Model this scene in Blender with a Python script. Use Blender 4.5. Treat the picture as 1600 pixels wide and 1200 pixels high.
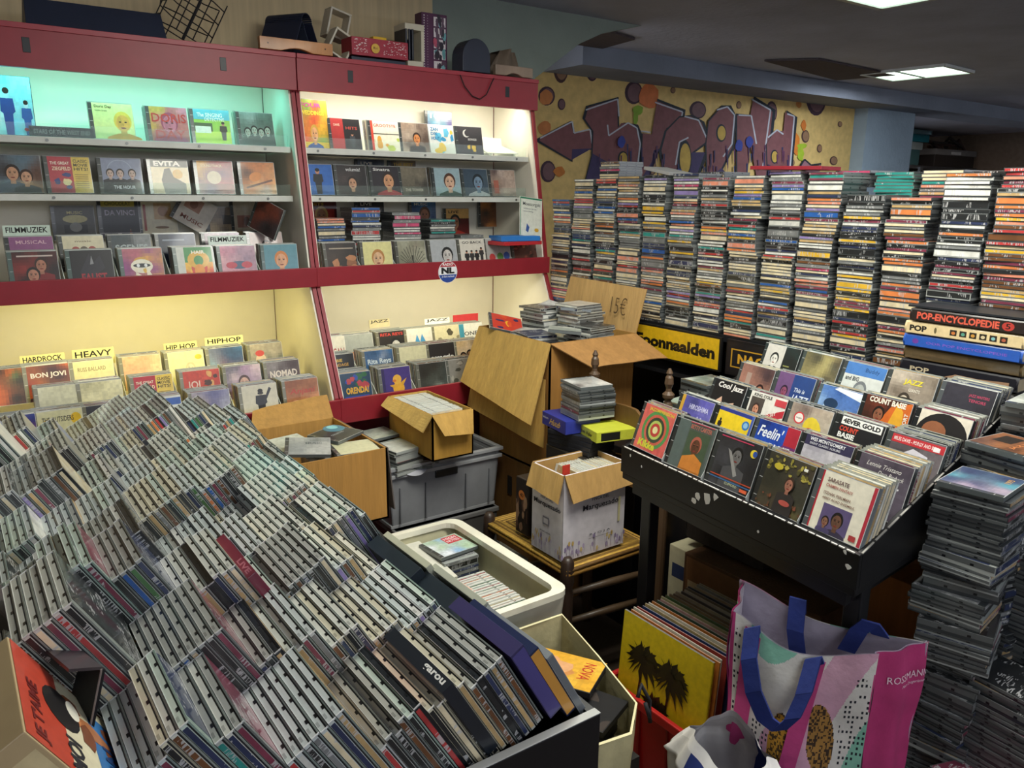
import bpy, math, random
from mathutils import Vector as V, Matrix as MX
from math import sin, cos, radians as R, pi, atan2
C = bpy.context.scene.collection
sc = bpy.context.scene
for o in list(bpy.data.objects): bpy.data.objects.remove(o)

# ------------------------------------------------------------------ camera, world, lights, exposure
HEAD, PITCH, ROLL, FPX, EYE = R(35.5), R(13.4), R(0.6), 1250.0, 1.6
_f = V((sin(HEAD)*cos(PITCH), cos(HEAD)*cos(PITCH), -sin(PITCH)))
_r = V((cos(HEAD), -sin(HEAD), 0)); _u = _r.cross(_f)
_r, _u = _r*cos(ROLL)+_u*sin(ROLL), _u*cos(ROLL)-_r*sin(ROLL)
cam = bpy.data.objects.new('camera', bpy.data.cameras.new('camera')); C.objects.link(cam)
cam.matrix_world = MX.Translation((0, 0, EYE)) @ MX((_r, _u, -_f)).transposed().to_4x4()
cam.data.sensor_width = 36; cam.data.lens = 36*FPX/1600; cam.data.clip_start = .02
sc.camera = cam
def ray(px, py): return _f+_r*((px-800)/FPX)-_u*((py-600)/FPX)
def atz(px, py, z): d = ray(px, py); return V((0, 0, EYE))+d*((z-EYE)/d.z)
def aty(px, py, y): d = ray(px, py); return V((0, 0, EYE))+d*(y/d.y)
def atx(px, py, x): d = ray(px, py); return V((0, 0, EYE))+d*(x/d.x)

w = bpy.data.worlds.new('world'); sc.world = w; w.use_nodes = True
w.node_tree.nodes['Background'].inputs[0].default_value = (.66, .69, .76, 1)
w.node_tree.nodes['Background'].inputs[1].default_value = 4.2
sc.view_settings.view_transform = 'Standard'; sc.view_settings.look = 'None'
sc.view_settings.gamma = 1; sc.view_settings.exposure = 0.0
def area(name, loc, size, power, col, direction=(0, 0, -1), spread=180):
    l = bpy.data.lights.new(name, 'AREA'); l.shape = 'RECTANGLE'; l.size, l.size_y = size; l.energy = power; l.color = col; l.spread = R(spread)
    o = bpy.data.objects.new(name, l); C.objects.link(o); o.location = loc
    o.rotation_euler = V(direction).to_track_quat('-Z', 'Y').to_euler(); return o
# ceiling fluorescent panels: one over the display bin, one over the heap, one by the pillar, one behind the camera
area('ceiling_lamp_light', (1.75, .9, 2.46), (.6, .6), 26, (1, .98, .90))
area('ceiling_lamp_light', (1.2, 1.4, 2.46), (.6, .6), 30, (1, 1, .88))
area('ceiling_lamp_light', (6.0, 3.4, 2.46), (.6, .6), 26, (.9, .95, 1))
area('ceiling_lamp_light', (1.0, -1.0, 2.46), (.6, .6), 14, (.85, .92, 1))
area('room_fill_light', (-1.25, -1.6, 1.5), (1.6, 1.2), 22, (.95, .95, .95), (1, .35, .25))  # added fill from the left, no window stands there; brightens the room
area('ceiling_lamp_light', (10.2, 5.0, 2.40), (.6, .6), 16, (1, .84, .72))  # unseen lamp added to brighten the dark far shelving
# fluorescent tubes of the two cabinets
area('cabinet_tube_light', (.60, 3.17, 1.99), (1.0, .03), 1.9, (.15, 1, .86), (0, .35, -1))
area('cabinet_tube_light', (1.77, 3.17, 1.99), (1.0, .03), 2.7, (1, .94, .78), (0, .35, -1))
area('cabinet_tube_light', (.60, 3.03, 1.222), (.8, .03), 2.4, (1, .84, .27), (0, .45, -1))
area('cabinet_tube_light', (1.77, 3.03, 1.222), (.8, .03), 1.9, (1, .90, .56), (0, .45, -1))

# ------------------------------------------------------------------ colour and materials
def lin(h):
    if not isinstance(h, str): return tuple(h)[:3]
    h = h.lstrip('#'); q = [int(h[i:i+2], 16)/255 for i in (0, 2, 4)]
    return tuple(x/12.92 if x < .04045 else ((x+.055)/1.055)**2.4 for x in q)
def mix(a, b, t): a, b = lin(a), lin(b); return tuple(x*(1-t)+y*t for x, y in zip(a, b))
MATS = {}
def mat(name, rough=.6, coat=0, bump=0, bscale=60, var=.12, vscale=18, metal=0, src='attr', stretch=None, trans=0, emit=0, print_=0):
    m = bpy.data.materials.new(name); m.use_nodes = True; nt = m.node_tree; N = nt.nodes; L = nt.links
    b = N['Principled BSDF']; b.inputs['Roughness'].default_value = rough; b.inputs['Metallic'].default_value = metal
    b.inputs['Coat Weight'].default_value = coat; b.inputs['Coat Roughness'].default_value = .08
    tc = N.new('ShaderNodeTexCoord'); co = tc.outputs['Object']
    if stretch:
        mp = N.new('ShaderNodeMapping'); mp.inputs['Scale'].default_value = stretch; L.new(co, mp.inputs[0]); co = mp.outputs[0]
    if src == 'attr':
        a = N.new('ShaderNodeAttribute'); a.attribute_name = 'Col'; col = a.outputs['Color']
    else:
        a = N.new('ShaderNodeObjectInfo'); col = a.outputs['Color']
        ad = N.new('ShaderNodeVectorMath'); ad.operation = 'ADD'; L.new(co, ad.inputs[0]); L.new(a.outputs['Random'], ad.inputs[1]); co = ad.outputs[0]
    nz = N.new('ShaderNodeTexNoise'); nz.inputs['Scale'].default_value = vscale; nz.inputs['Detail'].default_value = 4; L.new(co, nz.inputs['Vector'])
    mr = N.new('ShaderNodeMapRange'); mr.inputs[1].default_value = .3; mr.inputs[2].default_value = .7; mr.inputs[3].default_value = 1-var; mr.inputs[4].default_value = 1+var
    L.new(nz.outputs[0], mr.inputs[0])
    mu = N.new('ShaderNodeVectorMath'); mu.operation = 'MULTIPLY'; L.new(col, mu.inputs[0]); L.new(mr.outputs[0], mu.inputs[1]); out = mu.outputs[0]
    if print_:      # flecks of small type printed along a spine
        mp = N.new('ShaderNodeMapping'); mp.inputs['Scale'].default_value = (60, 420, 60) if print_ == 1 else (60, 60, 420); L.new(co, mp.inputs[0])
        n2 = N.new('ShaderNodeTexNoise'); n2.inputs['Scale'].default_value = 1; n2.inputs['Detail'].default_value = 2; L.new(mp.outputs[0], n2.inputs['Vector'])
        n3 = N.new('ShaderNodeTexNoise'); n3.inputs['Scale'].default_value = 26; L.new(co, n3.inputs['Vector'])
        s1 = N.new('ShaderNodeMath'); s1.operation = 'GREATER_THAN'; s1.inputs[1].default_value = .53; L.new(n2.outputs[0], s1.inputs[0])
        s2 = N.new('ShaderNodeMath'); s2.operation = 'GREATER_THAN'; s2.inputs[1].default_value = .54; L.new(n3.outputs[0], s2.inputs[0])
        s3 = N.new('ShaderNodeMath'); s3.operation = 'MULTIPLY'; L.new(s1.outputs[0], s3.inputs[0]); L.new(s2.outputs[0], s3.inputs[1])
        s4 = N.new('ShaderNodeMath'); s4.operation = 'MULTIPLY'; s4.inputs[1].default_value = .38; L.new(s3.outputs[0], s4.inputs[0])
        inv = N.new('ShaderNodeInvert'); L.new(col, inv.inputs['Color'])
        mxn = N.new('ShaderNodeMix'); mxn.data_type = 'RGBA'; L.new(s4.outputs[0], mxn.inputs[0]); L.new(out, mxn.inputs[6]); L.new(inv.outputs[0], mxn.inputs[7]); out = mxn.outputs[2]
    L.new(out, b.inputs['Base Color'])
    if trans: b.inputs['Transmission Weight'].default_value = trans; b.inputs['IOR'].default_value = 1.2
    if emit:
        L.new(out, b.inputs['Emission Color']); b.inputs['Emission Strength'].default_value = emit
    if bump:
        nb = N.new('ShaderNodeTexNoise'); nb.inputs['Scale'].default_value = bscale; nb.inputs['Detail'].default_value = 5; L.new(co, nb.inputs['Vector'])
        bp = N.new('ShaderNodeBump'); bp.inputs['Strength'].default_value = bump; bp.inputs['Distance'].default_value = .01
        L.new(nb.outputs[0], bp.inputs['Height']); L.new(bp.outputs[0], b.inputs['Normal'])
    MATS[name] = m; return m
mat('matte', .75, bump=.15); mat('gloss', .28, coat=.5, var=.06); mat('satin', .42, var=.07, bump=.05, bscale=25)
mat('print', .42, coat=.3, var=.10, vscale=60); mat('paper', .7, var=.08, vscale=40)
mat('plastic', .35, coat=.2, var=.08, bump=.06, bscale=30); mat('enamel', .45, var=.015); mat('metal', .35, metal=.9, var=.1)
mat('cardboard', .85, var=.10, vscale=6, bump=.25, bscale=14, stretch=(9, 9, .8)); mat('wood', .5, coat=.15, var=.3, vscale=7, stretch=(1, 1, .15), bump=.15)
mat('straw', .7, var=.3, vscale=60, stretch=(1, 4, 1), bump=.3); mat('fabric', .85, var=.14, bump=.35, bscale=22); mat('plaster', .9, var=.10, vscale=3, bump=.5, bscale=30)
mat('wallwood', .7, var=.12, vscale=5, stretch=(8, 1, .35)); mat('lamp', .5, emit=3.0, var=.03); mat('tube', .5, emit=3, var=.02)
mat('spine_flat', .4, coat=.5, src='obj', var=.2, vscale=30, print_=1); mat('inlay', .4, coat=.8, src='obj', var=.25, vscale=25, print_=2)
mat('spine_stuff', .4, coat=.5, var=.22, vscale=30, print_=1); mat('clear', .05, trans=.96, var=.02); mat('floorpaint', .6, var=.25, vscale=4, bump=.1)

# ------------------------------------------------------------------ mesh builder
class MB:
    def __init__(s): s.v = []; s.f = []; s.c = []; s.m = []; s.M = None
    def poly(s, pts, col, m=0):
        n = len(s.v); pts = [V(p) for p in pts]
        if s.M: pts = [s.M @ p for p in pts]
        s.v += pts; s.f.append(tuple(range(n, n+len(pts)))); s.c.append(lin(col)); s.m.append(m)
    def geo(s, vs, fs, col, m=0):
        n = len(s.v); vs = [V(p) for p in vs]
        if s.M: vs = [s.M @ p for p in vs]
        s.v += vs; col = lin(col)
        for f in fs: s.f.append(tuple(n+i for i in f)); s.c.append(col); s.m.append(m)
    def box(s, lo, hi, col, m=0, cols=None, T=None):
        x0, y0, z0 = lo; x1, y1, z1 = hi
        vs = [V(p) for p in ((x0,y0,z0),(x1,y0,z0),(x1,y1,z0),(x0,y1,z0),(x0,y0,z1),(x1,y0,z1),(x1,y1,z1),(x0,y1,z1))]
        if T: vs = [T @ p for p in vs]
        s.geo(vs, [(0,3,2,1),(4,5,6,7),(0,1,5,4),(1,2,6,5),(2,3,7,6),(3,0,4,7)], col, m)
        if cols:
            for i, cc in cols.items(): s.c[-6+i] = lin(cc)
    def hexa(s, p8, col, m=0): s.geo(p8, [(0,3,2,1),(4,5,6,7),(0,1,5,4),(1,2,6,5),(2,3,7,6),(3,0,4,7)], col, m)
    def slab(s, quad, th, col, m=0):        # a quad or polygon given thickness along its normal
        q = [V(p) for p in quad]; n = (q[1]-q[0]).cross(q[2]-q[0]).normalized()*th; k = len(q)
        s.geo(q+[p+n for p in q], [tuple(range(k-1, -1, -1)), tuple(range(k, 2*k))]+[(i, (i+1) % k, k+(i+1) % k, k+i) for i in range(k)], col, m)
    def tube(s, path, r, col, n=8, m=0):
        path = [V(p) for p in path]; rings = []; rr = r if isinstance(r, (list, tuple)) else [r]*len(path)
        for i, p in enumerate(path):
            d = (path[min(i+1, len(path)-1)]-path[max(i-1, 0)]).normalized(); a = d.cross(V((0, 0, 1)) if abs(d.z) < .9 else V((1, 0, 0))).normalized(); b = d.cross(a)
            rings.append([p+(a*cos(2*pi*k/n)+b*sin(2*pi*k/n))*rr[i] for k in range(n)])
        vs = [q for g in rings for q in g]; fs = [(i*n+k, i*n+(k+1) % n, (i+1)*n+(k+1) % n, (i+1)*n+k) for i in range(len(path)-1) for k in range(n)]
        fs += [tuple(range(n-1, -1, -1)), tuple((len(path)-1)*n+k for k in range(n))]; s.geo(vs, fs, col, m)
    def grid(s, fn, nu, nv, colfn, m=0):
        vs = [fn(i/nu, j/nv) for j in range(nv+1) for i in range(nu+1)]; n = len(s.v)
        if s.M: vs = [s.M @ V(p) for p in vs]
        s.v += [V(p) for p in vs]
        for j in range(nv):
            for i in range(nu):
                a = n+j*(nu+1)+i; s.f.append((a, a+1, a+nu+2, a+nu+1)); s.c.append(lin(colfn((i+.5)/nu, (j+.5)/nv))); s.m.append(m)
    def build(s, name, mats='matte', parent=None, loc=None, M=None, smooth=False, bevel=0):
        me = bpy.data.meshes.new(name); me.from_pydata([tuple(p) for p in s.v], [], s.f)
        at = me.color_attributes.new('Col', 'FLOAT_COLOR', 'CORNER'); buf = []
        for f, c in zip(s.f, s.c): buf += [c[0], c[1], c[2], 1.0]*len(f)
        at.data.foreach_set('color', buf)
        me.polygons.foreach_set('material_index', s.m)
        if smooth: me.polygons.foreach_set('use_smooth', [True]*len(s.f))
        for q in (mats if isinstance(mats, (list, tuple)) else [mats]): me.materials.append(MATS[q])
        me.update(); o = bpy.data.objects.new(name, me); C.objects.link(o)
        if parent: o.parent = parent
        if M is not None: o.matrix_local = M
        elif loc is not None: o.location = loc
        if bevel:
            bv = o.modifiers.new('soft', 'BEVEL'); bv.width = bevel; bv.segments = 2; bv.limit_method = 'ANGLE'; bv.harden_normals = False
        return o
def tag(o, label=None, cat=None, group=None, kind=None):
    if label: o['label'] = label
    if cat: o['category'] = cat
    if group: o['group'] = group
    if kind: o['kind'] = kind
    return o
def thing(name, label, cat, loc=(0, 0, 0), group=None, M=None):
    o = bpy.data.objects.new(name, None); C.objects.link(o); o.empty_display_size = .05
    if M is not None: o.matrix_world = M
    else: o.location = loc
    return tag(o, label, cat, group)
ORD = 'topmost,second,third,fourth,fifth,sixth,seventh,eighth,ninth,tenth,eleventh,twelfth,thirteenth,fourteenth,fifteenth,sixteenth,seventeenth,eighteenth,nineteenth,twentieth'.split(',')
def nth(i):     # 0-based
    if i == 0: return 'first'
    if i < 20: return ORD[i]
    tens = {2: 'twenty', 3: 'thirty', 4: 'forty', 5: 'fifty', 6: 'sixty', 7: 'seventy', 8: 'eighty', 9: 'ninety'}; k = i+1
    if k % 10 == 0: return tens[k//10].replace('ty', 'tieth')
    return tens[k//10]+'-'+('first' if k % 10 == 1 else ORD[k % 10-1])

def onth(i): return 'topmost' if i == 0 else nth(i)

# ------------------------------------------------------------------ lettering and printed art
_TXT = {}
def text_geo(t, bold=0):
    k = (t, bold)
    if k not in _TXT:
        cu = bpy.data.curves.new('t', 'FONT'); cu.body = t; cu.size = 1; cu.resolution_u = 2; cu.offset = bold
        o = bpy.data.objects.new('t', cu); C.objects.link(o); bpy.context.view_layer.update()
        me = o.to_mesh(); vs = [(v.co.x, v.co.y) for v in me.vertices]; fs = [tuple(p.vertices) for p in me.polygons]; o.to_mesh_clear()
        bpy.data.objects.remove(o); bpy.data.curves.remove(cu)
        xs = [a for a, b in vs]; ys = [b for a, b in vs]; x0, x1, y0, y1 = min(xs), max(xs), min(ys), max(ys)
        _TXT[k] = ([((a-x0)/(x1-x0), (b-y0)/(y1-y0)) for a, b in vs], fs)
    return _TXT[k]
EPS = 5e-5
class Art:
    """flat printed artwork in 0..1 coordinates, each shape one layer above the last"""
    def __init__(s, bg='#888888'): s.L = []; s.rect(0, 0, 1, 1, bg)
    def add(s, vs, fs, col): s.L.append((vs, fs, lin(col))); return s
    def poly(s, pts, col): return s.add(list(pts), [tuple(range(len(pts)))], col)
    def rect(s, x0, y0, x1, y1, col): return s.poly([(x0, y0), (x1, y0), (x1, y1), (x0, y1)], col)
    def ell(s, cx, cy, rx, ry, col, n=16, rot=0):
        return s.poly([(cx+rx*cos(a)*cos(rot)-ry*sin(a)*sin(rot), cy+rx*cos(a)*sin(rot)+ry*sin(a)*cos(rot)) for a in [2*pi*k/n for k in range(n)]], col)
    def line(s, x0, y0, x1, y1, wd, col):
        d = V((x1-x0, y1-y0)); q = V((-d.y, d.x)).normalized()*wd/2
        return s.poly([(x0+q.x, y0+q.y), (x0-q.x, y0-q.y), (x1-q.x, y1-q.y), (x1+q.x, y1+q.y)], col)
    def txt(s, t, x, y, wd, h, col, rot=0, shear=0, bold=.015):
        vs, fs = text_geo(t, bold)
        return s.add([(x+(a*wd+b*h*shear)*cos(rot)-b*h*sin(rot), y+(a*wd+b*h*shear)*sin(rot)+b*h*cos(rot)) for a, b in vs], fs, col)
    def face(s, cx, cy, k, skin='#c89070', hair='#2a1c14', top='#303038', side=0):
        s.poly([(cx-1.7*k, 0), (cx-1.6*k, cy-1.5*k), (cx-.5*k, cy-1.1*k), (cx+.5*k, cy-1.1*k), (cx+1.6*k, cy-1.5*k), (cx+1.7*k, 0)] if cy-1.5*k > 0 else [(cx-1.5*k, 0), (cx-.5*k, cy-1.05*k), (cx+.5*k, cy-1.05*k), (cx+1.5*k, 0)], top)
        s.ell(cx, cy+.22*k, .86*k, 1.08*k, hair); s.rect(cx-.3*k, max(0, cy-1.35*k), cx+.3*k, cy-.6*k, mix(skin, '#000000', .2))
        s.ell(cx+side*k, cy, .66*k, .92*k, skin)
        s.ell(cx-.3*k+side*k, cy+.05*k, .22*k, .72*k, mix(skin, '#000000', .18), 10)
        for e in (-.27, .27): s.ell(cx+(e+side*1.3)*k, cy+.14*k, .13*k, .07*k, '#181010', 8); s.rect(cx+(e-.16+side*1.3)*k, cy+.27*k, cx+(e+.16+side*1.3)*k, cy+.33*k, mix(hair, '#000000', .3))
        s.ell(cx+side*1.5*k, cy-.14*k, .09*k, .2*k, mix(skin, '#000000', .25), 8); s.ell(cx+side*1.3*k, cy-.5*k, .25*k, .09*k, '#7c3028', 10); return s
    def body(s, cx, y0, h, col='#1c1c20', skin='#b98468'):
        s.poly([(cx-.1*h, y0), (cx-.13*h, y0+.45*h), (cx-.2*h, y0+.5*h), (cx-.17*h, y0+.78*h), (cx+.17*h, y0+.78*h), (cx+.2*h, y0+.5*h), (cx+.13*h, y0+.45*h), (cx+.1*h, y0)], col)
        s.ell(cx, y0+.88*h, .085*h, .11*h, skin, 10); s.ell(cx, y0+.94*h, .09*h, .07*h, '#1a1410', 10); return s
    def blot(s, n, cols, seed, r=(.05, .2), box=(0, 0, 1, 1)):
        g = random.Random(seed)
        for _ in range(n):
            cx, cy = g.uniform(box[0], box[2]), g.uniform(box[1], box[3]); a, b, ph = g.uniform(*r), g.uniform(*r), g.uniform(0, 6)
            pts = []
            for k in range(11):
                t = 2*pi*k/11; q = g.uniform(.75, 1.2); pts.append((min(1, max(0, cx+a*q*cos(t))), min(1, max(0, cy+b*q*sin(t)))))
            s.poly(pts, g.choice(cols))
        return s
    def photo(s, n, cols, seed, box=(0, 0, 1, 1)):     # a mottled picture ground: a fine patchwork between a few colours
        n = max(14, 2*n); g = random.Random(seed); ctrl = [(g.random(), g.random(), lin(g.choice(cols))) for _ in range(9)]
        for i in range(n):
            for j in range(n):
                x, y = (i+.5)/n, (j+.5)/n; ww = [1/((x-a)**2+(y-b)**2+.01)**1.5 for a, b, c in ctrl]; S = sum(ww); q = g.uniform(.9, 1.1)
                c = tuple(q*sum(w_*c_[2][k] for w_, c_ in zip(ww, ctrl))/S for k in range(3))
                X0, Y0, X1, Y1 = box
                s.L.append(([(X0+(X1-X0)*i/n, Y0+(Y1-Y0)*j/n), (X0+(X1-X0)*(i+1)/n, Y0+(Y1-Y0)*j/n), (X0+(X1-X0)*(i+1)/n, Y0+(Y1-Y0)*(j+1)/n), (X0+(X1-X0)*i/n, Y0+(Y1-Y0)*(j+1)/n)], [(0, 1, 2, 3)], c, 1))
        return s
    def build(s, mb, o, u, v, m=0, fn=None, eps=EPS):
        o, u, v = V(o), V(u), V(v); n = u.cross(v).normalized(); lay = 0; prev = False
        for L in s.L:
            same = len(L) > 3
            if not (same and prev): lay += 1
            prev = same
            if fn: mb.geo([fn(a, b, lay*eps) for a, b in L[0]], L[1], L[2], m)
            else: mb.geo([o+u*a+v*b+n*(lay*eps) for a, b in L[0]], L[1], L[2], m)
        return mb
PALS = [['#1c1a1a', '#4a3a30', '#8a6a50', '#c9b08a'], ['#16202c', '#2c4a70', '#86a4b8', '#d8d8cc'], ['#5a1414', '#a83228', '#d8a860', '#201414'], ['#202020', '#505050', '#a0a09a', '#e0ddd0'],
        ['#2a3a20', '#6a8a40', '#c8c070', '#181c12'], ['#3a2450', '#7a5a9a', '#c0a8c8', '#181020'], ['#e4dcc4', '#c0a878', '#705038', '#302018'], ['#0e1830', '#1c3c78', '#3878b0', '#b0c8d0']]
def rnd_art(seed, pal=None, title=None):
    g = random.Random(seed); p = [c for c in (pal or g.choice(PALS))]; a = Art(p[0]); k = g.randrange(6)
    if k in (0, 3): a.photo(7, p, seed)
    if k == 1: a.rect(0, .62, 1, 1, p[2])
    if k == 2: a.rect(.08, .08, .92, .7, p[1])
    if k < 3: a.face(g.uniform(.38, .62), .45, g.uniform(.2, .28), g.choice(['#c89070', '#a87050', '#d8b090', '#9a9a98']), g.choice(['#1c1410', '#5a3a20', '#c8a860']), p[1])
    elif k == 3:
        for i in range(g.randint(2, 4)): a.face(.2+.22*i, g.uniform(.35, .5), .12, '#b98468', '#1c1410', g.choice(p))
    elif k == 4: a.blot(6, p[1:], seed)
    else: a.body(.5, .05, .7, p[1]); a.blot(3, p[2:], seed, (.04, .1), (0, .5, 1, 1))
    t = title or g.choice(['LIVE', 'HITS', 'THE BEST', 'SONGS', 'GOLD', 'MUSIC', 'BLUES'])
    a.txt(t, .1, .82, min(.8, .11*len(t)), .1, g.choice([p[3], '#f0ead8', '#e8c040'])); return a

# ------------------------------------------------------------------ the compact disc case, front towards -Y, foot at the origin
CW, CH, CT = .142, .125, .0104
CASES = {}
def case_mesh(body):
    if body not in CASES:
        b = MB(); b.box((-CW/2, 0, 0), (CW/2, CT, CH), body)
        b.box((-CW/2+.0006, -.0004, .001), (-CW/2+.012, .0002, CH-.001), mix(body, '#101214', .55))
        for z in (.018, .06, .1): b.box((-CW/2+.002, -.0007, z), (-CW/2+.011, -.0003, z+.0016), mix(body, '#ffffff', .35))
        for z in (0, CH-.0014): b.box((-CW/2, -.0007, z), (CW/2, .0002, z+.0014), mix(body, '#ffffff', .45))
        b.box((CW/2-.0014, -.0007, 0), (CW/2, .0002, CH), mix(body, '#ffffff', .45))
        for x in (-.045, .035): b.box((x, .002, CH-.0002), (x+.007, .006, CH+.0004), '#25282a')
        b.box((-CW/2+.001, .0022, CH), (CW/2-.001, .0030, CH+.0005), '#30343a')
        CASES[body] = b.build('compact_disc', 'gloss')
        CASES[body + '_m'] = CASES[body].data; bpy.data.objects.remove(CASES[body])
    return CASES[body + '_m']
def MXf(loc, lean=0, yaw=0, roll=0): return MX.Translation(V(loc)+V((0, 0, CT*abs(sin(R(lean)))))) @ MX.Rotation(R(yaw), 4, 'Z') @ MX.Rotation(R(-lean), 4, 'X') @ MX.Rotation(R(roll), 4, 'Y')
def disc(label, art, M, group=None, body='#5c6262', th=1.0, sc_=1.0, wide=True, name='compact_disc'):
    o = bpy.data.objects.new(name, case_mesh(body)); C.objects.link(o); o.matrix_world = M @ MX.Diagonal((sc_, th, sc_, 1)); tag(o, label, 'disc', group)
    b = MB(); x0 = -CW/2+(.0125 if wide else .001)
    art.build(b, (x0, -.0006, .0012), (CW/2-.0012-x0, 0, 0), (0, 0, CH-.0024))
    b.build('cover', 'print', o); return o
def bookish(name, label, cat, art, M, wd, ht, th, body, group=None):     # DVD box, book or thick case: body with a printed front
    b = MB(); b.box((-wd/2, 0, 0), (wd/2, th, ht), body); o = b.build(name, 'satin', M=M, bevel=.001); tag(o, label, cat, group)
    c = MB(); art.build(c, (-wd/2+.002, -.0004, .002), (wd-.004, 0, 0), (0, 0, ht-.004)); c.build('cover', 'print', o); return o
# plain disc, edges only, for the many filed behind a front cover
def filed_mesh(p1='#8f928a', p2='#b9b7a8', p3='#c8c4b0'):
    b = MB(); b.box((-CW/2, 0, 0), (CW/2, .0028, CH), p1); b.box((-CW/2+.001, .0028, .001), (CW/2-.001, .0038, CH-.0012), '#2c2e30')
    b.box((-CW/2, .0038, 0), (CW/2, CT-.0004, CH-.0002), p2, cols={5: p3})
    for x in (-.045, .035): b.box((x, .0045, CH-.0006), (x+.007, .0075, CH+.0003), '#25282a')
    o = b.build('filed_disc', 'gloss'); me = o.data; bpy.data.objects.remove(o)
    c = MB(); c.box((-CW/2-.0003, .0042, .004), (-CW/2+.0003, CT-.001, CH-.004), '#ffffff'); c.box((CW/2-.0003, .0042, .004), (CW/2+.0003, CT-.001, CH-.004), '#ffffff'); c.box((-CW/2+.012, -.0003, .002), (CW/2-.002, .0002, CH-.002), '#ffffff')
    o = c.build('inlay_card', 'inlay'); mi = o.data; bpy.data.objects.remove(o); return me, mi
FM, FI = filed_mesh(); FMP, _ = filed_mesh('#c8cac4', '#e4e4dc', '#e4e0d0')
SPC = dict(cream='#dccdaa', white='#d8d8d0', black='#202224', grey='#7a7c7c', red='#b03a3a', burgundy='#783448', orange='#cf7a44', yellow='#d8ac34', blue='#2458a0', navy='#2a3454', teal='#2c8c84', green='#3e6a3a', pink='#c04a70', brown='#6a4428', lilac='#8a7ab0', salmon='#d88a70', tan='#b89a6a')
rs = random.Random(5)
def filed(n, M, desc, group, name='filed_disc', step=.0108, colors=('cream', 'black', 'grey', 'navy', 'burgundy', 'white', 'brown', 'tan')):
    for i in range(n):
        o = bpy.data.objects.new(name, FMP if name == 'packed_disc' else FM); C.objects.link(o)
        yy = CT+.0012+i*step; o.matrix_world = M @ MX.Translation((rs.uniform(-.0015, .0015), yy, max(0, -yy*M[2][1]/M[2][2])+rs.uniform(.0002, .003)))
        tag(o, desc, 'disc', group)
        c = bpy.data.objects.new('inlay_card', FI); C.objects.link(c); c.parent = o; c.color = (*lin(SPC[rs.choice(colors)]), 1)
#PART2

# ================================================================== the room
def struct(name, mb, mats='matte', **k): return tag(mb.build(name, mats, **k), kind='structure')
b = MB(); b.box((-1.3, -2.6, -.1), (12.5, 7.4, 0), '#4a3d33'); struct('floor', b, 'floorpaint')
b = MB(); b.box((-1.3, -2.6, 2.5), (12.5, 7.4, 2.6), '#b4b9ca'); struct('ceiling', b, 'plaster')
b = MB(); b.box((-1.3, 3.44, 0), (1.985, 3.56, 2.5), '#cdb992'); struct('wall_back', b, 'wallwood')
b = MB(); b.slab([(1.985, 3.44, 0), (2.42, 3.44, 0), (2.50, 3.44, 2.10), (2.58, 3.44, 2.17), (2.86, 3.44, 2.36), (3.02, 3.44, 2.43), (3.3, 3.44, 2.5), (1.985, 3.44, 2.5)], -.1, '#87928a'); struct('wall_bulkhead', b, 'plaster')
b = MB(); b.box((-1.4, -2.6, 0), (-1.3, 3.5, 2.5), '#8a8070'); struct('wall_left', b)
b = MB(); b.box((-1.3, -2.7, 0), (12.5, -2.6, 1.85), '#77736c'); b.box((-1.3, -2.7, 2.47), (12.5, -2.6, 2.5), '#77736c'); struct('wall_rear', b)  # unseen gap near the top, added so world light brightens the ceiling
b = MB(); b.box((12.5, -2.6, 0), (12.6, 7.4, 2.5), '#6a5a4c'); struct('wall_right', b)
b = MB(); b.box((7.75, 7.3, 0), (12.5, 7.4, 2.5), '#8a7468'); struct('wall_far', b)
b = MB(); b.box((6.98, 4.32, 0), (7.78, 4.9, 2.5), '#8fa0ae', cols={2: '#93a5b4'}); struct('wall_pillar', b, 'plaster')
b = MB(); b.box((3.4, 4.05, 2.38), (12.5, 4.45, 2.5), '#7f8694'); struct('trim_1', b, 'plaster')
b = MB()
for q in ([(3.0, 3.55), (3.5, 3.7), (3.55, 4.04), (3.0, 4.04)], [(4.72, 3.72), (4.95, 3.46), (6.0, 3.52), (5.9, 3.95)]): b.slab([(x, y, 2.497) for x, y in q], -.012, '#4c4344')
struct('recess_shade', b, 'plaster')  # dark plates: shade of open ceiling recesses put into colour

# mural: cream ground with rings, blots and tall outlined letters
YM = 4.45
b = MB(); b.box((2.2, YM, 0), (7.1, YM+.1, 2.5), '#cdb070'); wm = struct('wall_mural', b, 'matte')
mu = MB(); lay = [0]
def mp(pts, col):
    lay[0] += 1; mu.poly([tuple(aty(x, y, YM)-V((0, lay[0]*.00012+.0006, 0))) for x, y in pts], col)
def mring(cx, cy, rx, ry, c1, c2):
    mp([(cx+rx*cos(t), cy+ry*sin(t)) for t in [2*pi*k/18 for k in range(18)][::-1]], c1); mp([(cx+rx*.1+rx*.78*cos(t), cy+ry*.8*sin(t)) for t in [2*pi*k/18 for k in range(18)][::-1]], c2)
def mspot(cx, cy, rx, ry, c):
    g = random.Random(int(cx)); mp([(cx+rx*cos(t)*g.uniform(.85, 1.15), cy+ry*sin(t)*g.uniform(.85, 1.15)) for t in [2*pi*k/12 for k in range(12)][::-1]], c)
for q in [(854, 150, 13, 15), (990, 145, 14, 18), (925, 113, 9, 14), (1122, 130, 10, 10), (1275, 152, 16, 29), (1090, 172, 13, 14), (1205, 175, 9, 17), (856, 268, 12, 17), (877, 163, 6, 9)]: mring(*q, '#3c2634', '#6b4f54')
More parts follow.
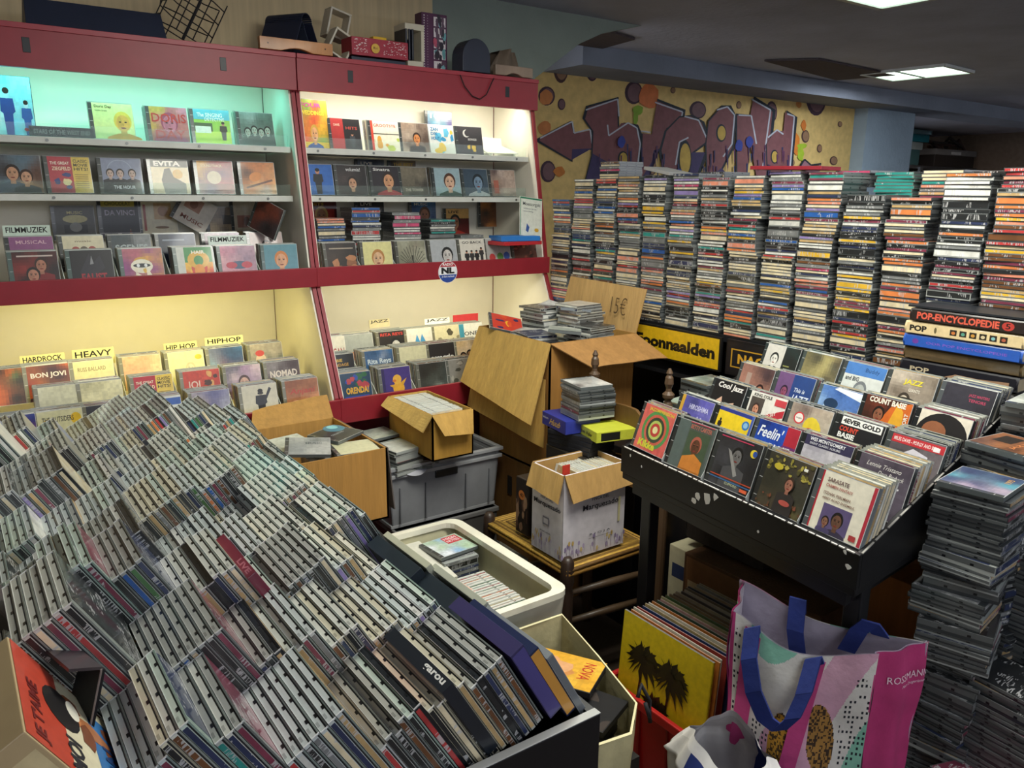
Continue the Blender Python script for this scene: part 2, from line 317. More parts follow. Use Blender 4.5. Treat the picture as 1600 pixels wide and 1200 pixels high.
for q in [(876, 105, 12, 25), (1051, 141, 4, 5), (1154, 164, 4, 6), (1312, 194, 3.5, 4.5), (1258, 213, 6, 10), (1280, 232, 4, 6.5), (1302, 251, 6, 7), (1238, 254, 3, 5), (1018, 262, 7, 12), (1064, 233, 5, 9)]: mring(*q, '#4a3230', '#8a6a50')
for q in [(852, 152, 10, 12, '#c07a44'), (1014, 150, 16, 20, '#c46e3c'), (989, 118, 7, 9, '#b06a4c'), (962, 112, 3, 6, '#a87848'), (1013, 116, 2, 4, '#a87848'), (850, 200, 10, 12, '#b87440'), (1255, 196, 4, 8, '#c8722c'), (1243, 225, 6, 18, '#cf7a28'), (1247, 163, 4, 6, '#b87838'), (873, 268, 9, 8, '#b8702c'), (996, 172, 8, 8, '#7a9a2c'), (992, 184, 4, 10, '#7a9a2c'), (1252, 228, 8, 4, '#9ab42c'), (1250, 240, 5, 12, '#9ab42c')]: mspot(*q)
OUT, FIL, LIT = '#18222e', '#74484c', '#b0b4c0'
def letter(pts, holes=(), hi=()):
    cx = sum(p[0] for p in pts)/len(pts); cy = sum(p[1] for p in pts)/len(pts)
    mp([(cx+(x-cx)*1.13+1, cy+(y-cy)*1.08+1) for x, y in pts], OUT); mp(pts, FIL)
    lo = [(x, y) for x, y in pts if y > cy+10]
    if len(lo) > 2: mp(lo, '#3a3058')
    for h in holes: mring(*h, OUT, '#b89a48')
    for h in hi: mline(h, LIT, 2.2)
def mline(pts, col, wd):
    for (x0, y0), (x1, y1) in zip(pts, pts[1:]):
        d = math.hypot(x1-x0, y1-y0) or 1; nx, ny = -(y1-y0)/d*wd/2, (x1-x0)/d*wd/2
        mp([(x0+nx, y0+ny), (x1+nx, y1+ny), (x1-nx, y1-ny), (x0-nx, y0-ny)], col)
letter([(843, 216), (842, 220), (892, 250), (893, 233), (924, 232), (921, 204), (895, 209), (890, 190)], hi=[[(843, 216), (893, 190), (896, 208), (921, 202), (925, 232)]])
letter([(918, 168), (913, 186), (926, 205), (925, 240), (915, 280), (995, 280), (998, 215), (990, 195), (970, 192), (964, 200), (963, 155)], [(972, 248, 8, 12)], [[(914, 172), (964, 155), (966, 182)], [(948, 195), (950, 212), (965, 202), (980, 192), (994, 200), (999, 225), (993, 275)]])
letter([(1025, 158), (1017, 210), (1003, 208), (1000, 280), (1012, 280), (1020, 235), (1030, 232), (1040, 200), (1062, 192), (1064, 174)], hi=[[(1022, 160), (1065, 175), (1062, 192)], [(1000, 205), (1015, 207)]])
letter([(1060, 184), (1040, 205), (1032, 235), (1040, 280), (1085, 280), (1100, 238), (1080, 238), (1104, 220), (1095, 192), (1078, 182)], [(1068, 248, 11, 30)], [[(1068, 182), (1090, 188), (1102, 215)], [(1054, 258), (1060, 222), (1074, 215)]])
letter([(1125, 168), (1106, 190), (1102, 225), (1104, 280), (1140, 280), (1126, 262), (1142, 230), (1146, 185), (1138, 168)], [(1125, 208, 8, 14)], [[(1118, 172), (1135, 167), (1146, 180), (1142, 225), (1128, 245)]])
letter([(1150, 180), (1150, 275), (1165, 278), (1170, 225), (1180, 275), (1195, 275), (1205, 175), (1175, 155), (1170, 182)], hi=[[(1152, 180), (1172, 181), (1180, 225)], [(1172, 155), (1202, 172), (1190, 260)]])
letter([(1225, 175), (1222, 205), (1208, 205), (1196, 225), (1198, 275), (1232, 272), (1240, 185)], [(1208, 245, 6, 11)], [[(1228, 178), (1239, 182), (1232, 268)], [(1198, 215), (1212, 203), (1222, 210)]])
g = random.Random(3)
for _ in range(46):
    x = g.uniform(930, 1230); y = g.uniform(225, 262); mp([(x, y), (x+2.2, y), (x+1.8, y+g.uniform(10, 26)), (x+.5, y+g.uniform(10, 26))][::-1], g.choice(['#2b2850', '#4a2d52', '#5a3050', '#25305a']))
for x, y in [(1152, 228), (1168, 222), (1058, 272), (968, 222)]: mspot(x, y, 6, 9, '#2c3a8c')
mp([(1246, 262), (1254, 250), (1262, 258), (1272, 261), (1280, 257), (1278, 268), (1262, 270)][::-1], '#8c6470'); mline([(1246, 262), (1254, 249), (1264, 258), (1280, 256)], OUT, 2.5)
mu.build('mural_painting', 'matte', wm)

# ceiling lamps
def ceiling_lamp(px4, label):
    q = [atz(x, y, 2.5) for x, y in px4]; c = sum(q, V())/4
    t = thing('ceiling_lamp', label, 'lamp', (c.x, c.y, 2.5)); ax = V((1, 0, 0)); a, d = (q[1]-q[0]).length/2, (q[2]-q[1]).length/2
    fr = MB(); 
    for s in (-1, 1): fr.box((-.36, s*.36-.015, -.02), (.36, s*.36+.015, 0), '#c8ccc8'); fr.box((s*.36-.015, -.36, -.02), (s*.36+.015, .36, 0), '#c8ccc8')
    fr.box((-.345, .05, -.018), (.345, .075, -.004), '#70766c'); fr.build('frame', 'satin', t)
    for y0, y1 in ((-.345, .05), (.075, .345)):
        dd = MB(); dd.box((-.345, y0, -.012), (.345, y1, -.003), '#d8f0dc'); dd.build('diffuser', 'lamp', t)
    return t
l1 = ceiling_lamp([(1345, 115), (1405, 123), (1523, 108), (1465, 100)], 'square ceiling lamp with pale green glow above the tall disc stacks'); l1.rotation_euler.z = R(4); l1.scale = (.66, .82, 1)
l2 = ceiling_lamp([(1355, -8), (1385, 3), (1425, -4), (1400, -14)], 'ceiling lamp just showing at the upper edge of the picture'); l2.location = (3.50, 2.02, 2.5)

# far shelving beyond the pillar
def far_shelf():
    t = thing('storage_shelf', 'grey steel shelving with slotted posts beyond the pillar', 'shelf', (11.0, 5.9, 0))
    for z in (.5, 1.2, 1.98): 
        s = MB(); s.box((-1.6, 0, z), (1.45, .5, z+.04), '#6a6e74'); s.build('shelf_board', 'metal', t)
    for x in (-.15, 1.4):
        p = MB(); p.box((x, -.03, 0), (x+.07, .0, 2.0), '#7c8288')
        for k in range(24): p.box((x+.025, -.032, .9+k*.045), (x+.045, -.0295, .925+k*.045), '#1c1e20')
        p.build('post', 'metal', t)
far_shelf()
for x, wd, h, z, c, n, lb in [(9.6, 1.5, .14, 2.32, '#0c6270', 'storage_box', 'flat teal box on the steel shelving beyond the pillar'), (9.9, 1.0, .28, 2.02, '#27464a', 'storage_box', 'dark green storage box under the flat teal box'), (11.3, 1.1, .22, 2.02, '#2a2624', 'storage_box', 'dark brown carton among clutter on the steel shelving'),
                              (9.9, .75, .3, 1.24, '#8a8878', 'storage_box', 'pale grey carton on the lower steel shelf'), (10.3, .7, .22, 1.60, '#5a4030', 'storage_box', 'brown carton stacked on the pale grey carton')]:
    b = MB(); b.box((0, 0, 0), (wd, .4, h), c); b.box((-.02, -.02, h*.7), (wd+.02, .42, h+.012), mix(c, '#ffffff', .12)); b.box((wd*.35, -.024, h*.75), (wd*.6, -.018, h*.93), mix(c, '#ffffff', .4)); tag(b.build(n, 'satin', loc=(x, 5.93, z+.004), bevel=.01), lb, 'box')
b = MB(); b.box((-.9, -.3, 0), (2.6, .35, 2.02), '#1c1a1c'); tag(b.build('storage_cupboard', 'matte', loc=(9.4, 6.9, 0), bevel=.01), 'dark cupboard behind the steel shelving', 'cupboard')
for i in range(4):
    b = MB(); g = random.Random(i)
    b.tube([(g.uniform(-.2, .2)+.12*k, g.uniform(-.03, .03), g.uniform(0, .16)) for k in range(7)], .02, ['#1a1614', '#3a2620', '#241c1c', '#57381f'][i], 6)
    tag(b.build('cable_bundle', 'matte', loc=(11.2+i*.25, 5.94+.13*i, 2.26)), 'tangled dark cables heaped on the shelving beyond the pillar', 'cable', 'cables on the far shelving')

# ================================================================== the two red cabinets
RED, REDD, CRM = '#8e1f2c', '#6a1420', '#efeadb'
CAB = [(.018, 1.183), (1.187, 2.322)]
def profile(s): # front outline of a side panel, (y, z); s moves it back
    return [(3.10+s, 2.10), (3.10+s, 1.97), (2.98+s, 1.315), (2.98+s, 1.24), (2.80+s, .83), (2.80+s, .70), (2.86+s, 0)]
def cabinet(x0, x1, label, tube_label):
    t = thing('display_cabinet', label, 'cabinet', (x0, 3.1, 0)); O = V((x0, 3.1, 0)); W = x1-x0
    def P(x, y, z): return (x, y-3.1, z)
    for s in (0, 1):
        xa, xb = (0, .014) if s == 0 else (W-.014, W); m = MB(); pr = profile(0)+[(3.43, 0), (3.43, 2.10)]
        m.slab([P(xa, y, z) for y, z in pr], .014, RED) if False else m.slab([P(xb, y, z) for y, z in pr][::-1], .014, RED) if False else None
        k = len(pr); vs = [P(xa, y, z) for y, z in pr]+[P(xb, y, z) for y, z in pr]
        m.geo(vs, [tuple(range(k)), tuple(range(2*k-1, k-1, -1))]+[(i, k+i, k+(i+1) % k, (i+1) % k) for i in range(k)], RED); m.build('side_panel', 'satin', t)
        xa, xb = (.0145, .021) if s == 0 else (W-.021, W-.0145); m = MB(); pr = profile(.012)[:-2]+[(2.812, .76), (3.3, .76)]+[(3.40, .76), (3.40, 2.07)]; k = len(pr); vs = [P(xa, y, z) for y, z in pr]+[P(xb, y, z) for y, z in pr]
        m.geo(vs, [tuple(range(k)), tuple(range(2*k-1, k-1, -1))]+[(i, k+i, k+(i+1) % k, (i+1) % k) for i in range(k)], CRM); m.build('side_lining', 'enamel', t)
    m = MB(); m.box(P(.022, 3.405, .1), P(W-.022, 3.42, 2.06), CRM); m.build('back_panel', 'enamel', t)
    m = MB(); m.box(P(0, 3.075, 1.97), P(W, 3.097, 2.10), RED); m.box(P(0, 3.07, 2.085), P(W, 3.0755, 2.102), '#9c2a38')
    for fx in ((.24, .76) if x0 < .5 else (.18, .84)): m.box(P(W*fx, 3.0735, 2.015), P(W*fx+.022, 3.0755, 2.06), '#14161c')
    m.build('fascia', 'satin', t, bevel=.002)
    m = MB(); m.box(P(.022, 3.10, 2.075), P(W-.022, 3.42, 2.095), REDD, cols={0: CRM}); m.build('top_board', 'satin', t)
    for z in (1.765, 1.582):
        m = MB(); m.box(P(.024, 3.118, z-.016), P(W-.026, 3.40, z-.004), '#b8bab4'); m.box(P(.024, 3.105, z-.022), P(W-.026, 3.118, z), '#cdcfc8')
        sh = m.build('shelf', 'satin', t, bevel=.0015)
        for k in range(5): m = MB(); m.tube([P(.08+k*.24, 3.1045, z-.011), P(.08+k*.24, 3.102, z-.011)], .005, '#7a7c78', 8); m.build('bolt', 'metal', sh)
        m = MB(); m.box(P(.03, 3.1185, z), P(W-.03, 3.1205, z+.042), '#f4fffc'); m.build('acrylic_lip', 'clear', sh)
    # ledge with its red front, and the tray below
    m = MB(); m.box(P(.022, 2.985, 1.25), P(W-.022, 3.40, 1.275), CRM); m.build('ledge_board', 'satin', t)
    m = MB(); m.box(P(-.002, 2.965, 1.24), P(W+.002, 2.979, 1.314), RED); m.build('ledge_front', 'satin', t, bevel=.002)
    m = MB(); m.box(P(.022, 2.81, .765), P(W-.022, 3.40, .775), CRM); m.build('tray_board', 'satin', t)
    m = MB(); m.box(P(-.002, 2.785, .73), P(W+.002, 2.799, .826), RED, cols={4: CRM}); m.build('tray_front', 'satin', t, bevel=.002)
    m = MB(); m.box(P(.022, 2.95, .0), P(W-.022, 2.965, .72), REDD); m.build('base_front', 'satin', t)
    for z, y in ((2.035, 3.16), (1.243, 3.02)):
        m = MB(); m.tube([P(.12, y, z), P(W-.12, y, z)], .012 if z > 2 else .0055, '#f4f6ee', 10); tb = m.build('tube_lamp', 'tube', t)
        m = MB(); m.box(P(.09, y-.02, z+(.012 if z > 2 else .0058)), P(W-.09, y+.02, z+.03 if z > 2 else z+.0066), '#e8e8e0'); m.build('lamp_batten', 'satin', tb)
    return t
CABS = [cabinet(*CAB[0], 'red cabinet with mint-lit upper shelves holding soundtrack discs', '')]
CABS.append(cabinet(*CAB[1], 'red cabinet with warm white light and a round radio sticker on its ledge', ''))
# radio sticker
st = Art('#8e1f2c'); st.L = []
st.ell(.5, .5, .5, .5, '#e9ecf0', 28); st.poly([(.5+.5*cos(t), .5+.5*sin(t)) for t in [pi*1.08+k*pi*.84/12 for k in range(13)]], '#2a4a9c'); st.poly([(.5+.5*cos(t), .5+.5*sin(t)) for t in [pi*.16+k*pi*.68/10 for k in range(11)]], '#b03040')
st.txt('RADIO', .22, .80, .56, .12, '#f0f0f0', bold=.03); st.txt('NL', .14, .42, .72, .3, '#16181e', bold=.06); st.txt('je kan rechtuit', .16, .22, .68, .12, '#e8ecf4', shear=.2)
b = MB(); b.tube([(.045, .0008, .045), (.045, -.0004, .045)], .047, '#e9ecf0', 28); st.build(b, (0, -.0006, 0), (.09, 0, 0), (0, 0, .09))
p = aty(700, 437, 2.963); tag(b.build('round_sticker', 'print', loc=(p.x-.045, 2.9638, 1.225)), 'round white, red and blue radio sticker on the warm-lit ledge', 'sticker')

# ------------------------------------------------------------------ covers, as short recipes
def T(a, *lines):
    for t, x, y, wd, h, c in lines: a.txt(t, x, y, wd, h, c)
    return a
def a_elvis(): return Art('#6fd6ee').photo(6, ['#58c8ea', '#a8ecf4', '#e4fafc'], 4).body(.45, .0, .8, '#1c4a9c', '#a8d8f0').body(.85, .0, .6, '#2860b0', '#c0e4f4').txt('PS', .02, .72, .25, .2, '#143c8c').ell(.8, .1, .05, .03, '#d03040')
def a_doris1(): return T(Art('#e2e79a').face(.72, .45, .26, '#e8b050', '#e8c850', '#e09a40'), ('Doris Day', .06, .84, .42, .1, '#3c4a30'), ('Golden Greats', .06, .77, .3, .04, '#5c6a40'))
def a_doris2(): return T(Art('#c8a63c').photo(6, ['#b4506a', '#d0788c', '#c8a040'], 9).face(.5, .5, .27, '#c87088', '#a04460', '#b05070'), ('DORIS', .04, .55, .92, .26, '#c43430'), ('DAY', .1, .08, .8, .24, '#c43430'))
def a_green(): return T(Art('#9ac84c').rect(0, .0, 1, .35, '#c8dc3c').rect(.0, .35, .5, .6, '#3c5a30').rect(.02, .3, .45, .5, '#e8ece0').body(.8, .1, .55, '#20281c').rect(.0, .7, 1, 1, '#58b4c8'), ('The SINGING', .1, .78, .7, .12, '#f0f0e8'), ('DETECTIVE', .3, .66, .55, .1, '#f0f0e8'))
def a_group(c='#2c3c38', n=4, t='', sk='#9a9a8c', seed=1, tc='#d8d8cc'):
    a = Art(c).photo(6, [c, mix(c, '#ffffff', .2), mix(c, '#000000', .5)], seed)
    for i in range(n): a.face(.5+(i-(n-1)/2)*.8/n, .38+.06*(i % 2), .5/n, sk, '#141210', mix(c, '#000000', .5))
    if t: a.txt(t, .1, .8, .8, .12, tc)
    return a
def a_two(t1='', t2='', l='#b03040', r='#d8bc50'):
    a = Art(l).rect(.56, 0, 1, 1, r).blot(4, ['#283878', '#e8d8a0'], 3, (.05, .12), (.1, .1, .45, .5)); a.txt('THE GREAT', .05, .78, .45, .08, '#f0ead8'); a.txt('ZIEGFELD', .08, .62, .44, .1, '#f0e0c0')
    for i, t in enumerate(['CLASSIC', 'MOVIE', 'HITS!']): a.txt(t, .6, .84-.11*i, .34, .09, '#20180c')
    for i in range(7): a.rect(.6, .5-.06*i, .92, .515-.06*i, '#705820')
    return a
def a_hour(): 
    a = Art('#8c94ac').ell(.45, .6, .33, .36, '#a8b0c4', 24).ell(.45, .6, .31, .34, '#8a93ac', 24)
    for x in (.2, .45, .75): a.face(x, .55, .12, '#c8b0a4', '#20181a', '#141824')
    return a.txt('THE HOUR', .25, .12, .55, .1, '#e8ecf4')
def a_evita(): return Art('#e6d6b0').poly([(.3, 0), (.25, .4), (.35, .72), (.5, .76), (.58, .5), (.9, .3), (.9, 0)], '#2c241c').ell(.7, .58, .14, .14, '#d8ac50').rect(0, .8, .06, 1, '#d8ccb0').rect(.0, .78, 1, 1, '#3a3630').txt('EVITA', .08, .81, .72, .15, '#f0ece0', bold=.04)
def a_kiss(c1='#241214'): return Art(c1).photo(6, ['#3a1a18', '#8a2c28', '#1c1214'], 3).face(.62, .62, .17, '#b07860', '#30180c', '#7a1c20').face(.42, .36, .18, '#b88068', '#1c1210', '#241418').rect(.1, .86, .9, .9, '#c8b8b0')
def a_faust(): return Art('#14121a').poly([(.2, .4), (.45, .9), (.5, .6), (.7, .85), (.8, .5), (.6, .35), (.75, .1), (.3, .1)], '#262430').poly([(.45, .6), (.5, .85), (.54, .62)], '#8a8c90').txt('FAUST', .22, .12, .6, .24, '#a02430', bold=.03)
def a_tommy(): return Art('#d89c38').photo(7, ['#8a3c7c', '#b45a70', '#e0a838'], 5).ell(.45, .62, .2, .14, '#d0a040').ell(.45, .5, .28, .2, '#e8e4d0').ell(.45, .52, .22, .06, '#20242c').ell(.36, .52, .04, .05, '#e8ecec').ell(.55, .52, .04, .05, '#e8ecec').blot(8, ['#e8e0c8', '#3c3020', '#d8b048'], 8, (.04, .1), (.15, .1, .8, .4)).rect(.2, .1, .7, .2, '#282030')
def a_hair(): return Art('#c8ccc4').rect(.2, 0, .95, 1, '#3a8c4c').photo(5, ['#d84830', '#d8a030', '#e8c040'], 6, (.2, 0, .95, .55)).ell(.57, .38, .22, .3, '#cc3a28').ell(.57, .62, .3, .26, '#d8a838').ell(.57, .6, .13, .15, '#3a8c4c').ell(.57, .3, .14, .2, '#e09030').txt('HAIR', .4, .8, .36, .1, '#f0ecd8', bold=.03)
def a_lips(): return Art('#c890a0').photo(6, ['#c07890', '#d8a8b0', '#8c7890'], 12).ell(.5, .42, .32, .12, '#3c5a78').ell(.28, .42, .16, .1, '#b83c50').ell(.72, .42, .16, .1, '#b83c50').ell(.12, .15, .08, .06, '#e0e8f0')
def a_blond(c='#5a8c9a', t='B B'): return Art(c).face(.5, .5, .24, '#d8a078', '#c87c3c', '#7a4030').txt(t, .3, .08, .4, .16, '#e8e4dc')
def a_bw(t='', c='#2a2a2c', tc='#d0483c', sk='#c4c2bc'): 
    a = Art(c).face(.62, .42, .26, sk, '#161616', '#4a4a4c')
    if t: a.txt(t, .06, .83, min(.86, .1*len(t)), .11, tc, bold=.03)
    return a
def a_bon(): 
    a = Art('#b45a2c').photo(6, ['#c8662c', '#8a3020', '#302028', '#d88a3c'], 2); a.txt('BON JOVI', .08, .62, .84, .18, '#e4dcd8', bold=.03)
    for i in range(4): a.face(.16+.22*i, .24, .1, '#c88a50', '#281810', '#3a2030')
    return a
def a_yel(): return Art('#d8d4a8').ell(.25, .5, .22, .3, '#e0b820').ell(.85, .75, .12, .15, '#e0b820').txt('THE OUTSIDERS', .1, .7, .7, .14, '#34302c').txt('best of', .35, .3, .3, .1, '#6a6450')
def a_joi(): return Art('#c0402c').photo(5, ['#c0402c', '#b83a28', '#c84c34'], 2).blot(10, ['#2c2020', '#d8a060', '#48281c'], 4, (.04, .12), (.55, .3, .95, .9)).txt('JOI', .1, .4, .34, .3, '#e0c8bc')
def a_rock(): return Art('#cdc8b4').body(.52, .02, .85, '#24262c', '#8a8074').poly([(.6, .4), (.85, .85), (.78, .9), (.56, .44)], '#2a2c34').rect(.44, .72, .6, .77, '#141418')
def a_anj(): return Art('#7a4628').photo(6, ['#8a5030', '#c88858', '#4a2818'], 8).ell(.3, .28, .2, .1, '#e0b088').ell(.32, .28, .08, .08, '#20140c').ell(.8, .3, .14, .08, '#d8a880').ell(.8, .3, .06, .06, '#20140c').txt('Anjani', .1, .52, .76, .22, '#b43c30', shear=.2)
def a_xyz(t, c, tc, seed=3): return Art(c).photo(5, [c, mix(c, '#000000', .4), mix(c, '#ffffff', .25)], seed).txt(t, .08, .5, .84, .22, tc, bold=.03)
def a_man(c='#7aa0b0', sk='#c89878', hair='#3a2418', top='#2c4038', t='', tc='#f0f0e8'):
    a = Art(c).face(.58, .48, .27, sk, hair, top)
    if t: a.txt(t, .06, .84, .6, .1, tc)
    return a
def a_duck(): return Art('#3c2c78').rect(0, 0, .1, 1, '#2a2058').ell(.55, .3, .2, .22, '#d8a02c').ell(.52, .6, .15, .16, '#dca838').poly([(.66, .5), (.86, .62), (.7, .36)], '#d09a28').ell(.42, .56, .07, .04, '#c87020').poly([(.38, .32), (.24, .42), (.38, .44)], '#d09a28').rect(.3, .12, .75, .2, '#241c58')
def a_tree(): 
    a = Art('#8c8c78').photo(5, ['#7c7c68', '#9c9c88', '#888070'], 2)
    for k in range(12): a.line(.5, .1, .5+.45*cos(pi*k/11), .4+.45*sin(pi*k/11), .02, '#3c3c34')
    return a.line(.5, .0, .5, .5, .05, '#34342c')
def a_dots(): return Art('#a8a8a4').rect(.1, .75, .6, .8, '#707070').ell(.22, .3, .13, .15, '#b83c3c').ell(.55, .33, .13, .15, '#5c9048').ell(.83, .35, .13, .15, '#3858a8')
def a_palm(): return Art('#3888b8').rect(0, .0, 1, 1, '#d8dcd8').blot(9, ['#3a90c0', '#60b0d0', '#d8b84c'], 14, (.06, .18), (.3, .0, 1, .8)).txt('ZAN', .08, .78, .3, .12, '#2878a8', bold=.03).txt('DIK', .08, .62, .28, .12, '#2878a8', bold=.03).txt('HOUT', .08, .46, .34, .12, '#2878a8', bold=.03)
shelf_lists = []
def row(cab, place, items, Y, z, lean, body='#5c6262'):
    xs = [aty((i[0]+i[1])/2, 300, Y).x for i in items]; rr = 'row' in place
    cx = [aty((i[0]+i[1])/2, (i[4] if len(i) > 4 else {}).get('py', 300), Y).x for i in items]
    for p_, q_ in zip(cx, cx[1:]):
        if rr and q_-p_ > .150:
            m = MB(); x = (p_+q_)/2-.001-CABS[cab].location.x; y0 = Y-3.1-.01; m.hexa([(x, y0, z), (x+.002, y0, z), (x+.002, y0+.1, z), (x, y0+.1, z), (x, y0, z+.02), (x+.002, y0, z+.02), (x+.002, y0+.1, z+.1), (x, y0+.1, z+.1)], '#dfe6dc'); m.build('divider', 'satin', CABS[cab])
    for it in items:
        px0, px1, desc, art = it[:4]; k = it[4] if len(it) > 4 else {}
        p = aty((px0+px1)/2, k.get('py', 300), Y)
        Mk = MXf((p.x, Y, z+k.get('dz', 0)), k.get('lean', lean)+rs.uniform(-1, 1), k.get('yaw', rs.uniform(-1.5, 1.5) if rr else rs.uniform(-3, 3)))
        disc(f'{desc} disc {place}', art, Mk, body=k.get('body', body), name=k.get('name', 'compact_disc'))
        n = k.get('n', 0)
        if n: filed(n, Mk, f'case filed behind the {desc} disc {place}', f'discs behind the {desc} one {place}')
# upper shelf, first cabinet
S1, S2, LG = 'on the top mint-lit shelf', 'on the second mint-lit shelf', 'on the mint-lit ledge'
bookish('disc_box', 'tall boxed set with blue singer in uniform on the mint-lit shelf', 'box', a_elvis(), MXf((aty(20, 200, 3.17).x, 3.17, 1.766), 8), .135, .19, .014, '#20303c')
b = MB(); b.box((-.095, 0, 0), (.095, .012, .034), '#26282c'); n_ = Art('#26282c').txt('STARS OF THE WEST END', .06, .3, .88, .42, '#8a9090'); n_.build(b, (-.095, -.0004, 0), (.19, 0, 0), (0, 0, .034))
tag(b.build('name_strip', 'satin', loc=(aty(97, 203, 3.15).x, 3.15, 1.766)), 'black name strip with grey capitals standing on the mint-lit shelf', 'sign')
row(0, S1, [(140, 215, 'pale yellow blonde singer', a_doris1(), dict(py=200, n=1)), (232, 297, 'red and gold big-lettered portrait', a_doris2(), dict(py=200, n=3)), (299, 363, 'bright green garden', a_green(), dict(py=200, n=1)), (373, 430, 'grey-green band', a_group('#5a7068', 4, '', '#a8b4a8', 5), dict(py=200, n=3))], 3.165, 1.766, 12)
row(0, S2, [(0, 62, 'dark embracing couple', Art('#4a3028').photo(6, ['#5a3828', '#c8a070', '#2c2020', '#607888'], 3).face(.35, .5, .2, '#c89878', '#2a1c14', '#4a5868').face(.65, .4, .18, '#d0a080', '#3a2418', '#30383c'), dict(n=2)), (73, 150, 'red and yellow CLASSIC MOVIE HITS', a_two(), dict(n=1)), (157, 227, 'blue-grey trio', a_hour(), dict(n=2)), (238, 297, 'cream cloaked silhouette', a_evita(), dict(n=3)),
            (306, 370, 'purple crowd scene', Art('#3c2048').photo(6, ['#5a2c60', '#a04048', '#d8a850', '#281830'], 7).ell(.45, .5, .2, .2, '#c8bca0').txt('SOUNDTRACK', .1, .82, .6, .08, '#d8c8a0'), dict(n=3)), (376, 434, 'orange and brown swirl', Art('#8a5030').photo(7, ['#c8783c', '#e0a060', '#5a3428', '#c8b0a0'], 9).ell(.4, .55, .2, .14, '#d88840', 14, .4).line(.1, .2, .9, .45, .06, '#6a4030'), dict(n=1))], 3.165, 1.583, 12)
# discs standing against the back panel above the ledge
def back(cab, place, items, Y=3.375):
    for px0, px1, py0, desc, art in items:
        p = aty((px0+px1)/2, py0, Y); disc(f'disc with {desc} cover {place}', art, MXf((p.x, Y, min(p.z-.124, 1.438 if p.z < 1.63 else 1.615)), 3), body='#4a5050')
BK = 'on the mint-lit back panel'
back(0, BK, [(77, 148, 322, 'dark sepia car', Art('#50504c').ell(.5, .62, .32, .12, '#c8c088').rect(.2, .2, .8, .45, '#2c2c2c').ell(.5, .38, .16, .14, '#8a8a84').txt('MUSIC', .3, .76, .4, .09, '#d8d090')), (152, 215, 320, 'purple couple', Art('#3c3448').face(.45, .3, .18, '#c0b8c0', '#d0ccd0', '#c8c4cc').face(.75, .25, .12, '#b88870', '#281c20', '#302838').txt('DA VINCI', .1, .68, .8, .16, '#b8b0c4')),
             (218, 272, 315, 'cream and tan portrait', Art('#d8d0b4').rect(.35, .45, .85, .95, '#c8a474').ell(.6, .7, .14, .16, '#a87850').rect(.05, .1, .12, .9, '#a04438').ell(.55, .2, .2, .04, '#806040')), (323, 376, 324, 'sepia film set', Art('#a8906c').photo(6, ['#c8b088', '#504438', '#8a7458'], 6).rect(.4, .45, .75, .75, '#383028')), (380, 428, 324, 'mauve LOVE SONGS', Art('#3c3c48').rect(0, .5, 1, 1, '#a89ca8').txt('SONGS', .3, .75, .5, .1, '#5c4c58').txt('LOVE', .35, .6, .4, .1, '#5c4c58')),
             (360, 412, 306, 'ivory memory', Art('#c8bca8').rect(.1, .1, .8, .5, '#a8786c').ell(.4, .3, .1, .16, '#6a4840')), (150, 216, 308, 'black and yellow banner', Art('#282c34').rect(0, .78, .9, .98, '#b8a83c').txt('CHOCOLAT', .1, .82, .7, .12, '#4a481c'))], )
# the last two stand one layer further back
p = aty(297, 300, 3.30); disc('cream disc hanging aslant under the second mint-lit shelf', Art('#d4ccc0').rect(.1, .5, .6, .9, '#b08470').ell(.35, .7, .12, .14, '#8a5c48').txt('MUSIC', .15, .15, .7, .14, '#8a5040'), MX.Translation((p.x, 3.33, 1.49)) @ MX.Rotation(R(32), 4, 'Y') @ MX.Translation((0, 0, -.03)))
for i, (px, c) in enumerate([(432, '#3a3438'), (447, '#20282c')]):
    p = aty(px, 360, 3.18); disc(f"disc with {'reddish' if i == 0 else 'black'} cover tilted against the cabinet's inner side", Art(c).photo(5, [c, '#7a3c2c' if i == 0 else '#28343a', '#18181c'], i), MX.Translation((p.x-.075-.02*i, 3.15+.06*i, 1.44)) @ MX.Rotation(R(-62), 4, 'Z') @ MX.Rotation(R(22), 4, 'Y') @ MX.Rotation(R(-8), 4, 'X'))
row(0, LG+', rear row', [(14, 80, 'mauve musical', Art('#6a4868').rect(0, .55, 1, 1, '#8a5080').face(.4, .25, .15, '#c89078', '#2c1c18', '#503050').face(.75, .25, .15, '#c89078', '#2c1c18', '#503050').txt('MUSICAL', .15, .8, .7, .1, '#d8b0c0'), dict(py=380, n=3)), (98, 160, 'cream with three medallions', Art('#d4ccac').ell(.3, .6, .1, .1, '#a03830').ell(.5, .6, .1, .1, '#5a4a38').ell(.7, .6, .1, .1, '#a03830').txt('music', .3, .82, .4, .05, '#706040'), dict(py=380, n=3)), (172, 236, 'dark teal', a_xyz('SCENES', '#2a3c44', '#a8b4b4', 3), dict(py=380, n=3)), (246, 308, 'navy film', Art('#28344c').photo(5, ['#28344c', '#384868', '#1c2434'], 6).rect(.1, .8, .7, .84, '#8c98a8').ell(.55, .5, .08, .1, '#a8a088'), dict(py=380, n=3)), (318, 378, 'pale lilac', Art('#b0a4b4').photo(5, ['#b8a8b8', '#d8c8cc', '#988c9c'], 2), dict(py=380, n=3)), (392, 442, 'rosy cabaret', Art('#c8b4b0').face(.5, .5, .2, '#d8a890', '#30201c', '#b05058'), dict(py=380, n=3))], 3.15, 1.318, 14)
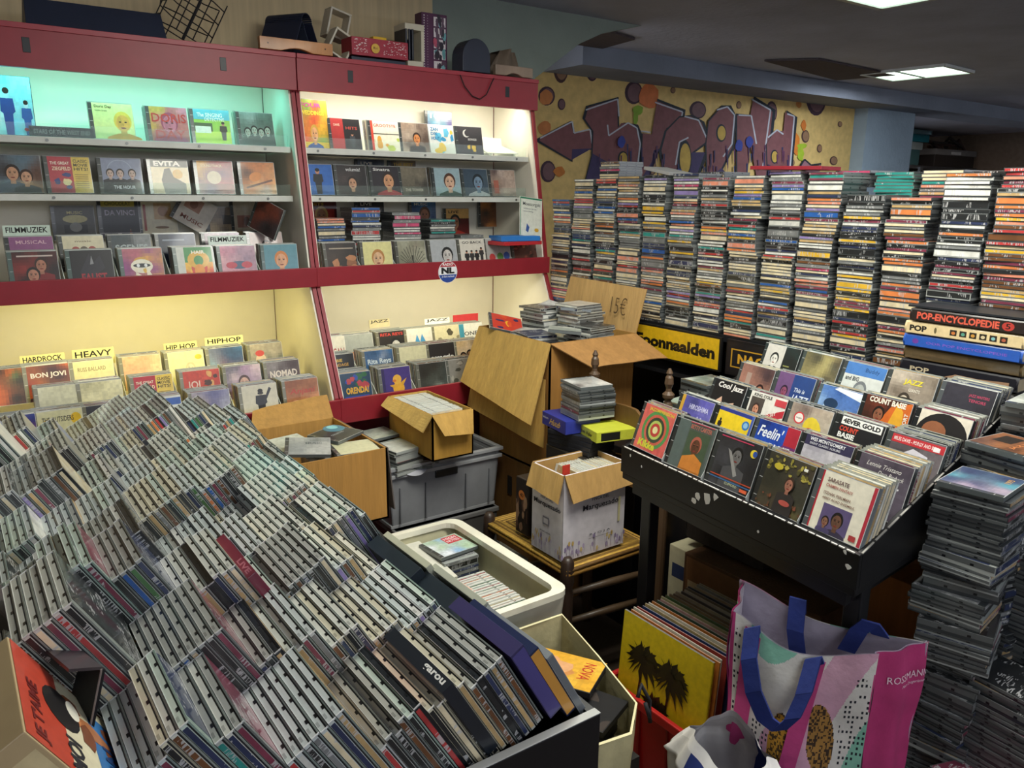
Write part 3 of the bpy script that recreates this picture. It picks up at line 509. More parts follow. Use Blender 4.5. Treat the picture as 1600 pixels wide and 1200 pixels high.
row(0, LG+', front row', [(14, 92, 'red and black couple', a_kiss(), dict(py=410, n=4)), (106, 178, 'black winged figure', a_faust(), dict(py=410, n=4)), (190, 256, 'orange and purple jester', a_tommy(), dict(py=410, n=4)), (278, 334, 'green, orange and red afro', a_hair(), dict(py=410, n=5)), (344, 402, 'pink lips', a_lips(), dict(py=410, n=4)), (408, 470, 'sea-blue long-haired singer', a_blond(), dict(py=410, n=4, lean=8))], 3.02, 1.277, 14, '#7c9690')
def sign(text, px0, px1, pyt, Y, board, col='#1a1a1c', lean=8, label='', th=.0018, ht=.05, ink=.38):
    a_, b_ = aty(px0, pyt, Y), aty(px1, pyt, Y); wd = b_.x-a_.x; m = MB(); m.box((0, 0, 0), (wd, th, ht), board)
    Art(board).txt(text, .06, .50, .88, ink, col, bold=.02).build(m, (0, -.0004, 0), (wd, 0, 0), (0, 0, ht))
    tag(m.build('sign_card', 'paper', M=MX.Translation((a_.x, Y, (a_.z+b_.z)/2-ht)) @ MX.Rotation(R(-lean), 4, 'X')), label, 'sign')
sign('FILMMUZIEK', 3, 78, 352, 3.215, '#cfe0d4', label='handwritten card FILMMUZIEK behind the mauve musical discs', ht=.05)
sign('FILMMUZIEK', 325, 385, 368, 3.115, '#e4f0e8', label='handwritten card FILMMUZIEK above the pink lips disc', ht=.045)
# tray of the first cabinet: three rows stepping up to the back
TR = 'in the yellow-lit tray'
row(0, TR+', front row', [(-20, 40, 'blue and violet', Art('#2c3c8c').photo(5, ['#24388c', '#6a3c7c', '#18244c'], 2), dict(py=620, n=5)), (55, 120, 'white with yellow blots', a_yel(), dict(py=620, n=5)), (130, 200, 'black and white rocker', a_bw('', '#34343a'), dict(py=620, n=5)), (215, 285, 'blue and white striped', Art('#d8dcd8').rect(0, .75, 1, .95, '#2c5cb0').rect(.1, .2, .9, .5, '#b8bcc0'), dict(py=620, n=5)), (296, 362, 'misty blue and violet', Art('#8a8cac').photo(7, ['#a8a8bc', '#5c5c90', '#c8b8a8', '#70709c'], 3), dict(py=620, n=6)), (377, 436, 'cream guitarist', a_rock(), dict(py=620, n=6)), (444, 503, 'brown close-up eyes', a_anj(), dict(py=620, n=7))], 2.845, .782, 13, '#a8a488')
row(0, TR+', middle row', [(60, 118, 'silvery', Art('#c8c8b0').photo(4, ['#c8c8b0', '#b0b098', '#dcdcc8'], 1), dict(py=590, n=4)), (125, 185, 'pale glossy', Art('#c8c49c').photo(5, ['#c8c49c', '#e0dcb8', '#b0ac88'], 4), dict(py=590, n=5)), (205, 272, 'red and yellow film hits', a_two('', ''), dict(py=590, n=5)), (285, 344, 'red with dark figure', a_joi(), dict(py=590, n=5)), (352, 410, 'mauve portrait', Art('#b8a0b4').photo(6, ['#b090b0', '#d8c0c8', '#6a6878'], 9).face(.5, .45, .2, '#d0a898', '#503838', '#705878'), dict(py=590, n=5)), (418, 470, 'dark slanted lettering', a_xyz('NOMAD', '#4a3030', '#e0d4c8', 6), dict(py=590, n=5))], 2.98, .832, 13, '#b0ac8c')
row(0, TR+', rear row', [(-10, 30, 'orange and green', Art('#b45a2c').photo(5, ['#c8642c', '#302c20', '#3c7048'], 2), dict(py=580, n=4)), (38, 108, 'orange rock band', a_bon(), dict(py=580, n=5)), (115, 176, 'cream lettered', Art('#dcd4a0').txt('RUSS BALLARD', .1, .7, .7, .12, '#8a7c50'), dict(py=580, n=4)), (190, 254, 'pale peach', Art('#d8c89c').photo(4, ['#d8c89c', '#d8a884'], 3), dict(py=580, n=5)), (262, 322, 'cream sketched', Art('#e0dca8').face(.6, .45, .16, '#e4dcb0', '#d0c898', '#d8d0a0').ell(.85, .8, .1, .08, '#e0c030'), dict(py=580, n=5)), (328, 382, 'blue and teal abstract', Art('#3c6c98').photo(6, ['#3c6c98', '#88a8b8', '#28486c', '#b06048'], 2).txt('A+', .15, .3, .3, .2, '#d0dce0'), dict(py=580, n=5)), (392, 446, 'tropical shirt', Art('#9c907c').photo(6, ['#b0a48c', '#4c5c50', '#c86a50'], 8).ell(.3, .5, .16, .2, '#d8c0a0').ell(.28, .7, .14, .1, '#c84838'), dict(py=580, n=5))], 3.115, .882, 13, '#b8b490')
sign('HARDROCK', 30, 101, 554, 3.215, '#efe6a4', label='handwritten card HARDROCK behind the orange band disc', ht=.05)
sign('HEAVY', 112, 178, 545, 3.215, '#efe6a4', label='handwritten card HEAVY beside the HARDROCK card', ht=.06)
sign('HIP HOP', 256, 308, 535, 3.215, '#ece29c', label='handwritten card HIP HOP written in two words', ht=.06)
sign('HIPHOP', 320, 380, 526, 3.215, '#f0e8a8', label='handwritten card HIPHOP written as one word', ht=.05)

# ------------------------------------------------------------------ second cabinet
W1, W2, WL = 'on the top warm-lit shelf', 'on the second warm-lit shelf', 'on the warm-lit ledge'
bookish('disc_box', 'tall boxed set in rainbow colours on the warm-lit shelf', 'box', Art('#3c88b8').photo(6, ['#d84c30', '#e0b030', '#3c88b8', '#5a9c3c'], 5).rect(.0, .0, 1, .12, '#e0c030').face(.5, .28, .16, '#e0a878', '#c8a040', '#3c5ca0').txt('FOUR', .1, .84, .7, .09, '#b03c80', bold=.03).txt('WEDDINGS', .08, .68, .8, .09, '#e8d040', bold=.03), MXf((aty(484, 190, 3.17).x+.022, 3.17, 1.766), 8, 4), .13, .19, .014, '#3a4a5c')
row(1, W1, [(512, 570, 'red and black two-panel', Art('#1c1a1e').rect(0, 0, .42, 1, '#a83030').txt('DAVE', .1, .75, .2, .08, '#e0c8b0').body(.7, .05, .5, '#3c4048').txt('HITS', .5, .65, .4, .1, '#b04840'), dict(py=200, n=5)), (582, 622, 'white doodled', Art('#e4e0cc').blot(6, ['#c8c4a0', '#b8c858', '#d8a040'], 2, (.06, .14), (0, 0, 1, .4)).rect(0, .55, 1, .58, '#404038').txt('GROOTSTE', .1, .8, .8, .1, '#b03830').rect(0, 0, .08, 1, '#d04430'), dict(py=200, n=3)), (630, 668, 'brown studio portrait', Art('#8c7868').photo(5, ['#8c7868', '#b0a090', '#584840'], 3).face(.55, .45, .18, '#d08850', '#302018', '#302828'), dict(py=200, n=4)), (672, 710, 'white and blue splashed', a_palm(), dict(py=200, n=1)), (716, 755, 'charcoal moonlit', Art('#38363a').ell(.35, .75, .14, .14, '#c8c8c4').ell(.4, .77, .12, .12, '#38363a').blot(3, ['#d8b030'], 3, (.05, .1), (.35, .1, .65, .4)).txt('SONGS', .4, .5, .35, .08, '#d8d8d4'), dict(py=200))], 3.165, 1.766, 12)
p = aty(684, 178, 3.37); disc('disc with purple and white cover standing on top behind the splashed one', Art('#6a5ca0').photo(5, ['#6a5ca0', '#d8dcec', '#58a0b8'], 6).txt('1000', .1, .74, .8, .18, '#ece8f4', bold=.03), MXf((p.x, 3.36, 1.84), 2))
def wire_stand():
    t = thing('display_stand', 'empty clear plastic display stand at the end of the warm-lit shelf', 'stand', (aty(790, 235, 3.2).x-.04, 3.2, 1.768)); m = MB()
    m.slab([(-.08, -.02, .01), (.07, -.06, .01), (.07, .08, .05), (-.08, .1, .06)], .003, '#e8e8d8'); m.build('tray', 'satin', t)
    m = MB(); m.box((-.07, -.03, 0), (-.06, .08, .012), '#d8d8c8'); m.box((.05, -.05, 0), (.06, .08, .012), '#d8d8c8'); m.build('foot', 'satin', t)
    m = MB(); m.slab([(-.08, .09, .05), (.07, .075, .045), (.07, .085, .085), (-.08, .1, .09)], .003, '#dcdccc'); m.build('back_rest', 'satin', t)
wire_stand()
row(1, W2, [(480, 516, 'bright blue with dark figure', Art('#2c64b4').body(.5, .02, .85, '#1c2028'), dict(n=3)), (528, 574, 'black ducking man', Art('#242022').photo(5, ['#242022', '#3c3030', '#181618'], 3).face(.5, .38, .2, '#c09070', '#1c1412', '#302420').txt('volumia!', .3, .8, .5, .12, '#c8c8c8'), dict(n=4)), (584, 625, 'smiling man in red', a_man('#28242c', '#d09870', '#2c201c', '#b03038', 'Sinatra', '#e0e0dc'), dict(n=4)), (630, 668, 'grey crowd', Art('#5c5850').photo(7, ['#7c7464', '#3c3834', '#a09880'], 8).txt('THE TOWER', .1, .15, .7, .1, '#c8c0b0'), dict(n=3)), (678, 722, 'pale blue young man', a_man('#98b0b8', '#dcb498', '#4a2c1c', '#405c50'), dict(n=3)), (726, 764, 'blue-toned face', a_man('#3c4c5c', '#7890a8', '#182028', '#c8ccd0'), dict(n=4)), (772, 802, 'beige and pink', Art('#b8a89c').photo(5, ['#c8b4a8', '#a08878', '#503c3c'], 4).rect(.1, .1, .3, .6, '#a86050'), dict(n=4, yaw=-6))], 3.165, 1.583, 13)
WB = 'on the warm-lit back panel'
back(1, WB, [(556, 600, 238, 'dark slate', rnd_art(11, PALS[1])), (607, 650, 238, 'dark brown', rnd_art(12, PALS[0])), (484, 520, 312, 'dim maroon', rnd_art(13, PALS[2])), (640, 682, 312, 'navy', rnd_art(14, PALS[7])), (696, 732, 326, 'rusty red', rnd_art(15, PALS[2])), (750, 784, 315, 'amber and black', Art('#2c2420').photo(6, ['#c8803c', '#2c2420', '#6a4030'], 3)), (560, 596, 312, 'grey misty', rnd_art(16, PALS[3])), (792, 806, 330, 'yellow', Art('#c8a030'))])
row(1, WL+', front row', [(508, 562, 'dark with grasping hands', Art('#241c1c').photo(5, ['#241c1c', '#3a2c24', '#181414'], 3).blot(5, ['#b07850', '#8a5838'], 3, (.08, .2), (.1, .15, .9, .5)).rect(.1, .8, .9, .84, '#9c9080'), dict(py=400, n=5)), (568, 613, 'pale yellow blonde woman', Art('#d4cf90').face(.5, .42, .26, '#d8b088', '#b07c40', '#c8b480'), dict(py=400, n=1, lean=10)), (622, 668, 'grey leafless tree', a_tree(), dict(py=400, n=4)), (674, 716, 'grey man smoking', a_bw('', '#a8acb0', sk='#c8c4c0'), dict(py=400, n=3)), (722, 758, 'white with black figures', Art('#d4d0c4').body(.25, .1, .5, '#202020').body(.45, .1, .5, '#303030').body(.65, .1, .5, '#202020').body(.85, .2, .5, '#303030').txt('GO BACK', .1, .84, .8, .09, '#202020'), dict(py=400, n=4)), (762, 798, 'silver with coloured dots', a_dots(), dict(py=400, n=2)), (806, 838, 'russet patterned', Art('#5c3024').blot(18, ['#8a4838', '#b07850', '#301814'], 5, (.04, .1)), dict(py=400, n=4))], 3.02, 1.277, 14, '#7a7a70')
row(1, 'in the white-lit tray, front row', [(522, 592, 'blue with gold lettering', Art('#1c3c58').blot(12, ['#28603c', '#b04048', '#2848a0'], 6, (.06, .14), (0, .5, 1, 1)).rect(.1, .1, .9, .25, '#2c48a8').txt('ORENDA!', .15, .32, .75, .22, '#d8a838', bold=.04), dict(py=600, n=7)), (596, 645, 'violet toy bird', a_duck(), dict(py=600, n=7)), (654, 703, 'black glittering', Art('#1e2222').photo(7, ['#1e2222', '#3c4440', '#141616', '#8c9890'], 9), dict(py=600, n=7)), (706, 742, 'grey wreath', Art('#8a8880').blot(16, ['#4c4c44', '#a8a498', '#6c6a60'], 7, (.05, .13)), dict(py=600, n=6)), (750, 800, 'tan jazz', rnd_art(31, PALS[6], 'JAZZ'), dict(py=600, n=5))], 2.845, .782, 13, '#8c9088')
row(1, 'in the white-lit tray, middle row', [(505, 558, 'black with gold lettering', Art('#1e2024').ell(.6, .2, .3, .2, '#8a4030').txt('BOBBIE', .1, .75, .5, .1, '#d8b048').txt('BANDAGE', .2, .6, .6, .1, '#c89840'), dict(py=560, n=6)), (566, 622, 'blue script lettered', a_xyz('Rita Reys', '#2c5c8c', '#c8d4d8', 2), dict(py=560, n=6)), (628, 666, 'cream plain', Art('#d0cca8'), dict(py=560, n=7)), (672, 713, 'black with one white word', Art('#202022').txt('assaggio', .06, .35, .88, .24, '#d8d8d4', bold=.03), dict(py=560, n=6)), (718, 752, 'sandy faces', a_group('#c0a478', 3, '', '#8a6448', 3), dict(py=560, n=5))], 2.98, .832, 13, '#a8a890')
row(1, 'in the white-lit tray, rear row', [(500, 534, 'white with red name', Art('#d8d4c4').txt('MULLIGAN', .05, .3, .9, .3, '#a03838'), dict(py=525, n=5)), (540, 584, 'silver and orange', Art('#a0a49c').rect(.2, .1, .9, .4, '#c87838'), dict(py=525, n=5)), (592, 637, 'black with pale face', a_bw('RITA REYS', '#26221f', '#c04038'), dict(py=525, n=5)), (640, 674, 'white red and blue tent', Art('#d8d4c8').poly([(.2, .2), (.4, .8), (.5, .5), (.6, .8), (.85, .2)], '#4890c0').rect(.05, .05, .95, .15, '#b03c38'), dict(py=525, n=4)), (682, 718, 'cream sketched band', Art('#ccc4a0').blot(6, ['#4c4838', '#8a8468'], 5, (.06, .14)), dict(py=525, n=5)), (724, 752, 'white with blue stripe', Art('#d4d4cc').txt('JONES', .1, .5, .8, .2, '#202428').rect(0, 0, .2, 1, '#3c88a0'), dict(py=525, n=5))], 3.115, .882, 13, '#a8a48c')
sign('JAZZ', 577, 609, 499, 3.215, '#c8bc94', label='small tan card JAZZ behind the red and black disc', ht=.036, ink=.42)
sign('JAZZ', 664, 703, 497, 3.215, '#eeeee6', label='small white card JAZZ in the warm-lit tray', ht=.036, ink=.42)
b = MB(); b.box((0, 0, 0), (.14, .002, .05), '#c03438'); tag(b.build('sign_card', 'paper', loc=(aty(708, 505, 3.2).x, 3.2, .99)), 'blank red card standing behind the white JAZZ card', 'sign')
#PART3

# ================================================================== the heap of discs in the low black rack (foreground)
RX0, RX1, RY0, RY1 = -.045, .615, .672, 2.42
t = thing('disc_rack', 'low black wooden rack crammed with leaning disc cases in the foreground', 'rack', (.25, 1.5, 0))
def wb(name, lo, hi, col='#101013', m='satin', par=None, off=V((.25, 1.5, 0)), cols=None):
    b = MB(); b.box(V(lo)-off, V(hi)-off, col, cols=cols); return b.build(name, m, par, bevel=.0015)
wb('front_panel', (RX0, RY0-.012, .74), (RX1, RY0, .957), par=t); b = MB(); b.hexa([V(q)-V((.25, 1.5, 0)) for q in ((RX1-.012, RY0, .74), (RX1, RY0, .74), (.665, RY1, .74), (.653, RY1, .74), (RX1-.012, RY0, .957), (RX1, RY0, .957), (.665, RY1, .957), (.653, RY1, .957))], '#101013'); b.build('side_panel', 'satin', t)
wb('side_panel', (RX0, RY0, .74), (RX0+.012, RY1, .957), par=t); wb('back_panel', (RX0, RY1-.012, .74), (RX1, RY1, .957), par=t)
wb('bottom_board', (RX0, RY0, .80), (RX1, RY1, .815), par=t)
wb('edge_strip', (RX0, RY0-.0125, .957), (RX1, RY0, .9585), '#a8a8a4', par=t)
b = MB(); b.box((RX0+.03, RY0+.02, 0), (RX1-.04, RY1-.02, .735), '#131317'); tag(b.build('rack_counter', 'satin', bevel=.004), 'dark counter carrying the low black disc rack', 'counter')
TH = R(30); NV, TV = V((cos(TH), 0, sin(TH))), V((-sin(TH), 0, cos(TH)))
JV = {}
def jewel_geo(tray, lid, gap='#22262a', notch='#141618'):
    b = MB(); h = CH
    b.box((-CW/2, 0, 0), (CW/2, .0018, h), lid); b.box((-CW/2+.0012, .0018, .0012), (CW/2-.0012, .0036, h-.0016), gap)
    b.box((-CW/2, .0036, 0), (CW/2, .0097, h-.0004), tray)
    for x in (-.048, -.004, .04): b.box((x, .0034, h-.003), (x+.0062, .0058, h-.0001), notch)
    b.box((-.062, .0062, h-.0006), (-.054, .0094, h-.0001), mix(tray, '#000000', .35))
    for x in (-CW/2, CW/2-.0014): b.box((x, 0, h-.0012), (x+.0014, .0098, h+.0002), mix(tray, '#ffffff', .55))
    b.box((-CW/2, .0092, h-.001), (CW/2, .0098, h+.0001), mix(tray, '#ffffff', .3))
    return b
JK = dict(pale=('#cfd0c6', '#858c86'), warm=('#d0cab2', '#908c7a'), cool=('#c2cac8', '#76827e'), mint=('#c4d2c6', '#869a90'), dim=('#a6a8a2', '#666c6a'), dark=('#24282c', '#1c2024'), white=('#d6d6d0', '#a8acac'))
JM = {}
for k_, (tr, ld) in JK.items():
    o = jewel_geo(tr, ld).build('jewel_case', 'gloss'); JM[k_] = o.data; bpy.data.objects.remove(o)
rj = random.Random(21)
SPN = ['black']*12+['navy']*4+['grey']*4+['tan']*5+['cream']*3+['burgundy']*2+['red']*2+['brown']*4+['white']*1+['teal', 'blue', 'orange', 'lilac', 'green']
def basis_m(o_, x_, y_, z_): 
    m = MX((x_, y_, z_)).transposed().to_4x4(); m.translation = o_; return m
ROWZ = {0: [(.08, 1.06), (.2, 1.12), (.28, 1.03), (.36, 1.06), (.44, 1.07), (.5, 1.0)], 1: [(.06, 1.1), (.16, 1.20), (.22, 1.06), (.33, 1.08), (.45, 1.07)], 2: [(.02, 1.09), (.12, 1.14), (.18, 1.19), (.24, 1.1), (.32, 1.09), (.40, 1.10), (.47, 1.08)],
        3: [(.02, 1.08), (.12, 1.1), (.2, 1.17), (.25, 1.04), (.31, 1.09), (.43, 1.10)], 4: [(.02, 1.1), (.13, 1.11), (.22, 1.15), (.28, 1.05), (.36, 1.09), (.45, 1.11)], 5: [(.02, 1.08), (.14, 1.15), (.2, 1.06), (.3, 1.11), (.4, 1.07)],
        6: [(.03, 1.1), (.14, 1.11), (.22, 1.05), (.32, 1.09), (.45, 1.03)], 7: [(.04, 1.12), (.11, 1.19), (.17, 1.03), (.3, 1.08), (.5, 1.05)], 8: [(.05, 1.1), (.14, 1.12), (.22, 1.03), (.33, 1.06), (.45, 1.0), (.52, 1.05)], 9: [(.05, 1.08), (.13, 1.09), (.2, 1.03), (.32, 1.08), (.45, 1.05), (.55, 1.07)], 10: [(.05, 1.04), (.2, 1.02), (.3, 1.1), (.4, 1.02), (.55, 1.05)]}
def zwant(r, x):
    L_ = ROWZ[r]; 
    for (xa, za), (xb, zb) in zip(L_, L_[1:]):
        if x <= xb: return za if x < xa else za+(zb-za)*(x-xa)/(xb-xa)
    return L_[-1][1]
XS = {0: .125, 1: .112, 2: .05}; XE = [.475, .465, .455, .50, .505, .53, .545, .56, .57, .58, .55]
rest = MB(); n_ind = 0
ROWN = ['front', 'second', 'third', 'fourth', 'fifth', 'sixth', 'seventh']
for r in range(11):
    y0 = .682+.1428*r; pitch = .0104; k = 0; x_o = XS.get(r, .0); z_o = 1.0; blk = 0; s = 0; idx = 0; kind = 'pale'; col = 0
    while True:
        if blk == 0:
            blk = rj.randint(3, 9); xx = x_o+cos(TH)*k*pitch
            zt = zwant(r, xx+.03)+rj.uniform(-.012, .012)-blk*pitch*.25; s = (zt-z_o-.5*k*pitch)/cos(TH)
            base_k = rj.choice(['pale', 'pale', 'cool', 'warm', 'mint', 'dim']) if r > 1 else rj.choice(['pale', 'dim', 'dim', 'cool', 'warm'])
        P_ = V((x_o, 0, z_o))+NV*(k*pitch)+TV*s
        if P_.x > XE[r]: break
        kind = base_k if rj.random() < .72 else rj.choice(['pale', 'white', 'warm', 'mint', 'dark', 'dim', 'cool'])
        sl = rj.uniform(-.0012, .0012)+(rj.choice([.004, -.006]) if rj.random() < .07 else 0)
        foot = P_-TV*(CH-sl)+NV*pitch+V((0, y0+CW/2+rj.uniform(-.0004, .0004), 0))
        if foot.z < .83: foot += V((0, 0, 0))
        M_ = basis_m(foot, V((0, 1, 0)), -NV, TV); cl = SPC[rj.choice(SPN)]
        if r <= 5 and n_ind < 300:
            o = bpy.data.objects.new('jewel_case', JM[kind]); C.objects.link(o); o.matrix_world = M_
            tag(o, f"leaning disc case, {nth(idx)} from the left in the {ROWN[r]} row of the black rack", 'disc', 'disc cases leaning in the black rack')
            c = bpy.data.objects.new('inlay_card', FI); C.objects.link(c); c.parent = o; c.color = (*lin(cl), 1); n_ind += 1
        else:
            rest.M = M_; g_ = jewel_geo(*JK[kind]); q = len(rest.v); rest.v += [M_ @ v for v in g_.v]; rest.f += [tuple(q+i for i in f) for f in g_.f]; rest.c += g_.c; rest.m += [0]*len(g_.f)
            rest.box((-CW/2-.0003, .0042, .004), (-CW/2+.0003, CT-.001, CH-.004), cl, 1); rest.box((-CW/2+.012, -.0003, .002), (CW/2-.002, .0002, CH-.002), mix(cl, '#c8c4b0', .4), 1)
        k += 1; blk -= 1; idx += 1
rest.M = None
tag(rest.build('jewel_cases', ['gloss', 'inlay_card_stuff' if 'inlay_card_stuff' in MATS else 'print']), 'further rows of disc cases filling the back of the black rack', 'discs', kind='stuff')

# odd pieces lying in and beside the heap
def lean_slab(name, label, cat, px, Y, wd, ht, th, body, art, group=None, z=None, dz=0):   # a box leaning like the cases: top-left edge through a point, print on its upper face
    p = aty(px[0], px[1], Y); M_ = basis_m(p-TV*ht+NV*th-V((0, wd/2, 0)), V((0, 1, 0)), -NV, TV)
    return bookish(name, label, cat, art, M_, wd, ht, th, body, group)
jt = Art('#d8cfb0').rect(0, .62, 1, 1, '#b8402c').rect(0, 0, .9, .34, '#2a6ca8').blot(6, ['#a86a40', '#c88050', '#7a4428'], 4, (.06, .16), (.45, .1, .85, .6)).ell(.62, .62, .2, .16, '#1c1a1c').ell(.72, .5, .1, .06, '#e4e0d0').txt("JE T'AIME", .05, .8, .6, .12, '#6a1c1c', bold=.03).txt('MOI', .05, .5, .3, .14, '#24242c', bold=.03).txt('NON', .1, .1, .5, .16, '#163c70', bold=.03)
bx = MB(); 
p0 = aty(30, 1003, .80)
M_ = basis_m(V((-.055, .66, 1.085)), V((0, 1, 0)), -NV, TV)
o = bookish('disc_box', 'boxed set with red, cream and blue cover at the lower edge of the heap', 'box', jt, MX.Translation((.088, .735, 1.055)) @ basis_m(V((0, 0, 0)), V((0, 1, 0)), -NV, TV), .165, .16, .034, '#b09a74')
s_ = MB(); Art('#cbb98e').txt('LES ANNEES 60', .08, .3, .84, .4, '#3a4858', bold=.02).build(s_, (-.0829, .030, .012), (0, 0, .13), (0, -.026, 0)); s_.build('spine_print', 'print', o)
b = MB(); b.box((-.03, .69, .816), (.045, .86, .985), '#1a1a1e'); tag(b.build('support_box', 'satin', bevel=.003), 'small black box propping the boxed set at the left end of the rack', 'box')
def open_case():
    t = thing('divider_case', 'empty black divider case standing at the left edge of the heap', 'divider', (.04, .92, 1.05)); o = V(t.location)
    P1, P2 = V((-.005, 1.075, 1.155)), V((.078, .785, 1.150)); dn = V((-.03, -.012, -.10)); bk = V((-.028, -.008, .012))
    b = MB(); b.slab([P1-o, P2-o, P2+dn-o, P1+dn-o], .004, '#0d0d12'); b.build('side', 'satin', t)
    b = MB(); b.slab([P1+bk-o, P2+bk-o, P2-o, P1-o], .003, '#3c3438'); b.build('glossy_cover', 'print', t)
    b = MB(); b.tube([P1-o, P2-o], .0012, '#9a8c84', 5); b.tube([P2-o, P2+dn-o], .0010, '#7a706c', 5); b.build('worn_rim', 'satin', t)
open_case()
# spines named on the near rows, and the black boxed sets at the right end
def loose_case(label, px, Y, col, txt_='', tc='#d8d8d8', kind='pale', th=1.0, ht=CH, wd=CW, sp=None, zoff=0, P=None):
    p = V((P[0], Y, P[1])) if P else aty(px[0], px[1], Y)+V((0, 0, zoff)); b = MB(); T_ = .0104*th
    b.box((-wd/2, 0, 0), (wd/2, T_, ht), col); 
    if txt_: Art(col).txt(txt_, .62, .22, .32, .56, tc, bold=.03).build(b, (wd/2, T_, ht+.0002), (-wd, 0, 0), (0, -T_, 0))
    if sp: b.box((-wd/2-.0004, .001, .003), (-wd/2, T_-.001, ht-.003), sp)
    M_ = basis_m(p-TV*ht+NV*T_+V((0, -wd/2, 0)), V((0, 1, 0)), -NV, TV); return tag(b.build('case_slipcover', 'gloss', M=M_, bevel=.0006), label, 'disc')
loose_case('case in plain dark slate sleeve ending the third row of the heap', (572, 855), 1.10, '#262e34', th=2.4, zoff=.004)
loose_case('pale case behind the slate sleeve, leaning over the white tub', (598, 838), 1.10, '#b4b49e', th=1.0, zoff=.002)
loose_case('case in plain dark slate sleeve just above the boxed violet pair', (645, 914), .967, '#262e34', th=2.6, zoff=.004)
loose_case('pale case lying along the second slate sleeve of the heap', (672, 889), .967, '#a8aa9a', th=1.0, zoff=.002)
loose_case('charcoal case with a short white name near the front edge of the heap', (600, 1008), .822, '#20252c', 'garou', '#dcdcd8', th=1.6, zoff=.012)
loose_case('violet boxed pair of discs at the right end of the front row', None, .822, '#39345c', th=2.0, sp='#4c4680', P=(.487, 1.072))
loose_case('navy case with a gold spine picture at the front corner of the rack', None, .822, '#232c4c', th=1.5, sp='#c89040', P=(.514, 1.064))
loose_case('clear grey case leaning last at the front corner of the rack', None, .822, '#84888a', th=1.0, sp='#6c7074', P=(.541, 1.05))
loose_case('burgundy slipcase in the third row of the heap', (338, 858), 1.10, '#6c2238', 'LIVE', '#a06070', th=1.3, zoff=.014)

# ================================================================== cardboard boxes, crates and tubs between rack and cabinets
def open_box(name, label, cat, x0, x1, y0, y1, z0, z1, col, mats='cardboard', th=.006, inner=None, group=None, taper=0, parts=True):
    cx, cy = (x0+x1)/2, (y0+y1)/2; t = thing(name, label, cat, (cx, cy, z0), group); h = z1-z0; a, d = (x1-x0)/2, (y1-y0)/2; inner = inner or col
    for nm, q in (('side_wall', [(-a, -d), (a, -d)]), ('side_wall', [(a, -d), (a, d)]), ('side_wall', [(a, d), (-a, d)]), ('side_wall', [(-a, d), (-a, -d)])):
        (xa, ya), (xb, yb) = q; k = 1-taper; m = MB(); nx, ny = (V((xb-xa, yb-ya, 0)).cross(V((0, 0, 1)))).normalized().xy*-th
        def pt(x, y, z, ins): 
            f = k+(1-k)*z/h; return (x*f+(nx if ins else 0), y*f+(ny if ins else 0), z)
        m.hexa([pt(xa, ya, 0, 0), pt(xb, yb, 0, 0), pt(xb, yb, 0, 1), pt(xa, ya, 0, 1), pt(xa, ya, h, 0), pt(xb, yb, h, 0), pt(xb, yb, h, 1), pt(xa, ya, h, 1)], col); m.c[-2] = lin(inner)
        m.build(nm, mats, t)
    m = MB(); m.box((-a*(1-taper), -d*(1-taper), 0), (a*(1-taper), d*(1-taper), th), inner); m.build('bottom', mats, t); return t
CBD, CBL = '#a5742f', '#c9a257'
def flap(t, quad, col=CBL, th=.004, name='flap', sub=6):
    o = V(t.location); m = MB(); q = [V(p)-o for p in quad]; g = random.Random(len(quad)+int(1000*abs(q[0].x)))
    n = (q[1]-q[0]).cross(q[3]-q[0]).normalized(); 
    def fn(u, v): return (q[0]*(1-u)+q[1]*u)*(1-v)+(q[3]*(1-u)+q[2]*u)*v+n*(.006*sin(3.1*u)*v+.003*sin(9*u)*v)
    m.grid(lambda u, v: fn(u, v), sub, sub, lambda u, v: mix(col, '#000000', .06 if int(u*sub) % 2 else 0)); k = (sub+1)**2
    m.grid(lambda u, v: fn(1-u, v)-n*th, sub, sub, lambda u, v: col)
    for e0, e1 in (((0, 0), (1, 0)), ((1, 0), (1, 1)), ((1, 1), (0, 1)), ((0, 1), (0, 0))):
        for i in range(sub):
            a_ = [e0[j]+(e1[j]-e0[j])*i/sub for j in (0, 1)]; b_ = [e0[j]+(e1[j]-e0[j])*(i+1)/sub for j in (0, 1)]; m.poly([fn(*a_), fn(*a_)-n*th, fn(*b_)-n*th, fn(*b_)], mix(col, '#5a3c18', .4))
    return m.build(name, 'cardboard', t)
# box A, brown, beside the heap
tA = open_box('cardboard_box', 'open brown cardboard box of loose discs beside the rack', 'box', .80, 1.10, 2.23, 2.66, .56, .80, '#a87a3a', inner='#b98c48')
flap(tA, [(1.10, 2.23, .80), (1.10, 2.62, .80), (1.13, 2.58, .60), (1.13, 2.25, .575)], '#5f6064')
flap(tA, [(.80, 2.66, .80), (1.10, 2.66, .80), (1.12, 2.76, .86), (.84, 2.76, .84)], '#b5884a')
rb = random.Random(4)
def lay_disc(label, art, x, y, z, yaw, tilt=(0, 0), group=None, body='#5c6262', th=1.0):
    M_ = MX.Translation((x, y, z)) @ MX.Rotation(R(yaw), 4, 'Z') @ MX.Rotation(R(tilt[0]), 4, 'X') @ MX.Rotation(R(tilt[1]), 4, 'Y') @ MX.Rotation(R(-90), 4, 'X') @ MX.Translation((0, -CT*th, -CH/2)); return disc(label, art, M_, group, body, th)
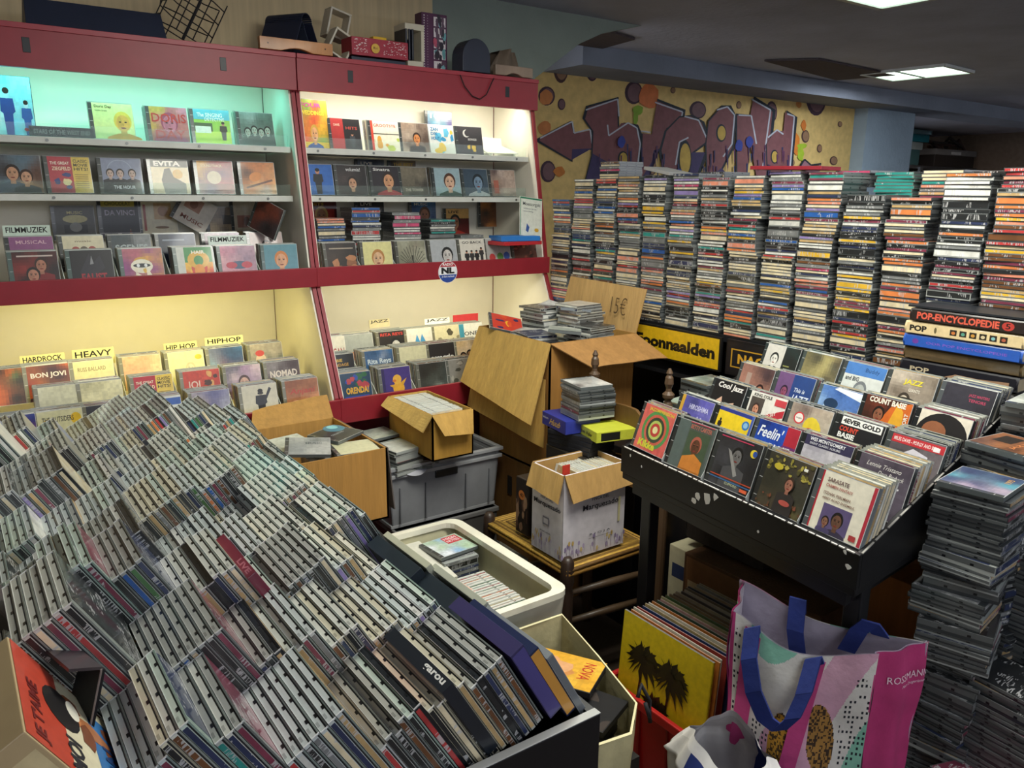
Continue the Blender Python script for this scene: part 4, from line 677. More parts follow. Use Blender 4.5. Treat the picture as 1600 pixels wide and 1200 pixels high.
lay_disc('clear disc case lying at the rear of the open brown box', Art('#c4c8c0').photo(4, ['#c4c8c0', '#a8aca4', '#e0e0d8'], 1), .87, 2.50, .775, 10, (4, 0)); lay_disc('grey lettered disc lying in the open brown box', Art('#8c9090').photo(5, ['#8c9090', '#b0b0ac', '#606868'], 2).txt('MUSIC', .4, .6, .4, .12, '#50585c'), .885, 2.36, .80, -22, (8, 4))
lay_disc('black disc with a blue glow lying in the open brown box', Art('#18242c').ell(.75, .8, .3, .3, '#3c8098').ell(.8, .9, .15, .16, '#90d0d8').txt('COLLECTED', .2, .4, .5, .08, '#a8b4b8'), 1.015, 2.44, .80, 30, (2, 0)); lay_disc('cream sleeve lying beneath the black glowing disc', Art('#d0cca8'), 1.02, 2.31, .785, -8)
filed(10, MX.Translation((.95, 2.27, .645)) @ MX.Rotation(R(-12), 4, 'X'), 'case standing inside the open brown box beside the rack', 'cases standing in the open brown box', name='packed_disc', colors=('white', 'cream', 'grey'))
# grey crate
tC = open_box('plastic_crate', 'grey plastic crate heaped with discs in front of the cabinets', 'crate', 1.25, 1.745, 2.53, 2.90, .37, .61, '#86878a', 'plastic', th=.005, taper=.07)
for z, o_ in ((.235, .012), (.205, .009), (0.0, -.012)):
    m = MB(); a, d = .2475+o_, .185+o_; i_ = .2475-.008 if o_ > 0 else .2475-.02; j_ = .185-.008 if o_ > 0 else .185-.02
    for lo, hi in (((-a, -d, z-.008), (a, -j_, z+.006)), ((-a, j_, z-.008), (a, d, z+.006)), ((-a, -j_, z-.008), (-i_, j_, z+.006)), ((i_, -j_, z-.008), (a, j_, z+.006))): m.box(lo, hi, '#9b9c9e')
    m.build('rim' if z > .1 else 'foot_rim', 'plastic', tC, bevel=.002)
m = MB(); m.box((-.05, -.1905, .165), (.05, -.181, .195), '#26282a'); m.build('hand_hole', 'plastic', tC, bevel=.004)
for x in (-.2, -.09, .09, .2): m = MB(); m.box((x-.002, -.187, .01), (x+.002, -.178, .155), '#75767a'); m.build('rib', 'plastic', tC)
b = MB(); b.box((1.22, 2.50, 0), (1.76, 2.93, .0), '#101014')
def stack(x, y, z0, n, group, label, yaw=0, name='piled_disc', colors=None, jit=.004, pale=.3):
    z = z0
    for i in range(n):
        th = rs.choice([1, 1, 1, 1, .9, 2.0]) if i < n-1 else 1
        o = bpy.data.objects.new(name, SMP if name == 'heaped_disc' or rs.random() < pale else SM); C.objects.link(o); q = rs.choice([0, 0, 0, 180])*0
        o.matrix_world = MX.Translation((x+rs.uniform(-jit, jit), y+rs.uniform(-jit, jit), z)) @ MX.Rotation(R(yaw+rs.uniform(-2.5, 2.5)), 4, 'Z') @ MX.Diagonal((1, 1, th, 1)); o.color = (*lin(SPC[rs.choice(colors or SPALL)]), 1)
        tag(o, label(n-1-i) if callable(label) else label, 'disc', group); z += .0105*th
    return z
SPALL = ['cream']*8+['white']*5+['black']*6+['grey']*5+['navy']*2+['red']*2+['burgundy']*2+['tan']*3+['orange', 'yellow', 'blue', 'teal', 'salmon', 'salmon', 'lilac', 'brown', 'pink']
def spine_geo(b, m1=1, col='#ffffff', body='#3a3e40'):   # lying case: spine towards -X, centred in Y, base at z 0
    b.box((0, -.0625, .0002), (.142, .0625, .0101), body); b.box((-.0005, -.0600, .0018), (.0006, .0600, .0086), col, m1)
    for y in (-.0628, .0624): 
        b.box((.001, y, .004), (.141, y+.0004, .0098), '#5d6060'); 
        for x in (.04, .095): b.box((x, y-.0001 if y < 0 else y+.0003, .0042), (x+.007, y+.0002 if y < 0 else y+.0006, .0068), '#15171a')
    b.box((-.0002, -.0625, .0098), (.142, -.0618, .0103), '#8a8d8c'); b.box((-.0002, .0618, .0098), (.142, .0625, .0103), '#8a8d8c'); b.box((-.0003, -.0625, .0092), (.0003, .0625, .0102), '#6d7070')
    b.box((.014, -.060, .0101), (.140, .060, .01035), col, m1)
b = MB(); spine_geo(b); o = b.build('stacked_disc', ['gloss', 'spine_flat']); SM = o.data; bpy.data.objects.remove(o)
b = MB(); spine_geo(b, 1, '#ffffff', '#a4a8a4'); o = b.build('stacked_disc', ['gloss', 'spine_flat']); SMP = o.data; bpy.data.objects.remove(o)
# stack on the crate
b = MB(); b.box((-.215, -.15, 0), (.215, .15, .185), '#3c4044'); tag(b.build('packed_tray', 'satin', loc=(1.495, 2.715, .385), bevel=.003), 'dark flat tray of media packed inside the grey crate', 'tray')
z = stack(1.31, 2.66, .58, 8, 'discs piled on the grey crate', lambda i: f'lying disc, {onth(i)} of the pile on the grey crate', yaw=-80, colors=['white', 'cream', 'red', 'cream', 'grey'], pale=.8)
lay_disc('pale glossy disc on top of the pile on the grey crate', Art('#c4c8b8').photo(5, ['#c4c8b8', '#dcdcd0', '#d8c49c', '#9ca49c'], 5), 1.31, 2.735, z+.001, 8)
lay_disc('disc with a coloured comic cover lying at the crate corner', Art('#50606c').photo(7, ['#50606c', '#c8783c', '#2c3c5c', '#b8a890', '#a03c34'], 5), 1.42, 2.60, .605, -28, (3, 2)); lay_disc('disc in clear case lying under the comic cover', Art('#70787a').photo(5, ['#70787a', '#a8aca8'], 6), 1.375, 2.585, .59, -20)
b = MB(); b.tube([(0, 0, 0), (0, 0, .0012)], .06, '#bcbcc4', 32); b.tube([(0, 0, .0012), (0, 0, .0016)], .024, '#b87040', 24); b.tube([(0, 0, .0016), (0, 0, .0018)], .008, '#303034', 16); tag(b.build('bare_disc', 'gloss', M=MX.Translation((1.36, 2.556, .60)) @ MX.Rotation(R(30), 4, 'X')), 'bare silver disc with orange label lying at the crate rim', 'disc')
b = MB(); b.box((0, 0, 0), (.15, .19, .015), '#a8aaac'); tag(b.build('plastic_sleeve', 'satin', M=MX.Translation((1.60, 2.72, .575)) @ MX.Rotation(R(-25), 4, 'Y')), 'grey plastic sleeve slanting in the crate beside the small box', 'sleeve')
# small brown box of slim cases
tS = open_box('cardboard_box', 'small brown cardboard box of white-edged cases standing on the grey crate', 'box', 1.375, 1.55, 2.42, 2.765, .66, .835, '#b08434', inner='#c9a257'); tS.location.z = .645
flap(tS, [(1.55, 2.42, .82), (1.375, 2.42, .82), (1.40, 2.375, .75), (1.53, 2.385, .735)], '#c39a50'); flap(tS, [(1.375, 2.42, .82), (1.375, 2.765, .82), (1.335, 2.75, .79), (1.34, 2.43, .76)], '#caa55c')
filed(28, MX.Translation((1.4625, 2.445, .69)) @ MX.Rotation(R(-6), 4, 'X') @ MX.Diagonal((1, .94, 1, 1)), 'white-edged case standing in the small brown box', 'cases in the small brown box', name='packed_disc', colors=('white', 'cream', 'white', 'grey'))
# things under the crate
for x, y, wd, dp, h, c, lb in [(1.24, 2.50, .50, .35, .20, '#1a1b20', 'black storage box beneath the grey crate'), (1.27, 2.52, .46, .34, .155, '#4c4a48', 'grey lidded box between the crate and the black box')]:
    b = MB(); b.box((0, 0, 0), (wd, dp, h), c); b.box((-.006, -.006, h-.02), (wd+.006, dp+.006, h), mix(c, '#ffffff', .1)); tag(b.build('storage_box', 'satin', loc=(x, y, 0 if c[1] == '1' else .205), bevel=.004), lb, 'box')

# white tub
tT = open_box('plastic_tub', 'translucent white plastic tub of discs behind the heap', 'tub', .90, 1.31, 1.57, 2.16, .34, .525, '#d8d6c4', 'plastic', th=.004, taper=.06, inner='#cfcaa8')
m = MB(); a, d = .205, .295
pts = []
for cx, cy, a0 in ((a-.03, d-.03, 0), (-a+.03, d-.03, 90), (-a+.03, -d+.03, 180), (a-.03, -d+.03, 270)):
    for k in range(5): pts.append((cx+.042*cos(R(a0+k*22.5)), cy+.042*sin(R(a0+k*22.5))))
pin = [(x*(1-.03/abs(.2)), y*(1-.022/.3)) for x, y in pts]; n = len(pts)
vs = [(x, y, .19) for x, y in pts]+[(x, y, .19) for x, y in pin]+[(x, y, .172) for x, y in pts]+[(x, y, .172) for x, y in pin]
m.geo(vs, [f for i in range(n) for f in ((i, (i+1) % n, n+(i+1) % n, n+i), (2*n+(i+1) % n, (i+1) % n, i, 2*n+i), (n+i, n+(i+1) % n, 3*n+(i+1) % n, 3*n+i), (3*n+i, 3*n+(i+1) % n, 2*n+(i+1) % n, 2*n+i))], '#ebe8d6'); m.build('rim', 'plastic', tT)
def highart(): return Art('#c8d4e4').photo(8, ['#88b0d8', '#dce4ec', '#b0c8a8', '#e8ecf4', '#6890c0'], 4).rect(.5, .55, .95, .95, '#c83c48').txt('HIGH', .54, .78, .36, .12, '#f0e8ec').txt('NOTES', .54, .62, .36, .12, '#f0e8ec')
stack(1.215, 1.965, .352, 11, 'discs piled in the white tub', lambda i: f'lying disc, {onth(i)} of the pile in the white tub', yaw=90, colors=['black', 'black', 'grey', 'navy'])
lay_disc('disc with pale blue cover and red label on the tub pile', highart(), 1.215, 2.045, .492, 5, (0, 0))
lay_disc('disc with swirling peach and cream cover lying in the tub', Art('#dcc8a8').photo(8, ['#e8dcc8', '#d8a880', '#c8c0a8', '#e0b0a0', '#c8d0a0'], 8), 1.07, 1.83, .475, 12, (6, 4)); lay_disc('clear disc case under the peach cover in the tub', Art('#909c94'), 1.08, 1.80, .452, 4, (3, 3))
b = MB(); b.box((0, 0, 0), (.24, .24, .012), '#d4d2c4'); tag(b.build('paper_sheet', 'paper', M=MX.Translation((.92, 1.9, .46)) @ MX.Rotation(R(6), 4, 'X')), 'blank white card lying at the back of the tub', 'card')
filed(16, MX.Translation((1.17, 1.635, .352)) @ MX.Rotation(R(-8), 4, 'X'), 'case with coloured spine standing in the near end of the white tub', 'cases standing in the white tub', name='packed_disc', colors=('red', 'green', 'white', 'orange', 'teal', 'cream'), step=.0135)
b = MB(); b.box((.92, 1.58, 0), (1.29, 2.14, .335), '#1d1b1e'); tag(b.build('storage_box', 'satin', bevel=.004), 'dark box on the floor carrying the white tub', 'box')

# cream fabric bag with two film boxes
def fabric_bag():
    t = thing('storage_bag', 'cream fabric storage bag with a black cord between rack and red crate', 'bag', (1.08, 1.28, 0)); o = V((1.08, 1.28, 0))
    ring = [(.94, 1.52), (1.25, 1.51), (1.225, 1.33), (1.185, 1.15), (1.06, 1.04), (.93, 1.06)]; zt = [.50, .50, .475, .46, .50, .50]
    for i in range(6):
        (xa, ya), (xb, yb) = ring[i], ring[(i+1) % 6]; m = MB()
        def P(u, v, ins=0): 
            x, y = xa+(xb-xa)*u, ya+(yb-ya)*u; z = (zt[i]*(1-u)+zt[(i+1) % 6]*u)*v; cx, cy = 1.08, 1.28; f = .9+.1*v+.012*sin(7*u+3*v)*(u*(1-u)*4)-.03*ins; return V((cx+(x-cx)*f, cy+(y-cy)*f, z))-o
        m.grid(lambda u, v: P(1-u, v), 8, 10, lambda u, v: '#c9bf92'); m.grid(lambda u, v: P(u, v, 1), 8, 10, lambda u, v: '#b9ae84')
        m.geo([P(0, 1), P(1, 1), P(1, 1, 1), P(0, 1, 1)], [(0, 1, 2, 3)], '#d8cfa4'); m.build('side_panel', 'fabric', t, smooth=True)
    m = MB(); m.tube([V(p)-o for p in [(1.195, 1.16, .465), (1.215, 1.17, .485), (1.225, 1.15, .45), (1.22, 1.14, .40), (1.205, 1.13, .43), (1.2, 1.14, .46)]], .005, '#14141a'); m.build('cord', 'matte', t, smooth=True)
fabric_bag()
def lay_book(name, label, cat, art, x, y, z, yaw, wd, ht, th, body, tilt=(0, 0)):
    return bookish(name, label, cat, art, MX.Translation((x, y, z)) @ MX.Rotation(R(yaw), 4, 'Z') @ MX.Rotation(R(tilt[0]), 4, 'X') @ MX.Rotation(R(tilt[1]), 4, 'Y') @ MX.Rotation(R(-90), 4, 'X') @ MX.Translation((0, -th, -ht/2)), wd, ht, th, body)
nova = Art('#d8a02c').photo(6, ['#d8a02c', '#e0b040', '#d09428'], 2).blot(5, ['#c8884c', '#d8a070', '#b86c38'], 5, (.12, .26), (.1, .1, .9, .5)).ell(.35, .3, .18, .12, '#d89c68').txt('NOVA', .15, .74, .55, .16, '#b83424', bold=.01).line(.1, .1, .6, .35, .05, '#6a3420')
lay_book('film_case', 'golden film case with reclining face on top in the cream bag', 'film case', nova, 1.12, 1.345, .455, -150, .135, .19, .015, '#1c1c20')
lay_book('film_case', 'black film case with pale capitals under the golden one', 'film case', Art('#1a1a1c').blot(4, ['#3c3430', '#584840'], 3, (.1, .2)).txt('CHER', .5, .15, .4, .14, '#c8b890', bold=.03), 1.09, 1.245, .43, -158, .135, .19, .015, '#18181a')
for i in range(5): lay_book('film_case', 'black film case deep in the pile in the cream bag', 'film case', Art('#1c1c20'), 1.085, 1.27, .35+.0155*i, -155+i, .135, .19, .015, '#18181c')['group'] = 'black film cases in the cream bag'
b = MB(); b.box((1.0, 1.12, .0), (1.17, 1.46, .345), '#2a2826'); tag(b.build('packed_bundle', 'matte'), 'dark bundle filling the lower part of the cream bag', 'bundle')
#PART4

# ================================================================== the large moving box with flaps open
tB = open_box('moving_box', 'large open cardboard moving box overflowing with disc cases', 'box', 1.79, 2.22, 2.27, 2.75, .56, 1.065, '#9a6c30', inner='#b08440')
flap(tB, [(1.79, 2.27, 1.065), (1.79, 2.75, 1.065), (1.715, 2.775, .835), (1.69, 2.25, .775)], '#c9a257', sub=10)
flap(tB, [(1.775, 2.28, .93), (1.775, 2.75, .93), (1.74, 2.76, .73), (1.735, 2.23, .685)], '#b9924a', sub=10)
flap(tB, [(2.22, 2.27, 1.065), (1.79, 2.27, 1.065), (1.89, 2.145, .985), (2.26, 2.13, .985)], '#a87c46', sub=8)
fb = flap(tB, [(2.22, 2.75, 1.065), (2.22, 2.27, 1.065), (2.25, 2.25, 1.24), (2.25, 2.72, 1.25)], '#c6a066', sub=8)
b = MB()
a_ = Art('#000000'); a_.L = []; a_.txt('15\u20ac', 0, 0, 1, 1, '#5a4426', bold=-.012); a_.build(b, V((2.213, 2.42, 1.13))-tB.location, (0, -.09, -.004), (.012, 0, .07)); b.build('price_writing', 'paper', tB)
b = MB(); b.box((1.79, 2.27, 0), (2.20, 2.76, .555), '#7c5524'); b.box((1.786, 2.50, .40), (1.789, 2.53, .48), '#1c140c'); tag(b.build('moving_box', 'cardboard', bevel=.004), 'closed brown moving box under the large open one', 'box')
rm = random.Random(8)
MC = ['white', 'cream', 'grey', 'black', 'white', 'navy']
for (x, y, n, yaw, lb) in [(2.00, 2.37, 9, 8, 'beside the folded price flap'), (1.88, 2.60, 6, -60, 'at the middle'), (2.06, 2.585, 10, 95, 'at the rear corner'), (1.865, 2.42, 6, 80, 'over the hanging flap'), (2.055, 2.50, 11, 4, 'under the price flap')]:
    stack(x, y, 1.005, n, f'discs heaped in the moving box {lb}', lambda i, lb=lb: f'disc, {onth(i)} of the heap in the moving box {lb}', yaw=yaw, colors=MC, jit=.012, name='heaped_disc')
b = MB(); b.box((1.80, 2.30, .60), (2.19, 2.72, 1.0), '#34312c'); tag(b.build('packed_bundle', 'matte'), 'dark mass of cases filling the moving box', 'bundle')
lay_disc('white-edged disc lying flat on the heap in the moving box', Art('#cfd2c8').photo(4, ['#cfd2c8', '#a8b0a8'], 3), 1.93, 2.36, 1.085, 50, (4, 3)); lay_disc('disc with red and orange cover in the left corner of the moving box', Art('#c83c28').blot(7, ['#e8b030', '#d85028', '#2c2c5c'], 4), 1.86, 2.66, 1.075, -30, (20, 14)); lay_disc('grey disc tipped on the moving box heap toward the cabinets', Art('#a8aca8').photo(5, ['#a8aca8', '#70787c', '#dcdcd8'], 3), 2.08, 2.65, 1.12, 12, (9, -12)); lay_disc('open clear case tipped beside the price flap', Art('#c8c8c0'), 2.10, 2.52, 1.13, 60, (5, 9))

# ================================================================== rush-seated chair with turned posts
WD, WDL = '#33241a', '#5a4430'
def lathe(m, base, prof, col, n=12): 
    for (r0, z0), (r1, z1) in zip(prof, prof[1:]): pass
    m.tube([V(base)+V((0, 0, z)) for r, z in prof], [r for r, z in prof], col, n)
def chair():
    o = V((1.66, 2.03, 0)); t = thing('rush_chair', 'dark ladder-back chair with woven rush seat carrying the wine carton', 'chair', o)
    x0, x1, y0, y1 = 1.50, 1.835, 1.79, 2.235
    for (x, y, back_) in ((x0, y0, 0), (x0, y1, 0), (x1+.03, 1.745, 1), (x1+.03, 2.105, 1)):
        m = MB(); pr = [(.015, 0), (.019, .05), (.019, .16), (.023, .18), (.019, .2), (.021, .36), (.017, .38), (.023, .40), (.021, .47), (.012, .485)]
        if back_: pr = [(.015, 0), (.019, .05), (.020, .4), (.020, .80), (.014, .81), (.024, .825), (.024, .855), (.012, .87), (.018, .885), (.022, .915), (.014, .945), (.009, .955), (.019, .965), (.020, .975), (.010, .985), (.009, .995), (.015, 1.01), (.013, 1.03), (.008, 1.038), (.011, 1.045), (.004, 1.06)]
        lathe(m, V((x, y, 0))-o, pr, WDL if back_ else WD); m.build('back_post' if back_ else 'leg', 'wood', t, smooth=not back_)
    m = MB()      # woven seat: four triangles of cords running into the corners
    c = V(((x0+x1)/2, (y0+y1)/2, .452))-o; cs = [V((x0-.01, y0-.015, .452))-o, V((x1+.02, y0-.015, .452))-o, V((x1+.02, y1+.01, .452))-o, V((x0-.01, y1+.01, .452))-o]; g = random.Random(2)
    for i in range(4):
        a_, b_ = cs[i], cs[(i+1) % 4]; N = 26
        for k in range(N):
            u = 1-k/N; p, q = c+(a_-c)*u, c+(b_-c)*u; dz = V((0, 0, .004-.010*(u**4)))
            m.tube([p+dz, (p+q)/2+dz+V((0, 0, .001)), q+dz], .0062, mix('#d0a448', '#5c3c14', g.random()**1.5), 6)
            if u > .9: m.tube([p+dz-V((0, 0, .014)), q+dz-V((0, 0, .014))], .0075, mix('#b8882c', '#6a4418', g.random()*.6), 6)
    m.build('seat', 'straw', t, smooth=True)
    for z, k in ((.62, 0), (.80, .0)):
        m = MB(); x = x1+.03-o.x; ya, yb = 1.745-o.y, 2.105-o.y; N = 14; pts = [(ya+(yb-ya)*i/N, z+.055+.03*sin(pi*i/N)+(.014 if 5 <= i <= 9 else 0)) for i in range(N+1)]+[(yb-(yb-ya)*i/N, z-.0) for i in range(N+1)]
        m.slab([(x-.006, y_, z_) for y_, z_ in pts], .012, '#6a4c28'); m.build('back_slat', 'wood', t)
    for (a_, b_, z) in (((x0, y0), (x0, y1), .22), ((x0, y0), (x0, y1), .34), ((x0, y0), (x1+.03, 1.75), .26), ((x0, y0), (x1+.03, 1.75), .36), ((x0, y1), (x1+.03, 2.1), .26)):
        m = MB(); m.tube([V((*a_, z))-o, V(((a_[0]+b_[0])/2, (a_[1]+b_[1])/2, z))-o, V((*b_, z))-o], [.009, .013, .009], '#4c3a28', 8); m.build('stretcher', 'wood', t, smooth=True)
chair()
# wine carton
def wine():
    x0, x1, y0, y1, z0, z1 = 1.485, 1.745, 1.80, 1.96, .468, .755
    t = open_box('wine_carton', 'white wine carton with brown flaps standing on the rush chair', 'box', x0, x1, y0, y1, z0, z1, '#d4cdd0', 'paper', inner='#b08a50'); o = V(t.location)
    def side(art, org, u, v, nm): m = MB(); art.build(m, V(org)-o, u, v); m.build(nm, 'paper', t)
    def base(w_):
        a = Art('#d6d0d4'); g = random.Random(int(w_*10))
        for i in range(26): cx = g.random(); h_ = g.uniform(.04, .22); a.line(cx, .02, cx+g.uniform(-.03, .03), h_, .006, '#9a8a9c'); a.ell(cx+g.uniform(-.02, .02), h_, .018, .03, g.choice(['#a898b8', '#c8a860', '#8c7c9c', '#d0b878', '#b8a8c4']), 7)
        return a
    a = base(.5).txt('Marquesado', .08, .54, .86, .075, '#2c2a30', bold=.02).txt('FINCA DEL', .3, .64, .4, .032, '#3c3a40').txt('etienne', .1, .82, .7, .1, '#3c3a40', shear=.3, bold=0).rect(.38, .34, .58, .44, '#7c7a84').rect(.41, .36, .55, .42, '#c8c4c8').txt('RIOJA', .3, .24, .35, .025, '#5c5a60'); side(a, (x0-.0008, y1, z0), (0, -(y1-y0), 0), (0, 0, z1-z0), 'printed_side')
    a = base(.9).txt('Marquesado', .3, .52, .58, .085, '#2c2a30', bold=.02).txt('FINCA DEL', .44, .635, .28, .035, '#3c3a40').txt('ETIENNE', .2, .78, .6, .1, '#3c3a40', shear=.3, bold=0).txt('R I O J A', .42, .22, .34, .03, '#5c5a60').line(.40, .19, .8, .19, .004, '#5c5a60').rect(.88, .3, .915, .6, '#c8c090'); side(a, (x0, y0-.0008, z0), (x1-x0, 0, 0), (0, 0, z1-z0), 'printed_side')
    flap(t, [(x0, y1, z1), (x0, y0, z1), (x0-.025, y0-.004, z1-.085), (x0-.02, y1+.004, z1-.075)], '#c39c5c', sub=8); flap(t, [(x0, y0, z1), (x1, y0, z1), (x1+.012, y0-.03, z1-.07), (x0+.014, y0-.028, z1-.085)], '#b08a50', sub=8)
    flap(t, [(x1, y1, z1), (x0, y1, z1), (x0+.02, y1+.04, z1-.05), (x1-.02, y1+.04, z1-.05)], '#b08a50', sub=4)
    filed(17, MX.Translation((1.53, 1.880, .628)) @ MX.Rotation(R(-90), 4, 'Z') @ MX.Rotation(R(-16), 4, 'X') @ MX.Diagonal((.98, .98, .9, 1)), 'case standing inside the white wine carton', 'cases standing in the wine carton', name='packed_disc', colors=('white', 'cream', 'tan'), step=.0112)
    b = MB(); b.box((0, 0, 0), (.03, .002, .05), '#c83828'); tag(b.build('divider_card', 'paper', M=MX.Translation((1.515, 1.845, .72))), 'small red marker card in the wine carton', 'card')
wine()
lay_book('story_tin', 'dark printed tin behind the wine carton on the rush seat', 'tin', Art('#2a2420').blot(10, ['#5c4438', '#7c5c44', '#3c3028'], 5, (.05, .14)).ell(.7, .75, .14, .1, '#c88838').txt('40', .62, .7, .16, .1, '#2c1c14', bold=.02), 1.56, 2.02, .49, 0, .2, .1, .001, '#2a2420') if False else None
b = MB(); b.box((-.065, -.035, 0), (.065, .035, .20), '#28201c'); o = b.build('printed_carton', 'satin', loc=(1.57, 2.045, .47), bevel=.004); tag(o, 'narrow dark printed carton standing behind the wine carton', 'box')
c = MB(); Art('#2a2420').blot(16, ['#5c4438', '#8c6c54', '#3c3028', '#a88468'], 5, (.06, .16), (0, 0, 1, .7)).ell(.5, .72, .26, .09, '#c87838').txt('40', .36, .68, .28, .08, '#2c1c14', bold=.02).build(c, (-.0655, .033, .004), (0, -.066, 0), (0, 0, .19)); c.build('printed_side', 'print', o)
# film boxes and discs piled at the back of the seat
FX, FY = 1.755, 2.02
b = MB(); b.box((1.67, 1.93, .468), (1.82, 2.13, .74), '#26221e'); tag(b.build('printed_carton', 'satin', bevel=.003), 'dark carton on the rush seat beneath the piled film boxes', 'box')
for i in range(4): lay_book('film_case', '', 'film case', Art('#20242c').txt('FILM', .1, .4, .5, .2, '#8c8c90'), 1.745, 2.03, .742+.0155*i, -172+2*i, .135, .19, .015, '#1c1e24'); bpy.data.objects
for i, o in enumerate([x for x in bpy.data.objects if x.name.startswith('film_case') and not x.get('label')]): tag(o, 'dark film case in the pile on the rush chair', None, 'dark film cases piled on the rush chair')
def spine_box(name, label, cat, x, y, z, yaw, wd, dp, ht, col, art, art2=None):
    b = MB(); b.box((-wd/2, -dp/2, 0), (wd/2, dp/2, ht), col); o = b.build(name, 'satin', M=MX.Translation((x, y, z)) @ MX.Rotation(R(yaw), 4, 'Z'), bevel=.001); tag(o, label, cat)
    c = MB(); art.build(c, (-wd/2-.0006, dp/2-.002, .001), (0, -dp+.004, 0), (0, 0, ht-.002)); c.build('spine_print', 'print', o)
    if art2: c = MB(); art2.build(c, (-wd/2+.002, -dp/2-.0006, .001), (wd-.004, 0, 0), (0, 0, ht-.002)); c.build('side_print', 'print', o)
    return o
spine_box('film_box', 'thick blue film box with golden script in the pile on the chair', 'film box', 1.735, 2.075, .806, -8, .14, .16, .046, '#2b3590', Art('#2b3590').txt('Huub', .3, .25, .45, .5, '#e0b850', bold=.02, shear=.2).txt('het beste', .02, .55, .25, .2, '#c8ccd8'), Art('#2b3590'))
spine_box('film_box', 'thick yellow film box with black lettering beside the blue one', 'film box', 1.78, 1.935, .80, -12, .15, .12, .036, '#c4c840', Art('#c4c840').txt('Erwin Waller', .06, .3, .7, .4, '#24241c', bold=.03), Art('#c4c840').rect(.1, .1, .6, .9, '#20201c'))
z = stack(1.70, 2.04, .855, 9, 'discs piled on the blue film box', lambda i: f'lying disc, {onth(i)} of the pile on the blue film box', yaw=-10, colors=['black', 'grey', 'burgundy', 'grey', 'white'])
lay_disc('disc with grey mountain photograph on top of the chair pile', Art('#8c9090').photo(9, ['#b8bab8', '#50545a', '#8c9090', '#d8d8d4', '#6a4848'], 6), 1.77, 2.04, z+.001, -100)

# ================================================================== display bin on its black table
F1, F0 = V((1.381, .777, 0)), V((1.471, 1.517, 0)); A_ = (F1-F0).normalized(); Pn = V((-A_.y, A_.x, 0)); Pd = V((.995, .10, 0))
YAW = math.degrees(atan2(Pn.y, Pn.x))-90; LEN = (F1-F0).length
BM = basis_m(F0, A_, Pd, V((0, 0, 1)))      # local x along the front, local y to the back
t = thing('display_bin', 'scuffed black wooden display bin of jazz discs on a black table', 'display', F0)
BM3 = BM.to_3x3()
def sk(m): m.v = [BM3 @ v for v in m.v]; return m
def bp(nm, m, mats='satin', bev=.0015): return sk(m).build(nm, mats, t, bevel=bev)
zf, zb, D = .932, 1.10, .73
m = MB(); m.box((-.012, -.012, .858), (LEN+.012, 0, zf), '#0d0d10'); bp('front_panel', m)
for x in (-.012, LEN):
    m = MB(); m.hexa([(x, 0, .858), (x+.012, 0, .858), (x+.012, D, .858), (x, D, .858), (x, 0, zf), (x+.012, 0, zf), (x+.012, D, zb), (x, D, zb)], '#0d0d10'); bp('side_panel', m)
m = MB(); m.box((-.012, D, .858), (LEN+.012, D+.012, zb), '#0d0d10'); bp('back_panel', m)
m = MB(); m.hexa([(0, 0, .859), (LEN, 0, .859), (LEN, D, .859), (0, D, .859), (0, 0, .868), (LEN, 0, .868), (LEN, D, .868), (0, D, .868)], '#101013'); bp('bottom_board', m, bev=0)
m = MB(); g = random.Random(6); n = 40     # worn raw edge along the rim and chips on the front
for i in range(n):
    x = LEN*i/n; m.box((x, -.0125, zf-.0005-g.random()*.0015), (x+LEN/n*g.uniform(.6, 1.02), -.0085, zf+.0006), '#c8c6c0')
for i in range(14): y = D*i/14; z_ = zf+(zb-zf)*(y+.02)/D; m.hexa([(LEN+.0085, y, z_-.006), (LEN+.0124, y, z_-.006), (LEN+.0124, y+.045, z_+.004), (LEN+.0085, y+.045, z_+.004), (LEN+.0085, y, z_-.0037), (LEN+.0124, y, z_-.0037), (LEN+.0124, y+.045, z_+.0063), (LEN+.0085, y+.045, z_+.0063)], '#8c8a84')
sk(m).build('worn_edge', 'paper', t)
for x, y, r_ in ((.30, .893, .010), (.335, .90, .016), (.29, .878, .009), (.36, .915, .010), (.03, .915, .004), (.08, .90, .003), (.5, .88, .003), (LEN-.01, .90, .006), (LEN-.02, .925, .005)):
    m = MB(); pts = [(x+r_*g.uniform(.5, 1.3)*cos(a), -.0128, min(zf, y+r_*g.uniform(.5, 1.4)*sin(a))) for a in [2*pi*k/7 for k in range(7)]]; m.slab(pts, .0006, '#d8d6d0'); sk(m).build('paint_chip', 'paper', t)
for k in range(1, 5):
    m = MB(); x = LEN*k/5; x -= .0015; m.hexa([(x-.0005, .0, .869), (x+.0005, .0, .869), (x+.0005, .010, .869), (x-.0005, .010, .869), (x-.0005, .0, zf+.006), (x+.0005, .0, zf+.006), (x+.0005, .014, zf+.02), (x-.0005, .014, zf+.02)], '#b8bcb8'); bp('divider', m, bev=0)
tb = thing('side_table', 'black table standing under the jazz display bin', 'table', F0)
m = MB(); m.box((-.008, -.008, .838), (LEN+.008, D+.02, .857), '#0e0e11'); sk(m).build('tabletop', 'satin', tb, bevel=.003)
m = MB(); m.box((.02, .012, .80), (LEN-.02, .035, .838), '#0c0c0e'); sk(m).build('apron', 'satin', tb); m = MB(); m.box((LEN-.045, .045, .80), (LEN-.02, D-.045, .838), '#0c0c0e'); sk(m).build('apron', 'satin', tb)
for x in (.012, LEN-.05):
    for y in (.06, D-.055): m = MB(); m.box((x, y, 0), (x+.042, y+.042, .838), '#15161a'); sk(m).build('leg', 'satin', tb, bevel=.004)
def col_art(c, *a): return Art(c)
